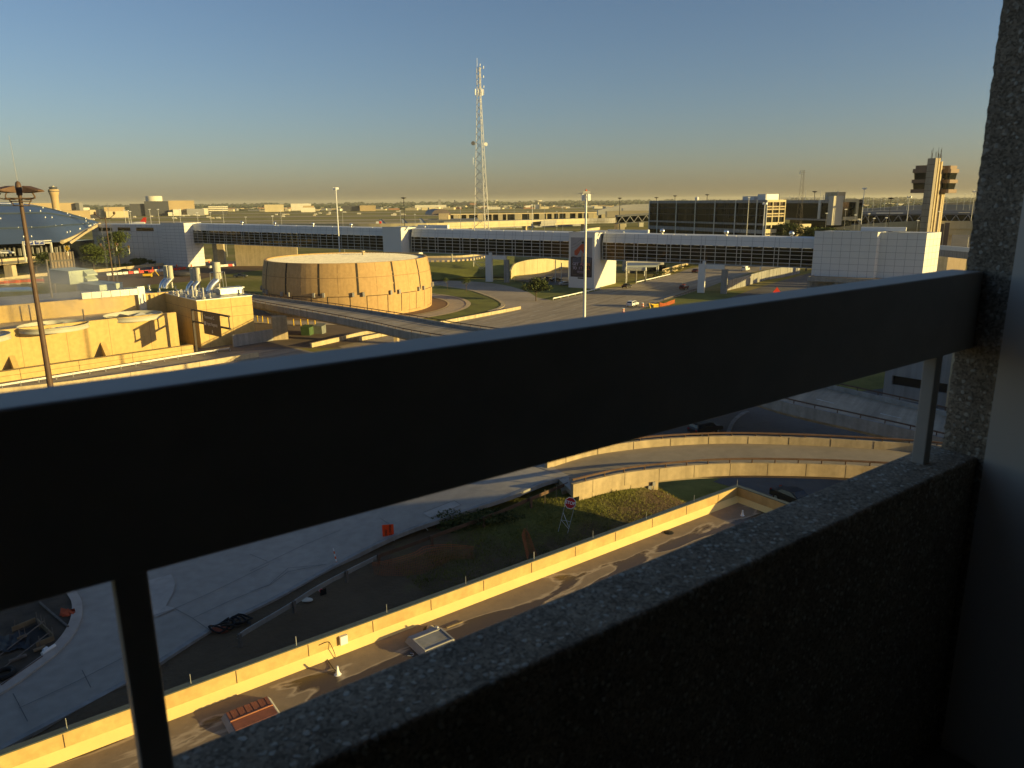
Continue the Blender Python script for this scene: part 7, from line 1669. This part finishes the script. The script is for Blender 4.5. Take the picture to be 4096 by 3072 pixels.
# woods: three bands of uneven crowns
def woods(d,h,name,seed,mt,x0=-700,x1=4700,step=9):
    mb=MB(); rnd=random.Random(seed); x=x0
    while x<x1:
        r=ray(x,hy(x)); b=math.atan2(r.x,r.y); dd=d*rnd.uniform(.93,1.1); hh=h*rnd.uniform(.55,1.25)*(1+.5*mnoise.noise(Vector((x*.008,seed,0)))); w=dd*step/FPX*rnd.uniform(.8,1.7)
        c=Vector((dd*math.sin(b),dd*math.cos(b),0)); n=7
        ring=[c+Vector((w*math.cos(a),w*math.sin(a),0)) for a in [k*2*math.pi/n for k in range(n)]]; mid=[c+Vector((w*rnd.uniform(.75,1.05)*math.cos(k*2*math.pi/n),w*rnd.uniform(.75,1.05)*math.sin(k*2*math.pi/n),hh*rnd.uniform(.5,.8))) for k in range(n)]; top=c+UP*hh
        mb.add(ring+mid+[top],[(k,(k+1)%n,n+(k+1)%n,n+k) for k in range(n)]+[(n+k,n+(k+1)%n,2*n) for k in range(n)])
        x+=step*rnd.uniform(.5,1.1)
    tag(mb.build(name,mt,None,norm=False),'dark green far-off woods along the horizon','woods',kind='stuff')
M['far_wood']=mat('far_wood',(.035,.05,.028),.95,.35,.01); 
woods(3700,8,'far_woods',1,M['far_wood']); woods(4600,12,'far_woods',2,M['far_wood']); woods(6200,19,'far_woods',3,M['far_wood']); woods(9000,34,'far_woods',4,M['far_wood'])
woods(1900,9,'far_woods',6,M['far_wood'],3330,4500,8); woods(2600,12,'far_woods',7,M['far_wood'],3250,4500,8)
# far buildings
FB={}
for nm,c in (('cream',(.55,.47,.30)),('white',(.68,.64,.52)),('tan',(.42,.32,.18)),('brick',(.34,.17,.10)),('dark',(.06,.065,.08)),('grey',(.26,.26,.26))): FB[nm]=mat('far_'+nm,c,.8,.12,.02)
def fbox(name,label,cat,x0,x1,yt,d,mt,depth=60,z0=-.5,group=None,ang=None,parent=None):
    a=D(x0,yt,d); b=D(x1,yt,d); h=(a.z+b.z)/2; u=Vector((b.x-a.x,b.y-a.y,0)); v=Vector((-u.y,u.x,0)).normalized(); v=v if v.y>0 else -v
    m=MB(); m.obox(Vector((a.x,a.y,z0)),u,v*depth,UP*(h-z0)); o=m.build(name,mt,parent)
    if parent is None: tag(o,label,cat,group)
    return o,a,b,h
# big hangar, tank and long sheds at the left
t=thing('cargo_hangar','big dark hangar with a tan end wall and a white tank on its roof','hangar',D(600,830,2300))
def hp(name,x0,x1,yt,d,mt,depth): fbox(name,None,None,x0,x1,yt,d,FB[mt],depth,parent=t)
hp('low_bay',*(ca(1040,0)[0],ca(1160,0)[0]),ca(0,332)[1],2300,'dark',90); hp('high_bay',ca(1157,0)[0],ca(1352,0)[0],ca(0,311)[1],2290,'dark',90); hp('end_wall',ca(1352,0)[0],ca(1560,0)[0],ca(0,306)[1],2295,'tan',90)
a=D(*ca(1240,310),2320); MB().lathe(Vector((a.x,a.y,a.z-4)),[(21,0),(21,16),(19,17.5),(.1,18)],24).build('roof_tank',FB['white'],t,True)
for x0,x1,y in ((1390,1455,377),(1350,1385,400),(1500,1640,372)): fbox('annex_shed',None,None,ca(x0,0)[0],ca(x1,0)[0],ca(0,y)[1],2270,FB['white' if x0!=1500 else 'grey'],30,parent=t)
t=thing('long_shed','very long tan shed behind the blue roof with a dark end block','building',D(300,830,2000))
fbox('tan_wall',None,None,ca(180,0)[0],ca(604,0)[0],ca(0,326)[1],2000,FB['tan'],80,parent=t); fbox('dark_end',None,None,ca(604,0)[0],ca(634,0)[0],ca(0,325)[1],1990,FB['dark'],60,parent=t); fbox('dark_side',None,None,ca(634,0)[0],ca(664,0)[0],ca(0,324)[1],1990,FB['grey'],60,parent=t)
fbox('lower_shed',None,None,ca(300,0)[0],ca(720,0)[0],ca(0,388)[1],1900,FB['tan'],40,parent=t)
for i,(x0,x1,y,mt,lb) in enumerate(((665,720,362,'white','small white shed beside the dark end block'),(720,850,380,'cream','low cream freight shed between the dark end block and the big hangar'),(835,1000,358,'tan','tan sloping freight shed left of the big hangar'),(850,1030,392,'cream','long low cream loading dock before the big hangar'))):
    fbox('freight_shed',lb,'shed',ca(x0,0)[0],ca(x1,0)[0],ca(0,y)[1],2150-i*20,FB[mt],40)
t=thing('striped_offices','cream three-storey far office building with dark window stripes','office building',D(860,840,2400))
a,b=ca(1675,0)[0],ca(1832,0)[0]
for y0,yz in ((352,0),(366,1),(381,2)):
    z0=D(a,ca(0,y0+10)[1],2400).z; fbox('storey',None,None,a,b,ca(0,y0)[1],2400,FB['white'],40,z0=z0,parent=t)
fbox('window_band',None,None,a+1,b-1,ca(0,358)[1],2404,FB['dark'],36,parent=t); fbox('side_wing',None,None,ca(1628,0)[0],ca(1672,0)[0],ca(0,368)[1],2400,FB['white'],30,parent=t)
# control tower far left
cpx=ca(445,325); ct=thing('far_control_tower','distant flared tan control tower with a dark glazed cab','control tower',Vector((D(*cpx,1750).x,D(*cpx,1750).y,0)))
b=Vector((D(*cpx,1750).x,D(*cpx,1750).y,0)); zz=lambda y:D(445*.4973,650+y*.4973,1750).z; sc=1750/FPX*.4973
MB().lathe(b,[(23*sc,0),(23*sc,zz(300)),(25*sc,zz(270)),(33*sc,zz(235)),(33*sc,zz(222)),(30*sc,zz(216))],18).build('shaft',mat('tower_tan',(.46,.33,.17),.8,.1,.05),ct,True)
MB().lathe(b,[(34*sc,zz(235)),(34*sc,zz(229))],18).build('dark_ring',FB['dark'],ct); MB().lathe(b,[(20*sc,zz(217)),(25*sc,zz(203)),(24*sc,zz(197)),(10*sc,zz(195)),(8*sc,zz(188)),(.1,zz(187))],16).build('cab',FB['dark'],ct,True); MB().lathe(b,[(10*sc,zz(196)),(9*sc,zz(189)),(.1,zz(188))],12).build('radome',FB['white'],ct,True)
# named far buildings in the middle
for x0,x1,y,d,mt,lb in ((1620,1930,172,3300,'white','long low white warehouse on the horizon left of the vaulted hall'),(905,1080,178,2900,'dark','long dark-fronted hangar on the horizon right of the thin pale mast'),(1078,1235,176,2880,'tan','tan hangar beside the dark-fronted one on the horizon'),(520,630,180,2800,'tan','ochre far building left of the thin pale mast'),(500,640,198,2760,'white','pale lower front of the ochre far building'),(140,330,168,3000,'cream','long cream warehouse on the horizon nearest the striped offices'),(400,600,158,3400,'white','white long roofs on the horizon behind the ochre building')):
    fbox('far_warehouse',lb,'warehouse',cb(x0,0)[0],cb(x1,0)[0],cb(0,y)[1],d,FB[mt],70)
for x,y0,y1,w,lb,mt in ((1862,170,118,13,'tall dark grain-tower-like block on the far horizon','grey'),(2012,150,122,5,'slim dark tower with a wide cap on the far horizon','dark')):
    o,a,b,h=fbox('far_tower',lb,'tower',cb(x-w,0)[0],cb(x+w,0)[0],cb(0,y1)[1],5200,FB[mt],25)
fbox('far_block','long dark block under the slim capped tower on the horizon','building',cb(1990,0)[0],cb(2160,0)[0],cb(0,148)[1],5100,FB['dark'],60); fbox('far_block','red brick block beside the long dark one on the horizon','building',cb(2160,0)[0],cb(2225,0)[0],cb(0,154)[1],5000,FB['brick'],60)
t=thing('water_tower','bulb-shaped white water tower on the far horizon left of the white mast','water tower',D(*cc(865,150),5000)); b=D(*cc(865,152),5000); b.z=0; h=D(*cc(865,124),5000).z
MB().lathe(b,[(6,0),(5,h*.6),(26,h*.85),(24,h*.97),(.1,h)],16).build('bowl_and_stem',FB['white'],t,True)
t=thing('water_tower','tiny pale water tower on the far horizon beside the lattice mast','water tower',D(*cc(448,145),6500)); b=D(*cc(448,148),6500); b.z=0; h=D(*cc(448,122),6500).z
MB().lathe(b,[(5,0),(4,h*.7),(22,h*.88),(20,h*.97),(.1,h)],14).build('bowl_and_stem',FB['white'],t,True)
t=thing('stepped_offices','cream stepped office block on the horizon between the two masts','office building',D(*cc(860,190),3000)); fbox('main_block',None,None,cc(828,0)[0],cc(895,0)[0],cc(0,168)[1],3000,FB['white'],40,parent=t); fbox('end_tower',None,None,cc(880,0)[0],cc(897,0)[0],cc(0,160)[1],2995,FB['cream'],42,parent=t)
rnd=random.Random(77)
for i in range(190):
    x=rnd.choice((rnd.uniform(830,2000),rnd.uniform(830,2800),rnd.uniform(1900,2600))); d=rnd.uniform(3000,4800); h=rnd.uniform(4,10); p=D(x,hy(x),d); w=rnd.uniform(10,55)
    m=MB(); m.box(Vector((p.x,p.y,h/2)),(w,rnd.uniform(15,40),h),rnd.uniform(-.3,.3)); tag(m.build('far_shed',FB[rnd.choice(('cream','white','white','tan','cream','grey','brick'))]),'small pale shed among the far-off trees of the horizon','shed','small sheds along the horizon')
for i in range(26):
    x=rnd.uniform(3320,3950); d=rnd.uniform(2400,4500); p=D(x,hy(x),d); m=MB(); m.box(Vector((p.x,p.y,3)),(rnd.uniform(12,40),20,rnd.uniform(7,13))); tag(m.build('far_shed',FB[rnd.choice(('cream','white','tan'))]),'small pale shed among the woods behind the control tower','shed','small sheds behind the control tower')
# parked vehicles and buses at the far edge of the field
for i in range(34):
    x=rnd.choice((rnd.uniform(330,900),rnd.uniform(1000,1800))); d=rnd.uniform(1700,2600); p=D(x,hy(x),d); p.z=0; m=MB(); L=rnd.uniform(5,11); m.box(p+UP*1.9,(L,2.5,3.0)); m.box(p+Vector((L*.6,0,1.1)),(L*.25,2.3,1.9)); tag(m.build('far_vehicle',FB[rnd.choice(('white','white','cream'))]),'tiny pale vehicle parked along the far edge of the airfield','vehicle','vehicles along the far edge of the airfield')
# far elevated roads and sunlit banks on the right
def farroad(label,pts,h,mt,name='far_viaduct'):
    mb=MB(); l=resample(spline(pts,5),24); mb.strip([p+Vector((0,10,0)) for p in l],[p for p in l],h); tag(mb.build(name,mt),label,'viaduct')
farroad('pale far viaduct curving up to the left of the office block',[D(*cc(1455,222),900),D(*cc(1560,200),900),D(*cc(1720,172),900),D(*cc(1960,162),900),D(*cc(2300,160),900)],6,FB['white'])
farroad('lower pale far viaduct left of the office block',[D(*cc(1700,205),880),D(*cc(1960,196),880),D(*cc(2300,192),880)],5,FB['white'])
farroad('lowest pale far viaduct left of the office block',[D(*cc(1540,235),860),D(*cc(1700,228),860),D(*cc(2000,228),860)],7,FB['cream'])
for x in (1890,1720): a=D(*cc(x,175),899); o=MB().box(Vector((a.x,a.y+4,a.z/2)),(5,5,a.z)).build('far_pier',FB['white']); tag(o,'pale pier of the far viaduct, '+('nearer' if x==1890 else 'farther from')+' the office block','pier')
farroad('long grey far viaduct behind the control tower',[D(*ce(620,665),700),D(*ce(1000,650),700),D(*ce(1300,645),700),D(*ce(1900,648),700)],5,FB['grey'])
farroad('grey far viaduct above it, rising to the right',[D(*ce(640,640),1000),D(*ce(1000,622),1000),D(*ce(1300,600),1000),D(*ce(1900,595),1000)],6,FB['grey'])
farroad('thin tan far viaduct near the horizon at the right',[D(*ce(1500,585),1500),D(*ce(1700,572),1500),D(*ce(1900,562),1500)],6,FB['tan'])
for x0,x1,y,d,lb in ((690,760,665,560,'cream low building under the far viaduct, nearest the office'),(900,1140,672,600,'long silver-roofed low building behind the truss walkway'),(1630,1730,668,600,'cream low building behind the truss walkway, right of the control tower'),(1780,1830,672,600,'small cream building behind the truss walkway near the pillar')):
    fbox('low_building',lb,'building',ce(x0,0)[0],ce(x1,0)[0],ce(0,y)[1],d,FB['cream' if x0!=900 else 'white'],14,z0=8)
sheet('parking_apron',[D(3300,900,420),D(4600,900,420),D(4800,860,900),D(3300,845,900)],M['asphalt'],.05)
# ---------------------------------------------------------------- light poles
def lpole(px,yt,d,label,group,mt='galv',r=.16,head=0,name='light_pole'):
    tp=D(px,yt,d); b=Vector((tp.x,tp.y,-.2)); t=thing(name,label,'light pole',b,group); MB().tube(b,tp,r,r*.6,6).build('pole',M[mt],t)
    m=MB(); 
    if head==0: m.box(tp+UP*.1,(1.1,.5,.3))
    elif head==1:
        for k in range(4): a=k*1.571+.4; m.box(tp+Vector((.8*math.cos(a),.8*math.sin(a),.1)),(.7,.5,.8),a)
        m.tube(tp-UP*.6,tp+UP*.3,.25,n=6)
    else:
        m.lathe(tp,[(.2,-.5),(1.5,.0),(1.5,.25),(.2,.4),(.01,.5)],10)
    m.build('lamp_head',M['lamp_white'] if mt!='dark_steel' else M['dark_steel'],t)
for x,y in ((999,385),(1028,388),(1045,395),(1202,378),(1270,378),(1390,408),(1442,378),(1585,405),(1690,405),(1790,375),(1975,440),(2190,430)): lpole(*ca(x,y),470,'thin grey light pole between the airfield and the skybridge roof','thin poles before the airfield')
for x,y in ((220,285),(300,225),(905,220),(1475,230),(1620,265),(2068,200)): lpole(*cb(x,y),480,'thin grey light pole between the airfield and the skybridge roof','thin poles before the airfield')
lpole(*cb(843,12),330,'tall pale light mast with a clustered head behind the left part of the skybridge',None,'white_paint',.32,1,'light_mast'); lpole(*cb(1510,103),420,'tall dark light pole with a flat cap beside the striped tails',None,'dark_steel',.26,2)
lpole(*cc(808,170),430,'pale light pole rising behind the long cream viaduct',None,'white_paint',.22,0)
for x,y in ((100,190),(480,205),(630,205),(930,180),(765,240),(1050,235),(1110,185)): lpole(*cc(x,y),560,'thin grey light pole beyond the long cream viaduct','thin poles beyond the long cream viaduct','galv',.13)
lpole(*cc(1670,105),520,'dark light pole with a flat cap left of the office block',None,'dark_steel',.3,2); lpole(*cc(2030,100),560,'dark light pole with a flat cap above the left end of the office roof',None,'dark_steel',.3,2)
lpole(*cd(443,185),560,'dark light pole with a flat cap above the office roof, second along',None,'dark_steel',.3,2); lpole(*cd(728,175),560,'dark light pole with a flat cap above the middle of the office roof',None,'dark_steel',.3,2); lpole(*cd(1680,148),520,'wide dark lamp head above the second office block',None,'dark_steel',.3,2)
lpole(*cd(1097,200),350,'pale pole standing in front of the office glass',None,'dirty_white',.22,0); lpole(*cd(1238,255),345,'pale light mast with a cluster of lamps before the sunlit office end',None,'white_paint',.3,1,'light_mast')
lpole(*ce(795,455),430,'tall pale light mast with white lamp cluster right of the second office block',None,'white_paint',.3,1,'light_mast'); lpole(*ce(1195,530),440,'pale light mast with one bright lamp left of the control tower shaft',None,'white_paint',.26,1,'light_mast'); lpole(*ce(1775,482),440,'pale light mast with lamp cluster near the concrete pillar',None,'dirty_white',.26,1,'light_mast')
lpole(*ce(1032,540),420,'dark lamp pole with three round heads left of the control tower',None,'dark_steel',.2,2)
for x,y in ((830,550),(878,545),(945,545),(980,550),(1030,548),(1095,535),(1180,545),(1240,540),(1530,515),(1625,525),(1690,500),(1745,500),(1480,540)): lpole(*ce(x,y),760,'thin grey light pole among the far viaducts by the control tower','thin poles among the far viaducts','galv',.2)
for x,y in ((715,690),(750,735),(835,680),(880,720),(990,715),(630,640),(1270,740),(460,675),(1460,660)): lpole(*ce(x,y),380,'thin grey light pole along the sunlit viaduct by the control tower','thin poles along the sunlit viaduct','galv',.12)
c=D(*ca(1105,485),900); t=thing('small_airliner','white airliner tail with a red fin tip beyond the gallery wing','airliner',Vector((c.x,c.y,0)))
m=MB(); m.bend([c-Vector((9,0,1)),c+Vector((0,0,-.6)),c+Vector((8,0,-.2))],[.6,1.7,1.0],8); m.build('fuselage',M['white_paint'],t,True); m=MB(); m.add([c+Vector((2,0,0)),c+Vector((9,0,0)),c+Vector((10,0,5.5)),c+Vector((7,0,5.5)),c+Vector((2,.4,0)),c+Vector((9,.4,0)),c+Vector((10,.4,5.5)),c+Vector((7,.4,5.5))],[(0,1,2,3),(4,5,6,7),(1,5,6,2),(0,4,7,3),(3,7,6,2)]); m.build('tail_fin',M['red'],t)
# ---------------------------------------------------------------- vehicles
M['tyre']=M['black']; M['car_glass']=mat('car_glass',(.012,.014,.016),.08,.1,2,spec=.6); M['lamp_red']=mat('tail_lamp',(.35,.02,.015),.3,.1,3); M['headlamp']=mat('head_lamp',(.8,.8,.75),.15,.05,3)
def paint(nm,c): return mat(nm,c,.42 if max(c)<.1 else .3,.04,1,spec=.4)
PAINT={'white':paint('car_white',(.72,.72,.70)),'black':paint('car_black',(.018,.018,.02)),'grey':paint('car_grey',(.09,.09,.095)),'red':paint('car_red',(.14,.018,.018)),'silver':paint('car_silver',(.35,.36,.37)),'charcoal':paint('car_charcoal',(.03,.035,.045))}
PROF={'suv':([(-2.3,.45),(-2.32,.95),(-2.2,1.15),(-2.05,1.6),(-1.7,1.68),(.2,1.70),(.6,1.6),(1.15,1.12),(2.05,1.0),(2.28,.8),(2.3,.45)],[(-1.98,1.15),(-1.85,1.57),(.22,1.60),(.55,1.52),(1.0,1.14)]),
 'sedan':([(-2.35,.4),(-2.36,.85),(-2.2,1.0),(-1.6,1.05),(-1.0,1.42),(-.4,1.47),(.3,1.44),(1.05,1.0),(2.0,.9),(2.3,.72),(2.33,.4)],[(-1.4,1.05),(-.92,1.36),(-.4,1.40),(.25,1.38),(.92,1.02)]),
 'van':([(-2.6,.4),(-2.62,1.1),(-2.5,2.0),(-2.3,2.08),(1.0,2.08),(1.35,1.95),(1.9,1.2),(2.5,1.0),(2.6,.75),(2.6,.4)],[(.1,1.25),(.12,1.9),(1.02,1.92),(1.65,1.25)]),
 'pickup':([(-2.8,.5),(-2.82,1.1),(-.9,1.12),(-.75,1.75),(.5,1.8),(1.05,1.2),(2.5,1.1),(2.75,.9),(2.78,.5)],[(-.65,1.2),(-.55,1.68),(.45,1.72),(.9,1.22)])}
def car(kind,col,p,bearing,label,extra=None,s=1.0):
    t=thing('parked_car' if extra=='parked' else 'car',label,'car',p); f=bvec(bearing); r=Vector((f.y,-f.x,0)); W=.93 if kind!='van' else 1.0
    body,win=PROF[kind]
    def Q(x,y,z): return p+f*(x*s)+r*(y*s)+UP*(z*s)
    def inset(z): return W-(0 if z<1.0 else (z-1.0)*.28)
    m=MB(); n=len(body); L=[Q(x,-inset(z),z) for x,z in body]; R=[Q(x,inset(z),z) for x,z in body]
    m.add(L+R,[list(range(n)),list(range(2*n-1,n-1,-1))]+[(i,(i+1)%n,n+(i+1)%n,n+i) for i in range(n)]); m.build('body',PAINT[col],t)
    for sd in (-1,1):
        k=[Q(x,sd*(inset(z)+.012),z) for x,z in win]; MB().poly(k).build('side_window',M['car_glass'],t)
    def across(i0,i1,name,mt,k0=.12,k1=.9,yy=.86,lift=.015):
        (x0,z0),(x1,z1)=body[i0],body[i1]; a=(x0+(x1-x0)*k0,z0+(z1-z0)*k0); b=(x0+(x1-x0)*k1,z0+(z1-z0)*k1); nx,nz=(z1-z0),-(x1-x0); l=math.hypot(nx,nz); nx,nz=-nx/l*lift,-nz/l*lift
        MB().poly([Q(a[0]+nx,-inset(a[1])*yy,a[1]+nz),Q(a[0]+nx,inset(a[1])*yy,a[1]+nz),Q(b[0]+nx,inset(b[1])*yy,b[1]+nz),Q(b[0]+nx,-inset(b[1])*yy,b[1]+nz)]).build(name,mt,t)
    if kind=='suv': across(2,3,'rear_window',M['car_glass']); across(6,7,'windscreen',M['car_glass'])
    elif kind=='sedan': across(3,4,'rear_window',M['car_glass']); across(6,7,'windscreen',M['car_glass'])
    elif kind=='van': across(1,2,'rear_window',M['car_glass'],.3,.85); across(5,6,'windscreen',M['car_glass'])
    else: across(4,5,'windscreen',M['car_glass'])
    for x in (body[0][0]+.85,body[-1][0]-.9):
        for sd in (-1,1):
            a=Q(x,sd*(W-.2),.34); b=Q(x,sd*(W+.03),.34); w=MB().tube(a,b,.34*s,n=14).build('wheel',M['tyre'],t); MB().tube(Q(x,sd*(W+.02),.34),Q(x,sd*(W+.045),.34),.2*s,n=10).build('rim',M['galv'],w)
    for sd in (-1,1):
        x=body[1][0]-.02; MB().obox(Q(x-.02,sd*.72-.16,.82),r*.32,f*.05,UP*.2).build('tail_light',M['lamp_red'],t)
        x=body[-2][0]; MB().obox(Q(x-.03,sd*.66-.17,.66),r*.34,f*.06,UP*.15).build('headlight',M['headlamp'],t)
    if extra=='beacon':
        MB().obox(Q(-.9,-.5,1.72),r*1.0,f*.3,UP*.16).build('light_bar',M['orange'],t); MB().tube(Q(-.4,-.6,1.7),Q(-.4,-.6,2.6),.03,n=4).build('aerial',M['galv'],t)
    if extra=='rack':
        m=MB(); 
        for sd in (-1,1): m.tube(Q(-1.8,sd*.6,1.78),Q(.1,sd*.6,1.78),.03,n=4)
        m.build('roof_rack',M['galv'],t)
    return t
hb=HB
car('suv','white',P(*cc(1795,1168)),hb,'white crossover car driving away on the sunlit highway','rack')
car('sedan','black',P(*cc(1738,985)),hb,'dark sedan on the highway beside the mural block')
car('suv','red',P(*cd(522,1012)),hb,'dark red car with orange beacons on its roof crossing the shaded highway','beacon')
car('sedan','red',P(*cd(622,862)),hb-3,'dark red sedan farther up the highway left of the white pier')
car('van','white',P(*cd(1066,848)),hb+2,'white van on the far sunlit stretch of the highway')
car('sedan','silver',P(*cc(1135,962)),70,'silver car parked half behind the mural block','parked')
car('suv','grey',P(*cc(985,915)),75,'grey car parked by the curved wing wall, farther left','parked')
car('sedan','black',P(*cc(1045,922)),70,'black car parked between the grey and the silver car','parked')
car('pickup','charcoal',P(*cf(1935,222)),95,'dark pickup truck on the ramp behind the boiler stacks')
car('suv','white',D(*ca(62,738),380),80,'white car in front of the blue-roofed terminal') 
car('sedan','black',P(*ca(1005,880)),85,'dark car half hidden behind the water barriers',None)
car('suv','black',P(*q5(35,655)),60,'dark car on the shaded road behind the curved ramp')
car('sedan','black',P(*q5(640,1132),0.02),150,'dark car on the shaded road below the corner of the wet roof')
for x,y,lb in ((1893,1172,'orange traffic drum on the highway edge, nearer the white crossover'),(1703,1228,'orange traffic drum on the highway edge, nearer the rail')):
    p=P(*cc(x,y)); t=thing('traffic_drum',lb,'traffic drum',p)
    for k in range(4): MB().lathe(p,[(.34-.02*k,.3*k),(.34-.02*k,.3*k+.3),(.30,.3*k+.3)],12).build('band',M['orange'] if k%2==0 else M['white_plastic'],t)
# yellow folded arm and orange fence on the median
p=P(*cd(225,1185)); q=P(*cd(292,1172)); t=thing('yellow_boom','bright yellow folded machine boom lying on the median','machine arm',p)
m=MB(); m.bend([p+UP*.1,p+UP*1.7+Vector((-.5,0,0)),p+UP*1.3+Vector((.4,.2,0)),(p+q)/2+UP*1.0,q+UP*.9,q+UP*.2],.2,6); m.build('boom',M['yellow'],t); MB().box((p+q)/2+UP*.55+Vector((.4,0,0)),(1.5,.5,.55),.25).build('boom_housing',M['yellow'],t)
B=[P(*cd(x,y)) for x,y in ((305,1165),(345,1160),(395,1148),(440,1132))]; T=[b_+UP*z for b_,z in zip(B,(1.35,.9,1.15,1.15))]
nt_=thing('orange_fence','bright orange mesh fence beside the yellow boom on the median','safety fence',B[0]); m=MB(); bb=resample(spline(B,5),30); tt=resample(spline(T,5),30)

for i in range(29):
    for k in range(5): f=k/5; m.poly([bb[i]*(1-f)+tt[i]*f,bb[i+1]*(1-f)+tt[i+1]*f,bb[i+1]*(.87-f)+tt[i+1]*(f+.13),bb[i]*(.87-f)+tt[i]*(f+.13)])
m.build('net',mat('orange_net_far',(.46,.10,.025),.8,.25,1.5),nt_)
for i in (0,9,19,29): MB().tube(bb[i],tt[i]+UP*.25,.04,n=4).build('stake',M['timber'],nt_)
p=P(*cd(1342,1045)); t=thing('red_roof_sign','bright red roll-up warning sign on the slip road','road sign',p); MB().add([p+Vector((-1.3,0,.3)),p+Vector((0,0,2.0)),p+Vector((1.3,0,.3)),p+Vector((0,0,-.2))],[(0,1,2,3)]).build('sign_face',M['red'],t); MB().tube(p-UP*.1,p+UP*.4,.05,n=4).build('stand',M['galv'],t)
# ---------------------------------------------------------------- thin morning haze
hz_=MB().obox((-23000,-1000,-2),(46000,0,0),(0,27500,0),(0,0,108))
hm=bpy.data.materials.new('haze'); hm.use_nodes=True; nt=hm.node_tree
nt.nodes.remove(nt.nodes['Principled BSDF']); vp=nt.nodes.new('ShaderNodeVolumePrincipled'); vp.inputs['Color'].default_value=(.90,.87,.70,1); vp.inputs['Density'].default_value=.00005; vp.inputs['Anisotropy'].default_value=.1
nt.links.new(vp.outputs[0],nt.nodes['Material Output'].inputs['Volume'])
tag(hz_.build('haze',hm),'thin pale haze softening the far horizon','haze',kind='stuff')
SC.cycles.volume_max_steps=16; SC.cycles.volume_step_rate=20
# ---------------------------------------------------------------- steam drifting off the cooling plant
def steam(c,size,dens,seed):
    mb=MB(); n=10
    for i in range(n+1):
        for j in range(16):
            th=math.pi*i/n; ph=2*math.pi*j/16; mb.v.append((c.x+size[0]*math.sin(th)*math.cos(ph),c.y+size[1]*math.sin(th)*math.sin(ph),c.z+size[2]*math.cos(th)))
    for i in range(n):
        for j in range(16): mb.f.append((i*16+j,i*16+(j+1)%16,(i+1)*16+(j+1)%16,(i+1)*16+j)); mb.m.append(0)
    m=bpy.data.materials.new('steam'); m.use_nodes=True; nt=m.node_tree; nt.nodes.remove(nt.nodes['Principled BSDF']); N=nt.nodes.new; L=nt.links.new
    v=N('ShaderNodeVolumePrincipled'); v.inputs['Color'].default_value=(.95,.94,.92,1); v.inputs['Anisotropy'].default_value=.2
    tc=N('ShaderNodeTexCoord'); mp=N('ShaderNodeMapping'); mp.inputs['Location'].default_value=(-1,-1,-1); mp.inputs['Scale'].default_value=(2,2,2); L(tc.outputs['Generated'],mp.inputs[0])
    gr=N('ShaderNodeTexGradient'); gr.gradient_type='SPHERICAL'; L(mp.outputs[0],gr.inputs[0])
    no=N('ShaderNodeTexNoise'); no.inputs['Scale'].default_value=.16; no.inputs['Detail'].default_value=4; L(tc.outputs['Object'],no.inputs['Vector'])
    r=N('ShaderNodeMapRange'); r.inputs[1].default_value=.42; r.inputs[2].default_value=.75; L(no.outputs['Fac'],r.inputs[0])
    a=N('ShaderNodeMath'); a.operation='MULTIPLY'; L(gr.outputs['Fac'],a.inputs[0]); L(r.outputs[0],a.inputs[1]); b=N('ShaderNodeMath'); b.operation='MULTIPLY'; b.inputs[1].default_value=dens; L(a.outputs[0],b.inputs[0]); L(b.outputs[0],v.inputs['Density'])
    L(v.outputs[0],nt.nodes['Material Output'].inputs['Volume'])
    o=mb.build('steam',m,None,True); return o
c=P(*cf(560,330),zr1+3)
tag(steam(c,(17,9,7),.22,1),'wisp of steam drifting up behind the cooling plant','steam',kind='stuff')
c=P(*cf(330,480),zr1+1)
tag(steam(c,(9,5,4),.16,2),'thin steam hanging over the fan rings','steam',kind='stuff')
